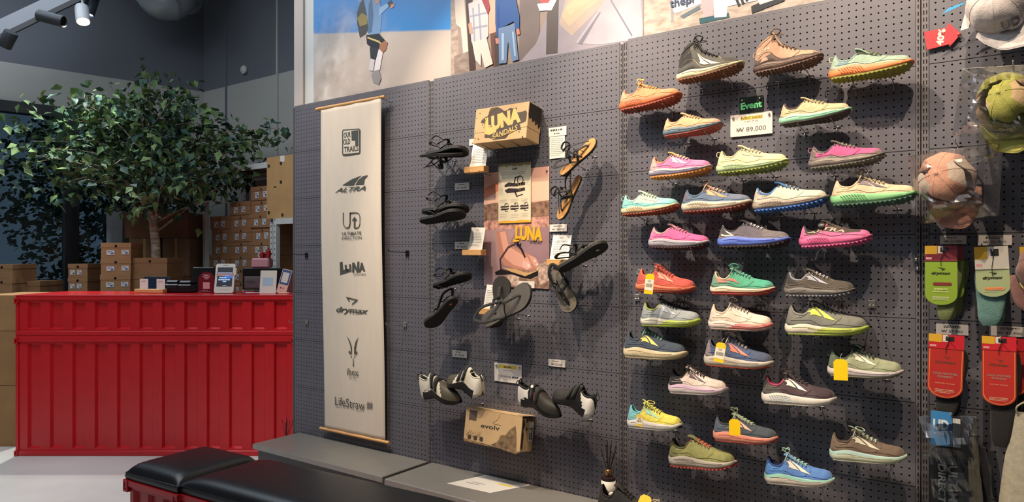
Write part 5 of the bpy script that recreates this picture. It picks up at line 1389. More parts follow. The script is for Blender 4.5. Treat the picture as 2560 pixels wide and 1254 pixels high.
def pins(t, w, h, y, both=True, m=None):
    for x in ((-w/2 + .012, w/2 - .012) if both else (0,)):
        MB().lathe([(0, .009), (.004, .008), (.0055, .004), (.004, 0), (0, 0)], 8, M=Matrix.Translation((x, y, h - .012)) @ Matrix.Rotation(PI / 2, 4, 'X')).build('pin', m or CHROME, t, smooth=True)
DK = mat('#3a3a3e', .6)
def price(px0, px1, yt, yb, s, label, small=1, **k):
    t, w, h, y = wcard('price_card', px0, px1, yt, yb, label, 'price card', col='#e2dad2', group='price cards on the grey wall', **k)
    won(s, t, 0, h * .30, y, h * .30, DK, w * .66); lines(t, -w * .26, w * .26, h * .62, h * .88, small, y, DK, seed=int(px0), ch=h * .10)
    return t
price(1137, 1173, 458, 476, '₩ 168,000', 'small white price card under the topmost black sandals')
price(1173, 1215, 348, 364, '₩ 135,000', 'small white price card half hidden behind the left end of the sandal box')
price(1137, 1172, 604, 622, '₩ 168,000', 'small white price card beside the second wooden card block')
price(1374, 1417, 561, 579, '₩ 168,000', 'small white price card under the pair of tan sandals')
price(1131, 1167, 874, 891, '₩ 190,000', 'small white price card above the white and black climbing shoes')
price(1371, 1413, 896, 914, '₩320,000', 'small white price card above the black and red climbing shoes')

# large sandal poster and the leaflet pinned over it
t, w, h, y = wcard('poster', 1210, 1373, 433, 715, 'tall poster of a bare foot on a rock, below the sandal box', 'poster', y=-.003, col='#d5a692', rough=.38, kind='soft')
PO = t
def pp(px, py, yy=-.0045): q = W(px, py, yy); return (q.x - PO.location.x, q.z - PO.location.z)
PL = [0]
def pprint(name, items, par=None):
    b = MB(); par = par or PO; k0 = PL[0]; PL[0] += len(items)
    for k, (c, pts) in enumerate(items, k0):
        kd = ''
        if isinstance(c, tuple): c, kd = c
        b.flat([pp(*q) for q in pts], -.0019 - .00013 * k, mat(c, .38, 0, kd))
    return b.build(name, None, par)
pprint('printed_desert', [
    (('#dba592', 'soft'), [(1210,433),(1373,415),(1373,560),(1210,575)]), ('#cf7f62', [(1210,470),(1262,448),(1300,436),(1262,470),(1210,498)]), ('#e3b59c', [(1210,500),(1290,450),(1373,440),(1373,500),(1210,512)]),
    (('#8a6a58', 'rock'), [(1210,512),(1240,506),(1290,512),(1373,500),(1373,548),(1330,556),(1250,552),(1210,558)]),
    (('#c99484', 'rock'), [(1210,552),(1373,540),(1373,566),(1210,576)]),
    (('#94747a', 'soft'), [(1210,576),(1373,566),(1373,722),(1210,714)]), (('#a88a8c', 'soft'), [(1210,576),(1290,572),(1262,640),(1236,712),(1210,714)]),
    (('#9c7c6a', 'rock'), [(1240,714),(1268,680),(1290,664),(1330,668),(1362,652),(1373,655),(1373,722)]),
    (('#cdb0a0', 'rock'), [(1270,690),(1284,672),(1300,680),(1296,714),(1262,716)]), (('#bfa294', 'rock'), [(1340,664),(1364,654),(1373,664),(1373,700),(1350,712)])])
pprint('printed_foot', [
    ('#b97f6c', [(1240,578),(1268,576),(1276,612),(1300,624),(1322,634),(1338,646),(1348,662),(1338,674),(1318,676),(1290,672),(1262,664),(1248,640)]),
    ('#d8a08c', [(1250,580),(1264,578),(1272,616),(1296,630),(1320,644),(1328,660),(1318,672),(1284,662),(1262,644)]),
    ('#e0b0a2', [(1308,650),(1322,656),(1330,668),(1318,674),(1306,666)]), ('#d29a88', [(1322,636),(1340,644),(1348,660),(1340,668),(1330,656)]), ('#efd0c8', [(1320,658),(1326,662),(1324,668),(1318,664)]),
    ('#e8c4ba', [(1336,648),(1341,651),(1339,656),(1334,653)]), ('#e8c4ba', [(1342,657),(1347,660),(1344,665),(1340,662)]),
    ('#4c3236', [(1270,616),(1291,606),(1292,609),(1272,620),(1253,648),(1255,672),(1251,673),(1249,647)]), ('#2a2124', [(1290,606),(1299,610),(1308,624),(1315,642),(1312,645),(1303,625),(1292,611)]), ('#1e1a1c', [(1294,600),(1300,610),(1304,606),(1302,618),(1292,614)]),
    ('#caa06e', [(1256,668),(1290,672),(1318,682),(1344,676),(1348,664),(1349,672),(1340,682),(1312,690),(1280,680)]),
    ('#1d1a1c', [(1254,672),(1282,680),(1314,690),(1346,676),(1346,686),(1326,696),(1304,692),(1280,684),(1240,686),(1238,680)])])
YL = mat('#e2a82c', .4)
a = pp(1323, 583); text('LUNA', PO, a[0], a[1], -.0052, .072, YL, .165, bold=.06, rot=math.radians(-4))
a = pp(1340, 604); text('SANDALS', PO, a[0], a[1], -.0052, .016, mat('#1c1a1c', .5), .072, shear=.2, rot=math.radians(-3))
b = MB(); a = pp(1288, 590); b.flat([(a[0] - .012, a[1] - .03), (a[0] + .028, a[1] - .026), (a[0] + .030, a[1] - .012), (a[0] - .010, a[1] - .016)], -.0052); b.build('letter_foot', YL, PO)
pins(t, w, h, y)
t, w, h, y = wcard('leaflet', 1246, 1327, 411, 558, 'cream product leaflet with drawings of sandals pinned over the sandal poster', 'leaflet', y=-.0092, col='#d9cdb0', rough=.4)
b = MB(); r = random.Random(5)
def ragged(z0, z1, c): 
    pts = [(-w/2, z1), (-w/2, z0)]; n = 24
    for i in range(n + 1): pts.append((-w/2 + w * i / n, z0 + r.uniform(-.004, .004)))
    pts += [(w/2, z1)]; b.flat(pts, y, mat(c, .5))
ragged(h - .014, h, '#8c7c52'); 
b.flat([(-w/2, 0), (w/2, 0), (w/2, .010), (w*.2, .014), (0, .009), (-w*.3, .013), (-w/2, .008)], y, mat('#d8a432', .5))
b.build('printed_border', None, t)
text('LUNA', t, .004, h * .905, y - .0003, .010, DK, .032, bold=.05); lines(t, -w * .38, w * .38, h * .80, h * .86, 2, y, mat('#8a7f6a', .7), seed=4, ch=.0018)
def tiny_sandal(cx, cz, s, col='#2e2226'):
    b = MB(); 
    def q(pts): b.flat([(cx + px * s, cz + pz * s) for px, pz in pts], y - .0004)
    q([(-.5, .10), (-.3, .20), (.1, .14), (.5, .18), (.52, .06), (.1, .02), (-.3, .04), (-.5, .02)]); q([(-.5, -.12), (-.3, -.04), (.2, -.08), (.5, -.04), (.52, -.16), (.1, -.22), (-.4, -.22)])
    for u in range(10):
        a0, a1 = u * .628, (u + 1) * .628; q([(.28 + .16 * math.cos(a0), .26 + .18 * math.sin(a0)), (.28 + .16 * math.cos(a1), .26 + .18 * math.sin(a1)), (.28 + .12 * math.cos(a1), .26 + .14 * math.sin(a1)), (.28 + .12 * math.cos(a0), .26 + .14 * math.sin(a0))])
    q([(-.05, .14), (.02, .40), (.07, .40), (.0, .14)]); q([(.0, .38), (.3, .46), (.3, .42), (.02, .34)]); q([(-.02, -.2), (.1, -.42), (.15, -.40), (.05, -.18)]); q([(.1, -.40), (.4, -.34), (.4, -.30), (.12, -.36)])
    b.build('printed_sandal', mat(col, .5), t)
tiny_sandal(.002, h * .60, w * .62)
for k in (-1, 0, 1): tiny_sandal(k * w * .30, h * .26, w * .26)
b = MB()
for cz in (.64, .56):
    for u in range(14):
        a0, a1 = u * PI / 7, (u + 1) * PI / 7; cx = w * .17; rr_ = .0085 if cz == .64 else .0055
        b.flat([(cx + rr_ * math.cos(a0), h * cz + rr_ * math.sin(a0)), (cx + rr_ * math.cos(a1), h * cz + rr_ * math.sin(a1)), (cx + rr_ * .8 * math.cos(a1), h * cz + rr_ * .8 * math.sin(a1)), (cx + rr_ * .8 * math.cos(a0), h * cz + rr_ * .8 * math.sin(a0))], y - .0008)
b.build('printed_ring', mat('#d8a02c', .5), t)
GP = mat('#8a7f6a', .7)
for k, (x0, x1, z0, z1) in enumerate(((-.47, -.36, .66, .78), (.40, .47, .60, .74), (-.47, -.36, .50, .60), (-.46, -.22, .34, .40), (-.1, .12, .34, .40), (.22, .42, .34, .40), (-.46, -.22, .08, .16), (-.1, .14, .08, .16), (.22, .44, .08, .16))): lines(t, w * x0, w * x1, h * z0, h * z1, 3, y, GP, seed=k, ch=.0014)
price(1296, 1336, 702, 719, '₩ 168,000', 'small white price card at the bottom edge of the sandal poster', y=-.008)

# notes
t, w, h, y = wcard('note_card', 1372, 1416, 320, 342, 'small white title card pinned above the tan sandals', 'card')
lines(t, -w * .2, w * .2, h * .18, h * .38, 1, y, DK, ch=h * .12, seed=12); lines(t, -w * .4, w * .4, h * .5, h * .86, 1, y, DK, ch=h * .20, seed=9)
t, w, h, y = wcard('note_card', 1374, 1412, 343, 397, 'tall white note card full of small print behind the tan sandal straps', 'card'); lines(t, -w * .42, w * .42, h * .1, h * .94, 10, y, DK, seed=10, ch=h * .022)
# climbing shoe sign
t, w, h, y = wcard('shop_sign', 1236, 1304, 905, 951, 'white sign about climbing shoes with a yellow band, above the brown shoe box', 'sign', col='#e2dcd6')
MB().flat([(-w * .36, h * .74), (w * .33, h * .74), (w * .33, h * .92), (-w * .33, h * .92)], y, mat('#d8c04c', .5)).build('yellow_band', None, t)
text('evolv', t, -.002, h * .83, y - .0004, h * .12, DK, w * .28, bold=.04); text('New Arrival', t, 0, h * .64, y, h * .06, mat('#8c3c48', .6), w * .32)
text('Climbing', t, -w * .12, h * .30, y, h * .17, DK, w * .46); text('shoe', t, w * .27, h * .31, y, h * .13, DK, w * .24, bold=.04); pins(t, w, h, y)
# event signs
t, w, h, y = wcard('event_board', 1849, 1908, 245, 287, 'small black sign with green handwriting above the event price card', 'sign', col='#1d2622', rough=.3)
MB().box((-w/2 - .001, -.004, -.001), (w/2 + .001, -.001, 0)).build('edge_strip', mat('#12140f', .4), t)
text('Event', t, 0, h * .50, -.0024, h * .42, mat('#6fd890', .5), w * .90, bold=.035, rot=math.radians(2)); pins(t, w, h, -.002)
t, w, h, y = wcard('event_price_card', 1826, 1931, 289, 343, 'white card reading EVENT SHOES with a large price, among the running shoes', 'sign', y=-.006, col='#e6dbd0')
MB().flat([(-w * .26, h * .72), (w * .28, h * .72), (w * .28, h * .88), (-w * .24, h * .88)], y, mat('#dcbc4c', .5)).build('yellow_band', None, t)
text('EVENT SHOES', t, .002, h * .80, y - .0004, h * .11, DK, w * .50, bold=.01); text('W 295 / M 255', t, 0, h * .64, y, h * .07, DK, w * .34); MB().flat([(-w * .4, h * .525), (w * .42, h * .525), (w * .42, h * .53), (-w * .4, h * .53)], y, mat('#b8b0a8', .6)).build('rule', None, t)
won('₩ 89,000', t, 0, h * .27, y, h * .24, DK, w * .70); pins(t, w, h, y)

# wooden blocks holding leaning cards
def card_block(px0, px1, yt, yb, cx0, cx1, cyt, label, n):
    yy = -.075
    a = W(px0, yb, yy - .02); b_ = W(px1, yb, yy - .02); w = max(b_.x - a.x, .05); h = W(px0, yt, yy).z - W(px0, yb, yy).z
    t = empty('card_block', (a.x + w / 2, yy, a.z), 0, label + ' wooden block on two pegs', 'card holder')
    MB().cbox((-w/2, -.022, 0), (w/2, .022, max(h, .022)), .002).build('base', PINE, t)
    hk = hook(a.x + w * .3, a.z, yy, 6, .02); tag(hk, 'left steel peg under the %s wooden card block' % n, 'hook', 'peg hooks under the card blocks'); hk = hook(a.x + w * .8, a.z, yy, 6, .02); tag(hk, 'right steel peg under the %s wooden card block' % n, 'hook', 'peg hooks under the card blocks')
    c0 = W(cx0, cyt, yy + .02); c1 = W(cx1, cyt, yy + .02); cw = min(c1.x - c0.x, .11); ch = c0.z - a.z - .006
    c = empty('info_card', (a.x + w / 2 + .006, yy - .002, a.z + max(h, .022) * .6), 0, 'white small-print card standing in the ' + n + ' wooden block', 'card', 'small-print cards in wooden blocks')
    Mc = Matrix.Rotation(math.radians(-12), 4, 'X') @ Matrix.Rotation(math.radians(2), 4, 'Y')
    MB().box((-cw/2, -.0006, 0), (cw/2, .0006, ch), None, Mc).build('sheet', PAPER, c); lines(c, -cw * .38, cw * .38, ch * .22, ch * .80, 9, -.0009, DK, seed=int(px0), ch=ch * .018, M=Mc); lines(c, -cw * .12, cw * .12, ch * .86, ch * .92, 1, -.0009, DK, seed=3, ch=ch * .02, M=Mc)
card_block(1160, 1210, 418, 433, 1173, 1213, 366, 'topmost', 'topmost')
card_block(1155, 1203, 624, 638, 1170, 1205, 573, 'middle', 'middle left')
card_block(1366, 1412, 648, 663, 1376, 1422, 592, 'right-hand', 'right-hand')
card_block(1197, 1232, 770, 785, 1210, 1240, 716, 'lowest', 'lowest')

# shoe boxes on pegs, leaning back a little
def peg_box(px0, px1, yt, yb, dep, tilt, name, label):
    yf = -.03 - dep
    a = W(px0, yb, yf); b_ = W(px1, yb, yf); w = b_.x - a.x; h = (W(px0, yt, yf + .02).z - a.z) * 1.0
    M = Matrix.Translation((a.x, yf, a.z)) @ Matrix.Rotation(math.radians(-tilt), 4, 'X')
    t = empty(name, M=M, label=label, cat='box'); return t, w, h, M
CB = mat('#c2a479', .8, 0, 'card'); PRT = mat('#4c4038', .8)
t, w, h, M = peg_box(1183, 1315, 273, 360, .11, 9, 'sandal_box', 'tan cardboard sandal box with a splashed dark logo, resting on pegs at the top')
d = .11
MB().cbox((0, 0, 0), (w, d, h * .93), .0015).build('box_body', CB, t); MB().cbox((-.0015, -.0015, h * .30), (w + .0015, d + .0015, h), .0015).build('lid', CB, t)
y = -.0021
r = random.Random(8); sp = []
n = 40
for i in range(n):
    a = 2 * PI * i / n; k = 1 + .22 * math.sin(3 * a + 1) + .16 * math.sin(7 * a) + r.uniform(-.10, .10)
    sp.append((max(.006, min(w - .006, w * .55 + w * .40 * k * math.cos(a))), max(h * .06, min(h - .004, h * .52 + h * .44 * k * math.sin(a)))))
b = MB(); b.flat(sp, y)
for i in range(26):
    cx, cz, q = r.uniform(.004, w - .01), r.uniform(.006, h - .008), r.uniform(.0015, .005)
    b.flat([(cx + q * math.cos(u), cz + q * math.sin(u)) for u in [j * PI / 4 for j in range(8)]], y - .0001)
b.build('printed_splash', PRT, t)
LG = mat('#d6b46c', .8)
text('LUNA', t, w * .54, h * .58, y - .0006, h * .44, LG, w * .66, bold=.07, rot=math.radians(9)); text('SANDALS', t, w * .60, h * .23, y - .0006, h * .15, LG, w * .48, shear=.25, bold=.01, rot=math.radians(13))
b = MB(); b.flat([(w * .20, h * .26), (w * .30, h * .20), (w * .44, h * .26), (w * .43, h * .38), (w * .30, h * .34), (w * .22, h * .40)], y - .0007)
pts = [(w * (.50 + .30 * math.cos(u)), h * (.52 + .46 * math.sin(u))) for u in [1.9 + j * .15 for j in range(14)]]
b.build('letter_foot', LG, t)
b = MB(); b.tube([(p[0], y - .001, p[1]) for p in pts], .0016, 4); b.tube([(w * (.35 + .4 * j / 10), y - .001, h * (.13 - .06 * math.sin(j / 10 * PI) + .1 * j / 10)) for j in range(11)], .0016, 4); b.build('swoosh_line', LG, t)
# side print with drips
b = MB(); xs = w + .0018
poly = [(0.002, h - .002), (0.002, h * .62)]
for i in range(13):
    f = i / 12; poly.append((.002 + (d - .004) * f, h * (.62 - .16 * f - (.10 if i % 3 == 1 else 0) + .04 * math.sin(i * 2.2))))
poly.append((d - .002, h - .002))
tr_ = tessellate_polygon([[Vector((p[0], p[1], 0)) for p in poly]]); b.add([(xs, p[0], p[1]) for p in poly], tr_)
b.build('side_print', mat('#26201c', .7), t)
for k, f in enumerate((.12, .40, .68, .93)):
    c = M @ Vector((w * f, d * .5, 0)); hk = hook(c.x, c.z - .001, c.y, 9, .03); tag(hk, 'steel peg under the sandal box, %s from its left end' % ('first', 'second', 'third', 'fourth')[k], 'hook', 'peg hooks under the sandal box')
t, w, h, M = peg_box(1160, 1299, 1017, 1103, .105, 9, 'climbing_shoe_box', 'tan climbing shoe box with a mountain print, resting on pegs below the climbing shoes')
d = .105
MB().cbox((0, 0, 0), (w, d, h * .94), .0015).build('box_body', CB, t)
lp = [(-.002, h + .001), (w + .002, h + .001), (w + .002, h * .02), (w * .94, -.012), (w * .6, h * .03), (-.002, h * .10)]
MB().prism(lp, -.0035, -.0012).build('lid_front', CB, t); MB().box((-.002, -.0035, h - .001), (w + .002, d + .001, h + .002)).build('lid_top', CB, t)
y = -.0040
b = MB(); b.flat([(w * .06, h * .66), (w * .20, h * .66), (w * .20, h * .96), (w * .06, h * .96)], y); b.build('printed_square', mat('#5a4c44', .8), t)
text('evolv', t, w * .46, h * .56, y, h * .13, mat('#3a302a', .7), w * .34, bold=.02)
b = MB(); b.flat([(w * .50, h * .06), (w * .56, h * .12), (w * .62, h * .20), (w * .66, h * .38), (w * .74, h * .40), (w * .80, h * .56), (w * .90, h * .72), (w * .915, h * .60), (w * .935, h * .36), (w * .95, h * .02), (w * .8, h * .0)], y - .0002, mat('#7a6448', .8, 0, 'rock'))
b.flat([(0, h * .10), (w * .3, h * .06), (w * .6, h * .03), (w, h * .02), (w * .94, -.010), (w * .6, h * .02), (0, h * .105 - .012)], y - .0003, mat('#8a7250', .8, 0, 'rock'))
for i in range(3):
    cx = w * (.10 + .11 * i); b.flat([(cx + .013 * math.cos(u) * (1.1 if j % 2 else .8), h * .17 + .012 * math.sin(u)) for j, u in enumerate([q * PI / 6 for q in range(12)])], y - .0004, mat('#43382e', .8))
b.build('printed_mountain', None, t)
b = MB()
for i in range(9):
    b.tube([(w * (.03 + .03 * i), y - .0003, h * .20), (w * (.07 + .03 * i), y - .0003, h * (.30 + .10 * math.sin(i)))], .0006, 3); b.tube([(w * (.07 + .03 * i), y - .0003, h * .20), (w * (.03 + .03 * i), y - .0003, h * .34)], .0006, 3)
b.tube(rows([(w * .62, y - .0003, h * .97), (w * .58, y - .0003, h * .8), (w * .50, y - .0003, h * .68), (w * .66, y - .0003, h * .66)], 12), .0007, 3)
b.build('printed_lines', mat('#8c744c', .8), t)
b = MB(); xs = w + .001
def side(poly, m): tr_ = tessellate_polygon([[Vector((p[0], p[1], 0)) for p in poly]]); b.add([(xs, p[0] * d, p[1] * h) for p in poly], tr_, m)
side([(.03, .1), (.16, .08), (.20, .5), (.12, .6), (.24, .78), (.10, .92), (.02, .9)], mat('#30261f', .8)); side([(.3, .96), (.98, .96), (.98, .84), (.5, .88), (.36, .8)], mat('#4a3c30', .8))
b.v = [(v[0] + .0004 * 1, v[1], v[2]) for v in b.v]
side([(.58, .28), (.95, .28), (.95, .82), (.58, .82)], mat('#d9d4c8', .6)); xs = w + .0016
side([(.66, .34), (.74, .34), (.74, .52), (.66, .52)], mat('#222222', .7)); side([(.80, .32), (.88, .32), (.88, .60), (.80, .60)], mat('#222222', .7)); side([(.62, .62), (.90, .62), (.90, .66), (.62, .66)], mat('#444444', .7)); side([(.36, .6), (.44, .6), (.44, .68), (.36, .68)], mat('#17120e', .7))
b.build('side_print', None, t)
for k, f in enumerate((.15, .45, .72, .95)):
    c = M @ Vector((w * f, d * .5, 0)); hk = hook(c.x, c.z - .001, c.y, 9, .03); tag(hk, 'steel peg under the climbing shoe box, %s from its left end' % ('first', 'second', 'third', 'fourth')[k], 'hook', 'peg hooks under the climbing shoe box')

# ------------------------------------------------------------------ sandals
SW = smooth_lut([(0,.02),(.02,.07),(.08,.115),(.25,.128),(.42,.130),(.6,.158),(.76,.185),(.87,.175),(.94,.135),(.98,.08),(1,.02)])
def sandal(hp, tp, up, col_top, col_sole, label, style='tie', th=.012, lug=False, dot=None, flip=1, grp='sandals hanging on the grey wall', curve=0.02, ankle=1.0):
    h_, t_ = Vector(hp), Vector(tp); d = t_ - h_; L = d.length
    M = basis(h_, d, Vector(up)); t = empty('sandal', M=M, label=label, cat='sandal', group=grp)
    def outline(k, s=1.0):
        o = []
        for i in range(k + 1): f = .5 - .5 * math.cos(PI * i / k); o.append((f * L, -SW(f) * L * s * (1.0 + .10 * math.sin(PI * f))))
        for i in range(k, -1, -1): f = .5 - .5 * math.cos(PI * i / k); o.append((f * L, SW(f) * L * s * (1.0 - .12 * math.sin(PI * f) * (1 if f < .6 else .3))))
        return o
    o = outline(20)
    def zc_(x): f = x / L; return curve * L * (4 * (f - .45) ** 2) if f > .45 else curve * L * 1.5 * (f - .45) ** 2
    def slab(z0, z1, s, m, name):
        b = MB(); k = len(o); cx = L * .5
        vs = [((x - cx) * s + cx, y_ * s, z0 + zc_(x)) for x, y_ in o] + [((x - cx) * s + cx, y_ * s, z1 + zc_(x)) for x, y_ in o]
        b.v = vs; h2 = k // 2
        for i in range(k): b.f.append((i, (i + 1) % k, k + (i + 1) % k, k + i)); b.m.append(0)
        for i in range(h2 - 1): j = k - 1 - i; b.f.append((i, j, j - 1, i + 1)); b.m.append(0); b.f.append((k + i, k + i + 1, k + j - 1, k + j)); b.m.append(0)
        b.mats = [m]; return b.build(name, None, t)
    slab(-th, -.0035, 1.0, mat(col_sole, .7, 0, 'rubber'), 'sole'); slab(-.0035, 0, .985, mat(col_top, .7, 0, 'rubber'), 'footbed')
    if lug:
        b = MB()
        for i in range(13):
            x = L * (.06 + .88 * i / 12); wv = SW(x / L) * L * .9; b.cbox((x - .006, -wv, -th - .003 + zc_(x)), (x + .004, wv, -th + .001 + zc_(x)), .001)
        b.build('tread', mat(col_sole, .8, 0, 'rubber'), t)
    if dot:
        x = L * dot[1]; b = MB().lathe([(0, -.0006), (.008, -.0006), (.008, .0), (0, .0)], 12, M=Matrix.Translation((x, 0, -th - .0004 - (.003 if lug else 0) + zc_(x)))); b.build('sole_plug', mat(dot[0], .5), t)
    ST = mat('#131314', .75, 0, 'fabric'); A = ankle
    def P(*q): return Vector((q[0] * L, q[1] * L, q[2] * L + zc_(q[0] * L)))
    def strap(pts, name, r=.0082, fl=.3, n=12): return MB().tube(rows([P(*q) for q in pts], n), r, 6, flat=fl).build(name, ST, t, smooth=True)
    w4 = .135
    strap([(.80, 0, .0), (.78, 0, .045), (.68, -.02, .10), (.60, -.04, .14)], 'toe_strap'); MB().lathe([(0, .002), (.006, .002), (.007, 0), (.005, -.001)], 10, M=Matrix.Translation(P(.80, 0, .002))).build('toe_plug', mat('#2a2a2a', .5), t)
    MB().lathe([(0, .002), (.0035, .0015), (.004, 0)], 8, M=Matrix.Translation(P(.70, -.012, .105))).build('rivet', mat('#b8a078', .3, .8), t)
    strap([(.60, -.04, .14), (.52, -.10, .08), (.46, -w4 - .01, .0)], 'side_strap'); strap([(.60, -.04, .14), (.53, .06, .12), (.44, w4 - .015, .0)], 'side_strap')
    strap([(.46, -w4 - .01, .0), (.34, -w4 - .01, .10 * A), (.16, -.12, .19 * A), (.02, 0, .21 * A), (.16, .11, .19 * A), (.33, w4 - .02, .10 * A), (.44, w4 - .015, 0)], 'heel_strap', n=22)
    if style != 'slim': strap([(.34, -w4, .11 * A), (.42, -.07, .22 * A), (.46, 0, .26 * A), (.42, .07, .22 * A), (.33, w4 - .02, .11 * A)], 'ankle_strap', n=16)
    b = MB(); c = P(.40, -.10, .19 * A); b.cbox(c - Vector((.009, .003, .007)), c + Vector((.009, .004, .007)), .002); b.cbox(c + Vector((-.004, -.005, -.009)), c + Vector((.004, -.002, .009)), .001); b.build('buckle', mat('#4c4a44' if style != 'tie' else '#2a2928', .4, .4), t)
    if style == 'tie':
        for s_ in (-1, 1): strap([(.46, 0, .26 * A), (.40, .06 * s_, .36 * A), (.52, .10 * s_, .40 * A), (.58, .04 * s_, .33 * A), (.47, 0, .27 * A)], 'bow_loop', r=.0045, n=16)
        strap([(.46, 0, .26 * A), (.58, .04, .24 * A), (.78, .05, .12), (.88, .03, .05)], 'loose_end', r=.0045)
        strap([(.46, 0, .26 * A), (.50, -.10, .20 * A), (.58, -.17, .02 * A)], 'loose_end', r=.0045)
    elif style == 'strappy':
        strap([(.60, -.13, .0), (.56, -.08, .09), (.55, 0, .12), (.56, .08, .09), (.60, .13, .0)], 'cross_strap', r=.007, n=14); strap([(.42, -.07, .22 * A), (.30, -.16, .28 * A), (.22, -.20, .20 * A)], 'loose_end', r=.006)
    return t
BS, BT = '#141415', '#35322d'
sandal(W(1068, 386, -.10), W(1168, 372, -.10), (0, .35, 1), BT, BS, 'upper of the two black sandals stacked sole to sole at the top left', 'strappy', .018)
sandal(W(1054, 391, -.13), W(1152, 384, -.13), (0, .30, -1), BT, BS, 'lower upside-down black sandal of the top left pair, straps hanging down', 'strappy', .012)
sandal(W(1060, 527, -.09), W(1168, 518, -.09), (0, .30, 1), '#4a463e', BS, 'black lugged sandal with a standing ankle strap, upper one of the second pair', 'strappy', .016, lug=True, curve=.03)
sandal(W(1054, 551, -.14), W(1160, 530, -.14), (0, .30, 1), '#4a463e', BS, 'black lugged sandal in front, lower one of the second pair', 'slim', .016, lug=True, curve=.03, ankle=.6)
sandal(W(1086, 714, -.10), W(1174, 684, -.10), (-.25, .3, 1), '#4a463e', BS, 'black sandal with lugged tread lying on pegs above the one hanging with an orange dot', 'strappy', .016, lug=True, curve=.03)
sandal(W(1137, 740, -.13), W(1068, 815, -.13), (-.75, .35, .7), '#5a544a', BS, 'black sandal hanging toe down with an orange dot on its sole', 'strappy', .018, lug=False, dot=('#c86a2c', .18))
sandal(W(1238, 818, -.07), W(1257, 690, -.05), (.25, -1, .15), '#3c3a37', '#1f1e1d', 'dark grey sandal standing toe up behind its twin, below the sandal poster', 'slim', .012, ankle=.8)
sandal(W(1206, 806, -.12), W(1328, 722, -.13), (.05, -1, .45), '#55504a', '#1c1b1a', 'dark grey sandal lying slanted in front of its twin, below the sandal poster', 'slim', .014, ankle=.8)
TN = '#c48a3c'
sandal(W(1400, 436, -.13), W(1490, 348, -.09), (-.45, -.85, .35), TN, '#1a1817', 'tan-footbed sandal pointing up to the right with a black lace bow', 'tie', .012)
sandal(W(1448, 438, -.08), W(1397, 548, -.10), (-.5, -.85, .15), TN, '#1a1817', 'tan-footbed sandal hanging toe down below its twin with the bow', 'tie', .012)
sandal(W(1396, 672, -.14), W(1516, 604, -.10), (-.30, .30, .95), '#6c6252', '#171615', 'black sandal seen from its sole edge, pointing up to the right on the right side', 'strappy', .018, dot=('#b8a888', .80))
sandal(W(1390, 662, -.08), W(1428, 780, -.10), (.15, -1, .1), '#6e6556', '#1a1918', 'olive-grey-footbed sandal hanging toe down below the black one at the right', 'tie', .014)
def peg(px, py, label, yc=-.10, reach=.03, roll=8):
    p = W(px, py, 0); hk = hook(p.x, p.z + .0022 + abs(yc) * math.tan(math.radians(roll)), yc, roll, reach); tag(hk, label, 'hook', 'peg hooks holding the sandals and climbing shoes')
for px, py, lb in ((1118, 405, 'left peg under the topmost pair of black sandals'), (1136, 402, 'right peg under the topmost pair of black sandals'), (1118, 556, 'left peg under the second pair of black sandals'), (1136, 552, 'right peg under the second pair of black sandals'),
                   (1137, 722, 'lower peg under the third pair of black sandals'), (1153, 710, 'upper peg under the third pair of black sandals'), (1486, 393, 'peg holding the upper tan sandal'), (1466, 424, 'peg holding the lower tan sandal'),
                   (1487, 640, 'peg holding the black sandal seen from its sole edge'), (1463, 664, 'peg holding the olive-grey sandal'), (1320, 788, 'right peg under the dark grey sandals'), (1296, 796, 'left peg under the dark grey sandals')):
    peg(px, py, lb)

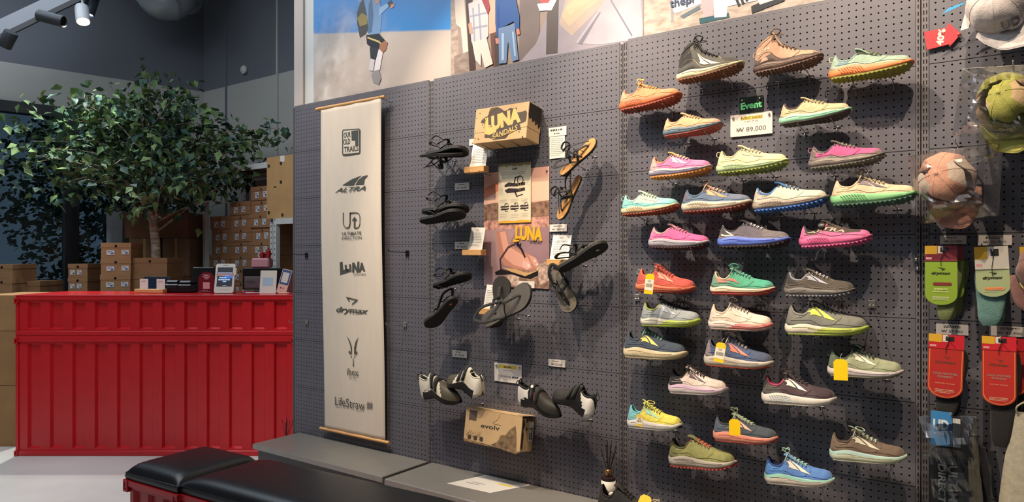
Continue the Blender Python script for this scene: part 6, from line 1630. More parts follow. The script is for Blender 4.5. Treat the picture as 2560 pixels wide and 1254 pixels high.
# ------------------------------------------------------------------ climbing shoes
CWD = smooth_lut([(0,.03),(.03,.09),(.10,.135),(.25,.14),(.42,.15),(.58,.185),(.72,.195),(.85,.15),(.95,.08),(1,.02)])
CTOP = smooth_lut([(0,.20),(.04,.40),(.10,.46),(.18,.42),(.28,.42),(.38,.50),(.46,.47),(.58,.36),(.72,.25),(.85,.18),(.95,.12),(1,.06)])
CBOT = smooth_lut([(0,.10),(.06,.03),(.15,.0),(.3,.03),(.45,.07),(.6,.04),(.75,-.02),(.9,-.06),(1,-.06)])
def climbing_shoe(hp, tp, up, cols, label, strap_c='#141415', word=None, patch=None):
    h_, t_ = Vector(hp), Vector(tp); d = t_ - h_; L = d.length
    M = basis(h_, d, Vector(up)); t = empty('climbing_shoe', M=M, label=label, cat='climbing shoe', group='climbing shoes on the grey wall')
    def P(f, u, off=0):
        w = CWD(f) * L; z0 = CBOT(f) * L; h = max(CTOP(f) * L - z0, .004); c, s = math.cos(u), math.sin(u)
        zz = max(0, s) ** .8; k = .38 if f < .5 else .25; y = -w * (abs(c) ** .8) * (1 if c > 0 else -1) * (1 - k * zz)
        return Vector((f * L + .0, y, z0 + h * zz)) + Vector((0, -c, s)) * off
    tt = [i / 44 for i in range(45)]; nu = 24
    A_, B_, C_ = [mat(c, .6, 0, 'leather') for c in cols[:3]]    # heel, middle, toe
    b = MB(); te = .33
    def zn(i, j):
        f = tt[i]; jj = min(j, nu - 1 - j); band = jj >= 8
        if band and .08 < f < te: return False
        if jj < 2 and f > .12: return mat(cols[3], .5, 0, 'rubber')
        if f < .16 + .03 * jj and jj < 7: return A_
        if f > (.56 if patch else .70) - .012 * jj: return C_
        return B_
    b.grid([[P(f, PI * j / nu) for j in range(nu + 1)] for f in tt], zone=zn)
    o = b.build('upper', None, t, smooth=True); sm = o.modifiers.new('thickness', 'SOLIDIFY'); sm.thickness = .003; sm.offset = 1
    b = MB(); b.grid([[Vector((f * L, CWD(f) * L * (2 * j / 6 - 1) * .98, CBOT(f) * L - .0035 * math.sin(PI * min(1, max(0, f)))) ) for j in range(7)] for f in tt]); b.build('sole', mat(cols[3], .5, 0, 'rubber'), t, smooth=True)
    rim = [P(.08 + (te - .08) * i / 9, PI / 3 * 1.0) for i in range(10)] + [P(te - (te - .08) * i / 9, PI * 2 / 3) for i in range(10)]
    MB().tube(rim, .003, 6, closed=True).build('collar', mat(cols[4], .7, 0, 'fabric'), t, smooth=True)
    for f0 in (.40, .50):
        b = MB(); b.grid([[P(f0 + .035 * k + .02 * math.sin(u), .35 + (PI - .7) * q / 10, .0022) for q, u in enumerate([z_ * .1 for z_ in range(11)])] for k in range(3)]); s_ = b.build('strap', mat(strap_c, .7, 0, 'fabric'), t, smooth=True); m_ = s_.modifiers.new('thickness', 'SOLIDIFY'); m_.thickness = .003; m_.offset = -1
    for s_ in (-1, 1):
        MB().tube(rows([P(.03, PI / 2 + s_ * .3, 0), P(.02, PI / 2 + s_ * .3, .02) + Vector((-.006, 0, .004)), P(.05, PI / 2 + s_ * .3, .024) + Vector((.006, 0, 0)), P(.07, PI / 2 + s_ * .3, 0)], 12), .0036, 5, flat=.5).build('pull_loop', mat('#101011', .7, 0, 'fabric'), t, smooth=True)
    b = MB()
    b.grid([[P(.17 + .16 * i / 8 , .42 + .3 * j / 4 - .25 * abs(i / 8 - .5), .0012) for j in range(5)] for i in range(9)]); b.build('side_panel', mat(cols[5], .6, 0, 'leather'), t, smooth=True)
    if patch:
        b = MB(); b.grid([[P(.44 + .07 * i / 4, .35 + .45 * j / 4, .0014) for j in range(5)] for i in range(5)]); b.build('colour_patch', mat(patch, .6), t, smooth=True)
        b = MB(); c = P(.43, 1.05, .0062); b.lathe([(0, .0006), (.008, .0006), (.008, 0)], 9, M=Matrix.Translation(c) @ Matrix.Rotation(math.radians(50), 4, 'X')); b.build('round_badge', mat('#d8d2c8', .5), t)
    if word:
        o = text(word, t, .5, .5, 0, 1, mat('#3a3836', .6), 1, shear=.1, bold=.03)
        for v in o.data.vertices: v.co = P(.09 + .20 * v.co.x, .34 + .20 * v.co.z, .0026)
    return t
WB = ('#f2ead8', '#f4ecd0', '#57513f', '#1d1c1a', '#e6dec8', '#f2ead8')
climbing_shoe(W(1060, 988, -.10), W(1152, 998, -.12), (.18, -.35, 1), WB, 'white and black climbing shoe with its heel to the left, in the left pair')
climbing_shoe(W(1206, 996, -.13), W(1120, 950, -.10), (.10, -.15, 1), WB, 'white and black climbing shoe with brand lettering, heel to the right, in the left pair', word='evolv')
BR = ('#f0eae0', '#181717', '#2e2b25', '#141312', '#1c1b1a', '#f4eee4')
climbing_shoe(W(1300, 1002, -.10), W(1402, 1034, -.12), (.22, -.35, 1), BR, 'black climbing shoe with a white heel and red patch, heel to the left', patch='#c43a48')
climbing_shoe(W(1484, 1046, -.13), W(1384, 984, -.10), (.12, -.15, 1), BR, 'black climbing shoe with a white heel and red patch, heel to the right', patch='#c43a48')
for px, py, lb in ((1100, 998, 'black peg under the heel-left white climbing shoe'), (1205, 1008, 'black peg under the heel-right white climbing shoe'), (1349, 1012, 'black peg under the heel-left black climbing shoe'), (1476, 1048, 'black peg under the heel-right black climbing shoe')):
    peg(px, py, lb, -.11, .03, 4)

# ------------------------------------------------------------------ canvas banner on two dowels
yb_, yt_ = -.030, -.062
bl = W(812, 1072, yb_); br = W(963, 1096, yb_); tlb = W(806, 270, yt_)
bw_ = br.x - bl.x; bh_ = tlb.z - bl.z
tilt = math.atan2(yb_ - yt_, bh_)
MB_ = Matrix.Translation(((bl.x + br.x) / 2, yb_, bl.z)) @ Matrix.Rotation(tilt, 4, 'X')
bn = empty('logo_banner', M=MB_, label='long cream canvas banner printed with a column of brand logos, hung on wooden dowels', cat='banner')
CAN = mat('#dccfbe', .85, 0, 'canvas')
b = MB(); nx, nz = 20, 60
b.grid([[Vector((-bw_/2 + bw_ * i / nx * (1) + .004 * math.sin(j * .12) , -.0015 * math.sin(i * .9 + j * .05) - .003 * math.sin(j / nz * PI) - .002 * math.exp(-((i / nx - .9) * 8) ** 2) * (j / nz), bh_ * j / nz)) for i in range(nx + 1)] for j in range(nz + 1)])
c_ = b.build('canvas', CAN, bn, smooth=True); s_ = c_.modifiers.new('thickness', 'SOLIDIFY'); s_.thickness = .0008; s_.offset = 1
for z in (0.0, bh_):
    MB().tube([(-bw_/2 - .045, .002, z), (bw_/2 + .030, .002, z)], .0095, 12).build('dowel', PINE, bn, smooth=True, sharp=40)
MB().tube([(-bw_/2 + .002, 0, z0) for z0 in (bh_ + .0, bh_)] if False else rows([(-bw_/2 + .01, -.001, bh_), (-bw_/2 + .0, -.011, bh_ - .004), (-bw_/2 + .004, .010, bh_ + .004)], 6), .0012, 4).build('cord', DK, bn)
MB().tube(rows([(bw_/2 - .03, -.004, bh_ + .018), (bw_/2 + .002, -.012, bh_ - .002), (bw_/2 + .012, .004, bh_ - .008), (bw_/2 + .006, .02, bh_ + .010)], 12), .0012, 4).build('cord', DK, bn)
for k, x in enumerate((-bw_/2 - .02, bw_/2 + .012)):
    p = MB_ @ Vector((x, 0, bh_)); hk = hook(p.x, p.z - .0105, p.y, 5, .02); tag(hk, 'steel peg holding the %s end of the banner top dowel' % ('far', 'near')[k], 'hook', 'peg hooks holding the banner')
LOGO = mat('#4a4d48', .8)
BI = MB_.inverted()
def bp(px, py):
    f = (py - 260) / 820; q = W(px, py, yt_ + (yb_ - yt_) * f - .004); v = BI @ q; return v.x, v.z
def bt_(s, px, py, hpx, wpx, **k):
    x, z = bp(px, py); x0, _ = bp(px - wpx / 2, py); x1, _ = bp(px + wpx / 2, py); _, z0 = bp(px, py + hpx / 2); _, z1 = bp(px, py - hpx / 2)
    return text(s, bn, x, z, -.0078, z1 - z0, LOGO, x1 - x0, name='printed_lettering', **k)
def bpoly(name, polys, m=LOGO, yy=-.0062):
    b = MB()
    for pts in polys: b.flat([bp(*q) for q in pts], yy, m)
    return b.build(name, None, bn)
bpoly('printed_badge', [[(858,324),(898,321),(901,324),(901,382),(898,385),(858,389),(856,385),(856,327)]])
bpoly('printed_badge', [[(859,327),(898,324),(898.6,381),(859,385)]], mat('#dccfbe', .85), -.0066)
bpoly('printed_badge', [[(879,327),(897,325),(897,366),(889,366),(889,352),(880,352)]], LOGO, -.0070)
for s, px, py, w_ in (('OUR', 869, 337, 17), ('OLD', 868, 354, 17), ('TRAILS', 879, 372, 36)):
    bt_(s, px, py, 14, w_, bold=.02)
bpoly('printed_fin', [[(856,463),(880,448),(905,438),(897,445),(888,456),(885,462)], [(889,462),(896,450),(908,440),(921,437),(912,447),(910,461)]])
bt_('ALTRA', 876, 473, 11, 76, shear=.5, bold=.02)
b = MB()
def bl_(pts, r=.0045): b.tube([Vector((bp(*q)[0], -.0062, bp(*q)[1])) for q in pts], r, 4, flat=.08)
bl_([(859,531),(859,558),(862,566),(868,569),(874,566),(876,558),(876,531),(890,530),(898,533),(901,541),(901,560),(898,567),(888,570)])
b.build('printed_monogram', LOGO, bn); bpoly('printed_arrow', [[(885,570),(885,551),(880,551),(887,541),(894,551),(889,551),(889,570)]])
bt_('ULTIMATE', 880, 583, 8, 48, bold=.01); bt_('DIRECTION', 880, 594, 8, 49)
bpoly('printed_lettering', [[(850,655),(857,654),(859,674),(871,672),(872,680),(851,688)], [(862,662),(867,661),(868,672),(874,672),(873,660),(878,660),(879,678),(864,679)], [(881,656),(887,656),(893,670),(894,654),(899,653),(899,680),(893,681),(886,667),(886,680),(881,680)], [(903,656),(907,656),(914,678),(909,679),(908,674),(904,675),(903,680),(898,680)]])
bt_('SANDALS', 900, 685, 5, 32, shear=.3)
bpoly('printed_mark', [[(865,741),(896,749),(879,763),(882,757),(890,750),(872,746),(876,754),(872,752)]]); bt_('drymax', 881, 777, 19, 80, shear=.3, bold=.02)
bpoly('printed_ibex_head', [[(867,839),(875,850),(880,866),(880,884),(878,884),(877,866),(872,850)], [(898,840),(890,852),(886,868),(886,885),(888,885),(890,868),(893,852)],
    [(873,875),(877,879),(877,887),(872,880)], [(893,876),(889,880),(889,887),(894,880)], [(877,890),(880,889),(880,892),(878,893)], [(886,889),(889,890),(888,893),(886,892)], [(883,893),(884,893),(885,910),(886,914),(881,913),(883,911)]])
bt_('ibex', 883, 929, 17, 29); bt_('EST 1997', 883, 944, 3.5, 18)
bt_('LifeStraw', 875, 1007, 22, 74)
b = MB()
for k in range(4): bl_([(919 + 3.4 * k, 1003), (920 + 3.4 * k, 1023)], .0012); bl_([(917, 1006 + 4 * k), (932, 1006.5 + 4 * k)], .0012)
b.build('printed_grid', LOGO, bn)

# ------------------------------------------------------------------ empty display hooks
def display_hook(px, py, label, ln=.15, dark=False):
    p = W(px, py, 0); m = BLACK if dark else STEEL
    t = empty('display_hook', (p.x, 0, p.z), 0, label, 'hook', 'empty display hooks on the grey wall')
    MB().cbox((-.013, -.006, -.016), (.013, -.001, .012), .001).build('back_plate', m, t)
    for x in (-.0125 + .004, .0125 - .004): MB().tube([(x, .006, .006), (x, -.004, .006), (x, -.005, -.028), (x, -.001, -.030)], .0016, 5).build('wire_leg', m, t)
    MB().tube(rows([(0, -.004, 0), (0, -ln * .5, .002), (0, -ln * .95, .006), (0, -ln, .022)], 10), .0022, 6).build('arm', m, t)
    MB().tube([(-.010, -.005, -.006), (.010, -.005, -.006)], .0016, 5).build('cross_wire', m, t)
display_hook(767, 636, 'empty steel hook left of the banner, upper one', .14, True)
display_hook(768, 804, 'empty steel hook left of the banner, lower one', .14)
display_hook(1019, 631, 'empty dark hook right of the banner, upper one', .15, True)
display_hook(1013, 810, 'empty steel hook right of the banner, lower one', .15)
display_hook(1594, 742, 'empty steel hook beside the red running shoe', .13)
display_hook(2180, 758, 'empty steel hook right of the dark brown trail shoe', .12)
for k, (px, py) in enumerate(((2291, 648), (2294, 671))):
    p = W(px, py, 0); t = empty('bolt', (p.x, 0, p.z), 0, ('upper', 'lower')[k] + ' chrome bolt on the steel upright beside the socks', 'bolt')
    MB().lathe([(.005, 0), (.006, .002), (.006, .005), (.004, .008), (0, .009)], 10, M=Matrix.Rotation(PI / 2, 4, 'X')).build('head', CHROME, t, smooth=True); MB().lathe([(0, .0), (.009, 0), (.009, .0012), (0, .0012)], 12, M=Matrix.Rotation(PI / 2, 4, 'X')).build('washer', STEEL, t)

# ------------------------------------------------------------------ things on the base shelves
q = [G(1117, 1208, SHZ), G(1225, 1232, SHZ), G(1328, 1212, SHZ), G(1215, 1187, SHZ)]
c0 = sum((Vector(v) for v in q), Vector()) / 4
t = empty('paper_sheet', (c0.x, c0.y, SHZ), 0, 'white printed sheet lying on the grey shelf', 'paper')
b = MB(); vs = [v - c0 for v in q]; b.add([(v.x, v.y, .0006) for v in vs] + [(v.x, v.y, .0012) for v in vs], [(0, 3, 2, 1), (4, 5, 6, 7), (0, 1, 5, 4), (1, 2, 6, 5), (2, 3, 7, 6), (3, 0, 4, 7)]); b.build('sheet', mat('#cfcac2', .5), t)
def onp(u, v): a = vs[0].lerp(vs[1], u); c = vs[3].lerp(vs[2], u); return a.lerp(c, v)
b = MB()
for u0, u1, v0, v1, c in ((.60, .90, .60, .68, '#c8b43c'), (.15, .45, .3, .33, '#7a7a7c'), (.2, .5, .4, .43, '#7a7a7c'), (.55, .8, .8, .83, '#7a7a7c')):
    b.add([(*(onp(u, v).to_2d()), .0014) for u, v in ((u0, v0), (u1, v0), (u1, v1), (u0, v1))], [(0, 1, 2, 3)], mat(c, .5))
b.build('print', None, t)
def diffuser(x, y, z, s, label, bottle=True, stand=0):
    t = empty('reed_diffuser', (x, y, z), 0, label, 'reed diffuser'); r_ = random.Random(int(abs(x) * 100))
    MB().lathe([(0, 0), (.030, 0), (.032, .003), (.032, .122), (.029, .130), (.014, .134), (.013, .140), (0, .140)], 24).build('bottle', mat('#2b2020', .08), t, smooth=True, sharp=40)
    MB().lathe([(.0324, .030), (.0324, .118)], 24).build('label', mat('#d8d2c4', .5), t, smooth=True)
    MB().lathe([(.013, .132), (.0155, .135), (.0155, .163), (.011, .167), (.006, .167)], 18).build('collar_cap', mat('#b98a5c', .22, .9), t, smooth=True, sharp=40)
    for k in range(7):
        a = (-1 + 2 * k / 6) * .30 + r_.uniform(-.05, .05); e = r_.uniform(-.15, .15); l_ = r_.uniform(.11, .15)
        MB().tube([(0, 0, .14), (math.sin(a) * l_, e * l_, .14 + math.cos(a) * l_)], .0016, 6).build('reed', mat('#15120f', .6), t)
    return t
p = G(1522, 1244, SHZ); diffuser(W(1521, 900, -.05).x, -.05, SHZ + .001, 1, 'reed diffuser with a copper cap and black reeds on the shelf behind the black shoe')
pl = empty('floor_plinth', (-3.843, -.06, 0), 0, 'small dark plinth hidden at the end of the shelves', 'plinth'); MB().cbox((-.03, -.03, 0), (.03, .03, .09), .003).build('block', mat('#2c2c30', .6), pl); MB().cbox((-.034, -.034, .09), (.034, .034, .10), .003).build('top', mat('#2c2c30', .6), pl)
q_ = W(725, 1075, -.16); diffuser(-3.848, -.06, .101, 1, 'second reed diffuser behind the far end of the shelves, only its reeds showing')
def shelf_rows(px, y): 
    p = W(px, HZ, y); r = proj((p.x, y, SHZ + .004)); return r[1]
for hx, tx, by_, cfg, lb in ((1486, 1634, -.15, dict(hs=1.55, short='black leather shoe', u='#2a2826', mid='#26231f', out='#1a1816', rough=1, fab='leather', lining='#1c1a19', lace='#1a1918', heel='#2f2c28', seam='#151413', groove='#1a1816'), 'glossy black leather shoe standing on the shelf in front of the reed diffuser'),
                              (1583, 1735, -.215, dict(hs=1.3, short='beige shoe with knotted laces', u='#a89a84', mid='#c8bca8', out='#8a8070', lining='#8a7c68', lace='#cbbb9c', bow='up', seam='#8c7e68', tag=None), 'beige shoe with knotted cream laces and a yellow tag on the shelf')):
    y0 = by_ - .02
    r = shoe(hx, tx, (shelf_rows(hx, y0), shelf_rows(tx, y0)), cfg, lb, base_y=by_, on_hooks=False, roll=0, group='shoes standing on the base shelf')
    if 'beige' in lb:
        tt_, la_, M__ = r; hang_tag(tt_, M__.inverted() @ W(1618, 1238, by_ - .02), .05, .07, .2, '#f2c40a', 0, 'plain yellow hang tag', ry=-.6)
    else:
        tt_, la_, M__ = r
        b = MB(); 
        for k in range(7): c = Vector((.075 + .006 * math.cos(k * 2.4), .008 * math.sin(k * 2.4), .085 + .004 * (k % 3))); b.lathe([(0, -.009), (.007, -.006), (.009, 0), (.007, .006), (0, .009)], 7, M=Matrix.Translation(c))
        g = b.build('paper_stuffing', mat('#d8cfc0', .8), tt_); g['kind'] = 'stuff'; g['label'] = 'crumpled white paper inside the shoe'

# ------------------------------------------------------------------ caps, bags and socks on the right-hand bay
def long_hook(px, py, y_end, label, zoff=0.0):
    p = W(px, py, y_end); hk = empty('peg_hook', (p.x, 0, p.z - .004 + zoff))
    b = MB(); b.tube([(-.0125, .006, .001), (-.0125, -.0028, .001), (.0125, -.0028, .001), (.0125, .006, .001)], .0016, 6); b.tube([(0, -.003, .001), (0, -.003, -.024)], .0016, 6); b.build('back_plate', STEEL, hk, smooth=True)
    MB().tube([(0, -.003, 0), (0, y_end, .0), (0, y_end - .010, .012)], .0022, 6).build('arm', STEEL, hk, smooth=True)
    return tag(hk, label, 'hook', 'peg hooks holding caps and socks')
def cap(px, py, y, fwd, up, col, mesh_col, vis_col, label, logo=None, s=1.0):
    M = basis(W(px, py, y), fwd, up); t = empty('cap', M=M, label=label, cat='cap', group='caps hanging at the right')
    a, bb, c = .100 * s, .084 * s, .105 * s
    def P(th, ph, off=0):      # th round the head, 0 = front; ph 0 rim .. pi/2 button
        r = math.cos(ph) ** .75; z = math.sin(ph) ** .9
        w = 1 + .025 * math.sin(5 * th + 3 * ph) + .02 * math.sin(9 * th)
        k = .93 if abs(th) > 2.4 and ph < .5 else 1
        return Vector(((a + off) * r * math.cos(th) * w * k, (bb + off) * r * math.sin(th) * w, (c + off) * z))
    m1, m2 = mat(col, .85, 0, 'fabric', scale=.6), mat(mesh_col, .9, 0, 'fabric', scale=.25)
    b = MB(); n = 48; k = 14
    def zn(i, j):
        th = (j / n) * 2 * PI; th = th if th < PI else th - 2 * PI
        return m2 if .9 < abs(th) < 2.0 and 1 < i < 11 else m1
    b.grid([[P(2 * PI * j / n, PI / 2 * i / k) for j in range(n)] for i in range(k + 1)], closed_u=True, zone=zn)
    cr = b.build('crown', None, t, smooth=True); sm = cr.modifiers.new('thickness', 'SOLIDIFY'); sm.thickness = .0025; sm.offset = -1
    sb = MB()
    for q in range(6): sb.tube([P(PI / 6 + q * PI / 3, PI / 2 * i / 12, .0006) for i in range(12)], .0006, 4)
    sb.build('panel_seam', m1, t)
    b = MB(); rws = []
    for i in range(9):
        f = i / 8; rw = []
        for j in range(17):
            th = (-1 + 2 * j / 16) * 1.12; e = P(th, .02)
            reach = f * .068 * s * math.cos(th / 1.12 * PI / 2) ** .55
            rw.append(Vector((e.x + reach, e.y * (1 + .10 * f), e.z - .004 - .016 * (th / 1.12) ** 2 * f - .004 * f)))
        rws.append(rw)
    b.grid(rws); v = b.build('visor', mat(vis_col, .8, 0, 'fabric', scale=.6), t, smooth=True); sm = v.modifiers.new('thickness', 'SOLIDIFY'); sm.thickness = .003; sm.offset = 0
    MB().tube(rws[-1], .0022, 5).build('visor_edge', mat(vis_col, .8, 0, 'fabric'), t, smooth=True)
    MB().lathe([(0, .004), (.006, .002), (.007, 0)], 10, M=Matrix.Translation((0, 0, c))).build('button', m1, t)
    MB().tube([P(2.3 + (PI * 2 - 4.6) * i / 10, .0, .001) for i in range(11)], .005, 5, flat=.4).build('back_strap', m1, t)
    if logo:
        s_, lc, h = logo; o = text(s_, t, .5, .5, 0, 1, mat(lc, .6), 1, bold=.03)
        for v_ in o.data.vertices: v_.co = P((v_.co.x - .5) * .62, .16 + h * (v_.co.z), .0022)
    return t
FILM = film('clear_plastic', (.97, .97, .97, 1), .30, .14)
def bag(pts, y, dy, label, seed, closed=True, name='plastic_bag', group='clear plastic bags around the caps'):
    """crumpled clear bag: two film sheets spanning a four-cornered outline of the wall plane"""
    c = [W(px, py, y) for px, py in pts]; o = sum(c, Vector()) / 4
    t = empty(name, o, 0, label, 'plastic bag', group); n = 22
    for sgn, nm in ((-1, 'front_film'), (1, 'back_film')):
        rws = []
        for i in range(n + 1):
            rw = []
            for j in range(n + 1):
                u, v = i / n, j / n
                p = c[0].lerp(c[1], u).lerp(c[3].lerp(c[2], u), v) - o
                e = min(u, 1 - u, v, 1 - v); bulge = min(1, e * 5)
                q = Vector((p.x * 14, seed * 3 + sgn, p.z * 14))
                w = noise.noise(q) * .010 + abs(noise.noise(q * 2.3)) * .007
                rw.append(p + Vector((noise.noise(q * 1.7 + Vector((5, 0, 0))) * .004, sgn * (dy * bulge) + w * (.35 + bulge), noise.noise(q * 1.5 + Vector((0, 9, 0))) * .004)))
            rws.append(rw)
        MB().grid(rws).build(nm, FILM, t, smooth=False if sgn < 0 else True)
    b = MB(); b.tube([c[0] - o + Vector((.002, 0, 0)), c[1] - o], .0010, 4); b.build('seal_edge', FILM, t)
    return t
cap(2372, 455, -.105, (.22, -.30, -1), (-.30, -1, .25), '#c48d72', '#b9a796', '#b47a62', 'dusty pink cap with grey mesh side panels inside a clear bag')
bag([(2268, 392), (2508, 352), (2498, 538), (2300, 560)], -.12, .075, 'clear plastic bag around the dusty pink cap', 2)
long_hook(2388, 352, -.12, 'peg hook holding the bagged pink cap')
cap(2518, 262, -.105, (.10, -.28, -1), (-.22, -1, .22), '#9a9a34', '#c0a274', '#a3a03a', 'olive green cap with tan mesh inside a clear bag', logo=('oot', '#d9d3b0', .22))
bag([(2404, 172), (2600, 160), (2600, 372), (2380, 338)], -.12, .075, 'clear plastic bag around the olive green cap', 7)
long_hook(2533, 158, -.12, 'peg hook holding the bagged olive cap')
cap(2492, 22, -.110, (.50, -.35, -1), (-.15, -1, .45), '#cfc6c4', '#d8d0cc', '#d6cecc', 'off-white running cap with a grey monogram on its front', logo=('UD', '#6c6670', .34))
long_hook(2500, -60, -.12, 'peg hook holding the off-white cap')
cap(2612, 672, -.125, (-.25, -.3, -1), (.2, -1, .2), '#7c5248', '#7c5248', '#6e463e', 'brown cap mostly cut off at the right edge', s=.9)
# swing tag of the white cap and the red discount arrow
def wall_poly(name, pts, y, th, m, label=None, cat=None, par=None):
    c = [W(px, py, y) for px, py in pts]; o = sum(c, Vector()) / len(c)
    t = empty(name, o, 0, label, cat) if par is None else par
    if par is not None: o = par.location
    MB().prism([(p.x - o.x, p.z - o.z) for p in c], y - o.y - th, y - o.y, m=m).build('card', m, t); return t
t = wall_poly('swing_tag', [(2354, 36), (2372, 20), (2418, 3), (2400, 15)], -.10, .001, mat('#3f9ad0', .4), 'narrow blue card strip sticking out beside the off-white cap', 'tag')
MB().tube([(.0, 0, .0), (.02, .02, .02), (.04, .05, .02)], .0006, 4).build('tag_string', DK, t)
t = wall_poly('swing_tag', [(2401, 77), (2421, 0), (2437, -10), (2422, 70)], -.12, .0015, mat('#d8d0c8', .5), 'white folded card beside the off-white cap', 'tag')
MB().tube([(.0, 0, .05), (.01, .02, .07), (.03, .05, .09)], .0006, 4).build('tag_string', DK, t)
t = wall_poly('discount_arrow', [(2310, 80), (2367, 69), (2371, 57), (2403, 84), (2374, 118), (2372, 111), (2317, 125)], -.012, .002, mat('#b5343c', .45), 'red paper arrow reading 40% pointing at the off-white cap', 'sign')
text('40%', t, -.008, .0, -.0024, .022, mat('#d8ccc0', .5), .058, rot=math.radians(82), bold=.05)
MB().lathe([(0, .004), (.004, .003), (.005, 0)], 8, M=Matrix.Translation((.045, -.002, .0)) @ Matrix.Rotation(PI / 2, 4, 'X')).build('pin', mat('#b5343c', .4), t)

price(2350, 2416, 589, 610, '₩ 25,900', 'white price card over the lime green sock pack', small=1)
price(2444, 2530, 588, 613, '₩ 25,900', 'white price card over the pale sage sock pack', small=2)
price(2340, 2421, 808, 834, '₩ 37,900', 'white price card over the left red sock pack', small=2)
price(2477, 2572, 813, 838, '₩ 41,900', 'white price card over the right red sock pack', small=2)

def sock_pack(px0, px1, yt, ys, yb, head, body, rim, sock, sockb, label, y=-.075, texts=(), lean=0.0, sx=(0.15, 1.0), band=None, mark_c='#2a2a22', group='sock packs at the right'):
    """header card from yt to ys, rounded body card down to yb, socks down to sockb"""
    a = W(px0, yt, y); b_ = W(px1, yt, y); w = b_.x - a.x; H = a.z - W(px0, yb, y).z; hh = a.z - W(px0, ys, y).z; SH = a.z - W(px0, sockb, y).z
    M = Matrix.Translation(((a.x + b_.x) / 2, y, a.z)) @ Matrix.Rotation(lean, 4, 'Y')
    t = empty('sock_pack', M=M, label=label, cat='socks', group=group)
    r = w / 2; arc = [(r * math.cos(u), -H + r * .75 + r * .75 * math.sin(u)) for u in [PI + PI * k / 16 for k in range(17)]]
    side = mat(body, .5)
    MB().prism([(-w/2, -hh * .8)] + arc + [(w/2, -hh * .8), (w * .0, -hh * .62)], -.008, -.0055, m=side).build('body_card', side, t)
    arc2 = [(q[0] * .93, (q[1] + H * .5) * .97 - H * .5) for q in arc]
    if rim:
        MB().flat([(-w/2 * .93, -hh * .85)] + arc2 + [(w/2 * .93, -hh * .85)], -.0084, mat(rim[0], .5)).build('printed_border', None, t)
        arc3 = [(q[0] * .955, (q[1] + H * .5) * .978 - H * .5) for q in arc2]; MB().flat([(-w/2 * .89, -hh * .85)] + arc3 + [(w/2 * .89, -hh * .85)], -.0087, mat(rim[1], .5)).build('printed_field', None, t)
    MB().prism([(-w/2, 0), (w/2, 0), (w/2, -hh), (-w/2, -hh)], -.0098, -.0088, m=mat(head, .5)).build('header_card', mat(head, .5), t)
    b = MB(); b.flat([(-w/2, -.0), (-w * .12, 0), (-w * .12, -hh * .55), (-w/2, -hh * .55)], -.0101, mat('#d8a830', .5)); b.flat([(-w * .10, -.001), (w * .06, -.001), (w * .06, -hh * .5), (-w * .10, -hh * .5)], -.0101, mat('#d6cfc4', .5))
    b.flat([(-w * .46, -hh * .75), (-w * .28, -hh * .75), (-w * .28, -hh * .88), (-w * .46, -hh * .88)], -.0101, mat('#d8a0a0', .5)); b.build('header_print', None, t)
    MB().box((-w * .02, -.0108, -hh * .42), (w * .22, -.0104, -hh * .12)).build('hanger_slot', mat('#1c1a1a', .6), t)
    MB().tube(rows([(w * .08, -.011, -hh * .2), (w * .06, -.013, -hh * .5), (0, -.0115, -hh * .9), (-.0, -.0112, -hh * 1.3)], 10), .0010, 4).build('hanger_thread', mat('#2a2624', .6), t)
    zc_ = -hh - (H - hh) * .22
    b = MB(); s_ = w * .13; b.flat([(-s_, zc_ + s_ * 1.0), (s_ * 1.1, zc_ + s_ * .55), (s_ * .1, zc_ + s_ * .0), (s_ * .35, zc_ + s_ * .45)], -.0090, mat(mark_c, .5)); b.build('printed_mark', None, t)
    text('drymax', t, 0, zc_ - s_ * .75, -.0090, w * .13, mat(mark_c, .5), w * .60, shear=.3, bold=.03, name='brand_lettering')
    if band: MB().flat([(-w * .22 + w * .0, zc_ - w * .42), (w * .30, zc_ - w * .42), (w * .34, zc_ - w * .475), (w * .30, zc_ - w * .53), (-w * .22, zc_ - w * .53), (-w * .26, zc_ - w * .475)], -.0090, mat(band, .5)).build('printed_band', None, t)
    for s2, zf, hf, wf, c2 in texts: text(s2, t, 0, zc_ - w * zf, -.0091, w * hf, mat(c2, .5), w * wf, bold=.03)
    lines(t, -w * .28, w * .28, -H + w * .16, -H + w * .30, 3, -.0090, mat('#d8d8b0', .5), seed=int(px0), ch=w * .018)
    # socks: two soft folded layers behind the card
    SM_ = mat(sock, .95, 0, 'fabric', scale=.5)
    for k, (dx, dyy) in enumerate(((0, .0), (.010, .012))):
        x0 = -w/2 + w * sx[0] + dx; x1 = -w/2 + w * sx[1] + dx; rws = []
        for i in range(15):
            f = i / 14; z = -hh * .8 - (SH - hh * .8) * f; e = (1 - (2 * f - 1) ** 8) ** .5; c_ = (x0 + x1) / 2 + .006 * math.sin(f * 4 + k) ; hw = (x1 - x0) / 2 * (.86 + .10 * math.sin(f * 5 + k)) * max(e, .55)
            rws.append([Vector((c_ + hw * (1 if math.cos(u) > 0 else -1) * abs(math.cos(u)) ** .5, .008 + dyy + .0075 * math.sin(u) * max(e, .2), z)) for u in [2 * PI * q / 16 for q in range(16)]])
        b = MB(); b.grid(rws, closed_u=True); b.add(rws[0], [tuple(range(16))]); b.add(rws[-1], [tuple(range(16))[::-1]]); b.build('sock', SM_, t, smooth=True)
    hx_, hy_ = (px0 + px1) / 2 + 4, yt + 8
    long_hook(hx_, hy_, y - .02, 'peg hook holding the ' + label.replace(' with an orange border and black socks', '').split(' with ')[0])
    return t
sock_pack(2330, 2411, 616, 650, 750, '#7a2c38', '#7a942c', None, '#7f8c4c', 784, 'lime green sock pack hanging right behind its front twin', y=-.035)
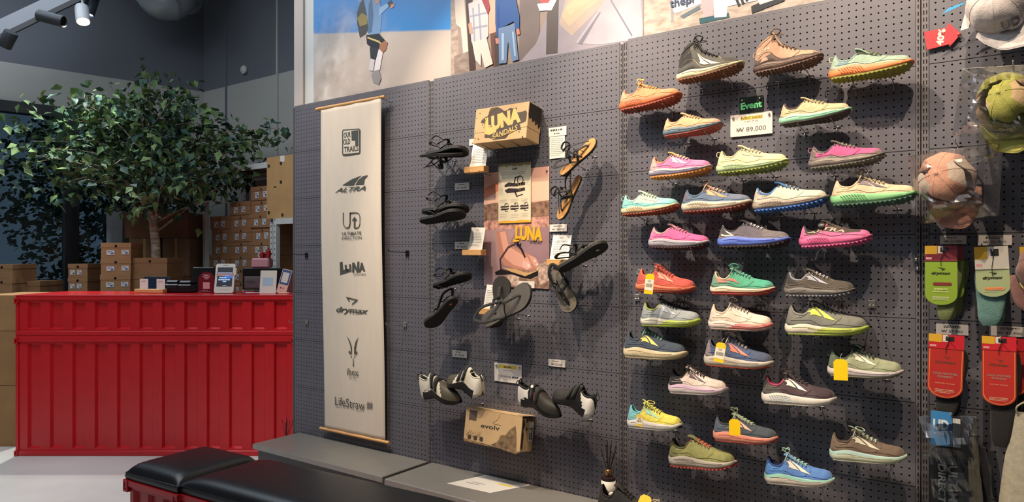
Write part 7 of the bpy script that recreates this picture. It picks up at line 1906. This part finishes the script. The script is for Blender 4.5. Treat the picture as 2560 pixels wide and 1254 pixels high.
sock_pack(2313, 2394, 614, 652, 760, '#7a2c38', '#829f30', None, '#78844a', 797, 'lime green sock pack with a maroon header, front one of the upper left', y=-.085, band='#7a2c30', texts=(('SUPERIOR', .66, .055, .42, '#d8e0a0'), ('TECHNOLOGY', .75, .05, .5, '#d8e0a0'), ('BETTER THAN WOOL', .95, .04, .5, '#e8e8c0')), sx=(.3, 1.0))
sock_pack(2435, 2520, 616, 672, 740, '#d6cfc0', '#9aa87c', None, '#5f8c84', 812, 'pale sage sock pack with a cream header and teal socks', y=-.075, band='#e0905c', lean=-.05, sx=(-.12, .86))
sock_pack(2323, 2412, 833, 868, 990, '#c4202c', '#b43028', ('#e8984c', '#b42c26'), '#2c2a2a', 1040, 'red sock pack with an orange border and black socks, left one', y=-.075, texts=(('COLD WEATHER', .46, .07, .70, '#9c8478'), ('RUNNING', .56, .07, .42, '#9c8478'), ('KEEPS FEET WARMER', .78, .03, .55, '#e8a080')), lean=.03, mark_c='#6c3c2c')
sock_pack(2478, 2569, 842, 872, 985, '#c4202c', '#b43028', ('#e8984c', '#b42c26'), '#232122', 1040, 'red sock pack behind, at the right edge', y=-.040, mark_c='#6c3c2c')
sock_pack(2455, 2541, 838, 872, 1008, '#cc2430', '#bc3428', ('#e8984c', '#bc3028'), '#24201f', 1112, 'red sock pack with an orange border and black socks, right one', y=-.095, texts=(('COLD WEATHER', .46, .07, .70, '#9c8478'), ('RUNNING', .56, .07, .42, '#9c8478'), ('KEEPS FEET WARMER', .78, .03, .55, '#e8a080')), mark_c='#6c3c2c')
sock_pack(2549, 2620, 617, 650, 732, '#d6a830', '#b8bc60', None, '#7f8c4c', 770, 'yellow-green sock pack cut off at the right edge', y=-.06)

# bottle sleeve in a clear bag
y = -.10
o = W(2370, 1130, y); t = empty('bottle_pouch', o, 0, 'black soft pouch with large vertical white lettering inside a clear bag', 'pouch')
a = W(2323, 1118, y).x - o.x; b_ = W(2419, 1118, y).x - o.x; ztp = W(2370, 1116, y).z - o.z; w = b_ - a; bot = -.36; cx = (a + b_) / 2
rws = []
for i in range(25):
    f = i / 24; z = ztp + (bot - ztp) * f; e = min(1, (1 - (1 - min(1, f * 7)) ** 2)) ** .5; e2 = 1 if f < .92 else (1 - ((f - .92) / .08) ** 2) ** .5
    hw = w / 2 * (.62 + .38 * e) * max(.3, e2) * (1 + .04 * f)
    rws.append([Vector((cx + hw * math.cos(u) * (1 + .02 * math.sin(7 * f + 3 * u)), .028 * math.sin(u) * max(.15, e * max(.3, e2)) , z)) for u in [2 * PI * q / 28 for q in range(28)]])
b = MB(); b.grid(rws, closed_u=True); b.add(rws[0], [tuple(range(28))]); b.add(rws[-1], [tuple(range(28))[::-1]]); b.build('pouch_body', mat('#1b1b1e', .75, 0, 'fabric'), t, smooth=True)
MB().tube([Vector((v.x * 1.0, v.y, v.z)) for v in rws[3]], .0022, 5, closed=True).build('piping', mat('#2c2c30', .7), t)
MB().cbox((cx - .012, -.008, ztp - .004), (cx + .016, .006, ztp + .024), .004).build('pull_tab', mat('#202024', .6), t)
LW = mat('#f0ece4', .5)
# two lines reading downwards
for s_, dx, h_ in (('ULTIMATE', .016, .026), ('DIRECTION', -.016, .022)):
    o_ = text(s_, t, 0, 0, 0, 1, LW, 1, rot=-PI / 2, bold=.02)
    ln_ = .20
    for v in o_.data.vertices: v.co = Vector((cx + dx + v.co.x * h_ / 1.0, -.0305 + (dx + v.co.x * h_) ** 2 * 7, ztp - .055 - ln_ / 2 + v.co.z * ln_))
MB().prism([(a + .006, .0), (cx + .012, .0), (cx + .012, .115), (a + .006, .115)], -.012, -.0105, M=Matrix.Translation((0, 0, ztp + .004))).build('blue_card', mat('#3f86c0', .4), t)
text('UD', t, (a + cx) / 2 + .008, ztp + .074, -.0126, .036, mat('#dfe4e6', .5), .046, bold=.05); text('ULTIMATE', t, (a + cx) / 2 + .008, ztp + .044, -.0126, .008, mat('#dfe4e6', .5), .044)
MB().box((cx + .014, -.010, ztp + .004), (b_ - .02, -.0095, ztp + .100)).build('white_card', mat('#cfcac6', .5), t)
bag([(2296, 1040), (2440, 1040), (2470, 1400), (2318, 1400)], -.10, .048, 'long clear plastic bag around the black pouch', 4, group='clear bags with pouches at the right')
long_hook(2378, 1036, -.11, 'peg hook holding the bagged black pouch')
o = W(2432, 1150, -.05); t = empty('bottle_pouch', o, 0, 'second black pouch in a bag behind the lettered one', 'pouch')
rws = []
for i in range(15):
    f = i / 14; rws.append([Vector((.050 * math.cos(u) * (.7 + .3 * min(1, f * 5)), .018 * math.sin(u), .05 - .42 * f)) for u in [2 * PI * q / 20 for q in range(20)]])
b = MB(); b.grid(rws, closed_u=True); b.add(rws[0], [tuple(range(20))]); b.add(rws[-1], [tuple(range(20))[::-1]]); b.build('pouch_body', mat('#26262a', .75, 0, 'fabric'), t, smooth=True)
o_ = text('ULTIMATE', t, 0, 0, 0, 1, mat('#8f8c88', .5), 1, rot=-PI / 2, bold=.02)
for v in o_.data.vertices: v.co = Vector((-.018 + v.co.x * .026, -.0185, -.10 + v.co.z * .2))
MB().tube(rows([(-.01, 0, .05), (-.012, 0, .08), (.012, 0, .08), (.01, 0, .05)], 8), .0018, 5).build('hang_loop', mat('#26262a', .7), t)
bag([(2400, 1036), (2442, 1036), (2492, 1400), (2410, 1400)], -.055, .03, 'clear plastic bag of the second black pouch, behind the first', 9, group='clear bags with pouches at the right')
long_hook(2436, 1092, -.055, 'peg hook holding the second bagged pouch')
# cream pouch at the lower right corner
o = W(2575, 1180, -.08); t = empty('cream_bag', o, 0, 'cream soft fabric bag cut off by the lower right corner', 'bag')
rws = []
for i in range(17):
    f = i / 16; rws.append([Vector(((.045 + .065 * f) * math.cos(u) * (1 + .05 * math.sin(4 * u + 5 * f)), (.015 + .03 * f) * math.sin(u), .19 - .52 * f)) for u in [2 * PI * q / 24 for q in range(24)]])
b = MB(); b.grid(rws, closed_u=True); b.add(rws[0], [tuple(range(24))]); b.add(rws[-1], [tuple(range(24))[::-1]]); b.build('bag_body', mat('#bdb49a', .85, 0, 'fabric'), t, smooth=True)
MB().tube(rows([(-.03, -.01, .18), (-.035, -.02, .21), (.0, -.02, .23), (.03, -.01, .18)], 12), .003, 5).build('strap', mat('#a89f86', .8), t)
long_hook(2578, 1046, -.10, 'peg hook holding the cream bag')
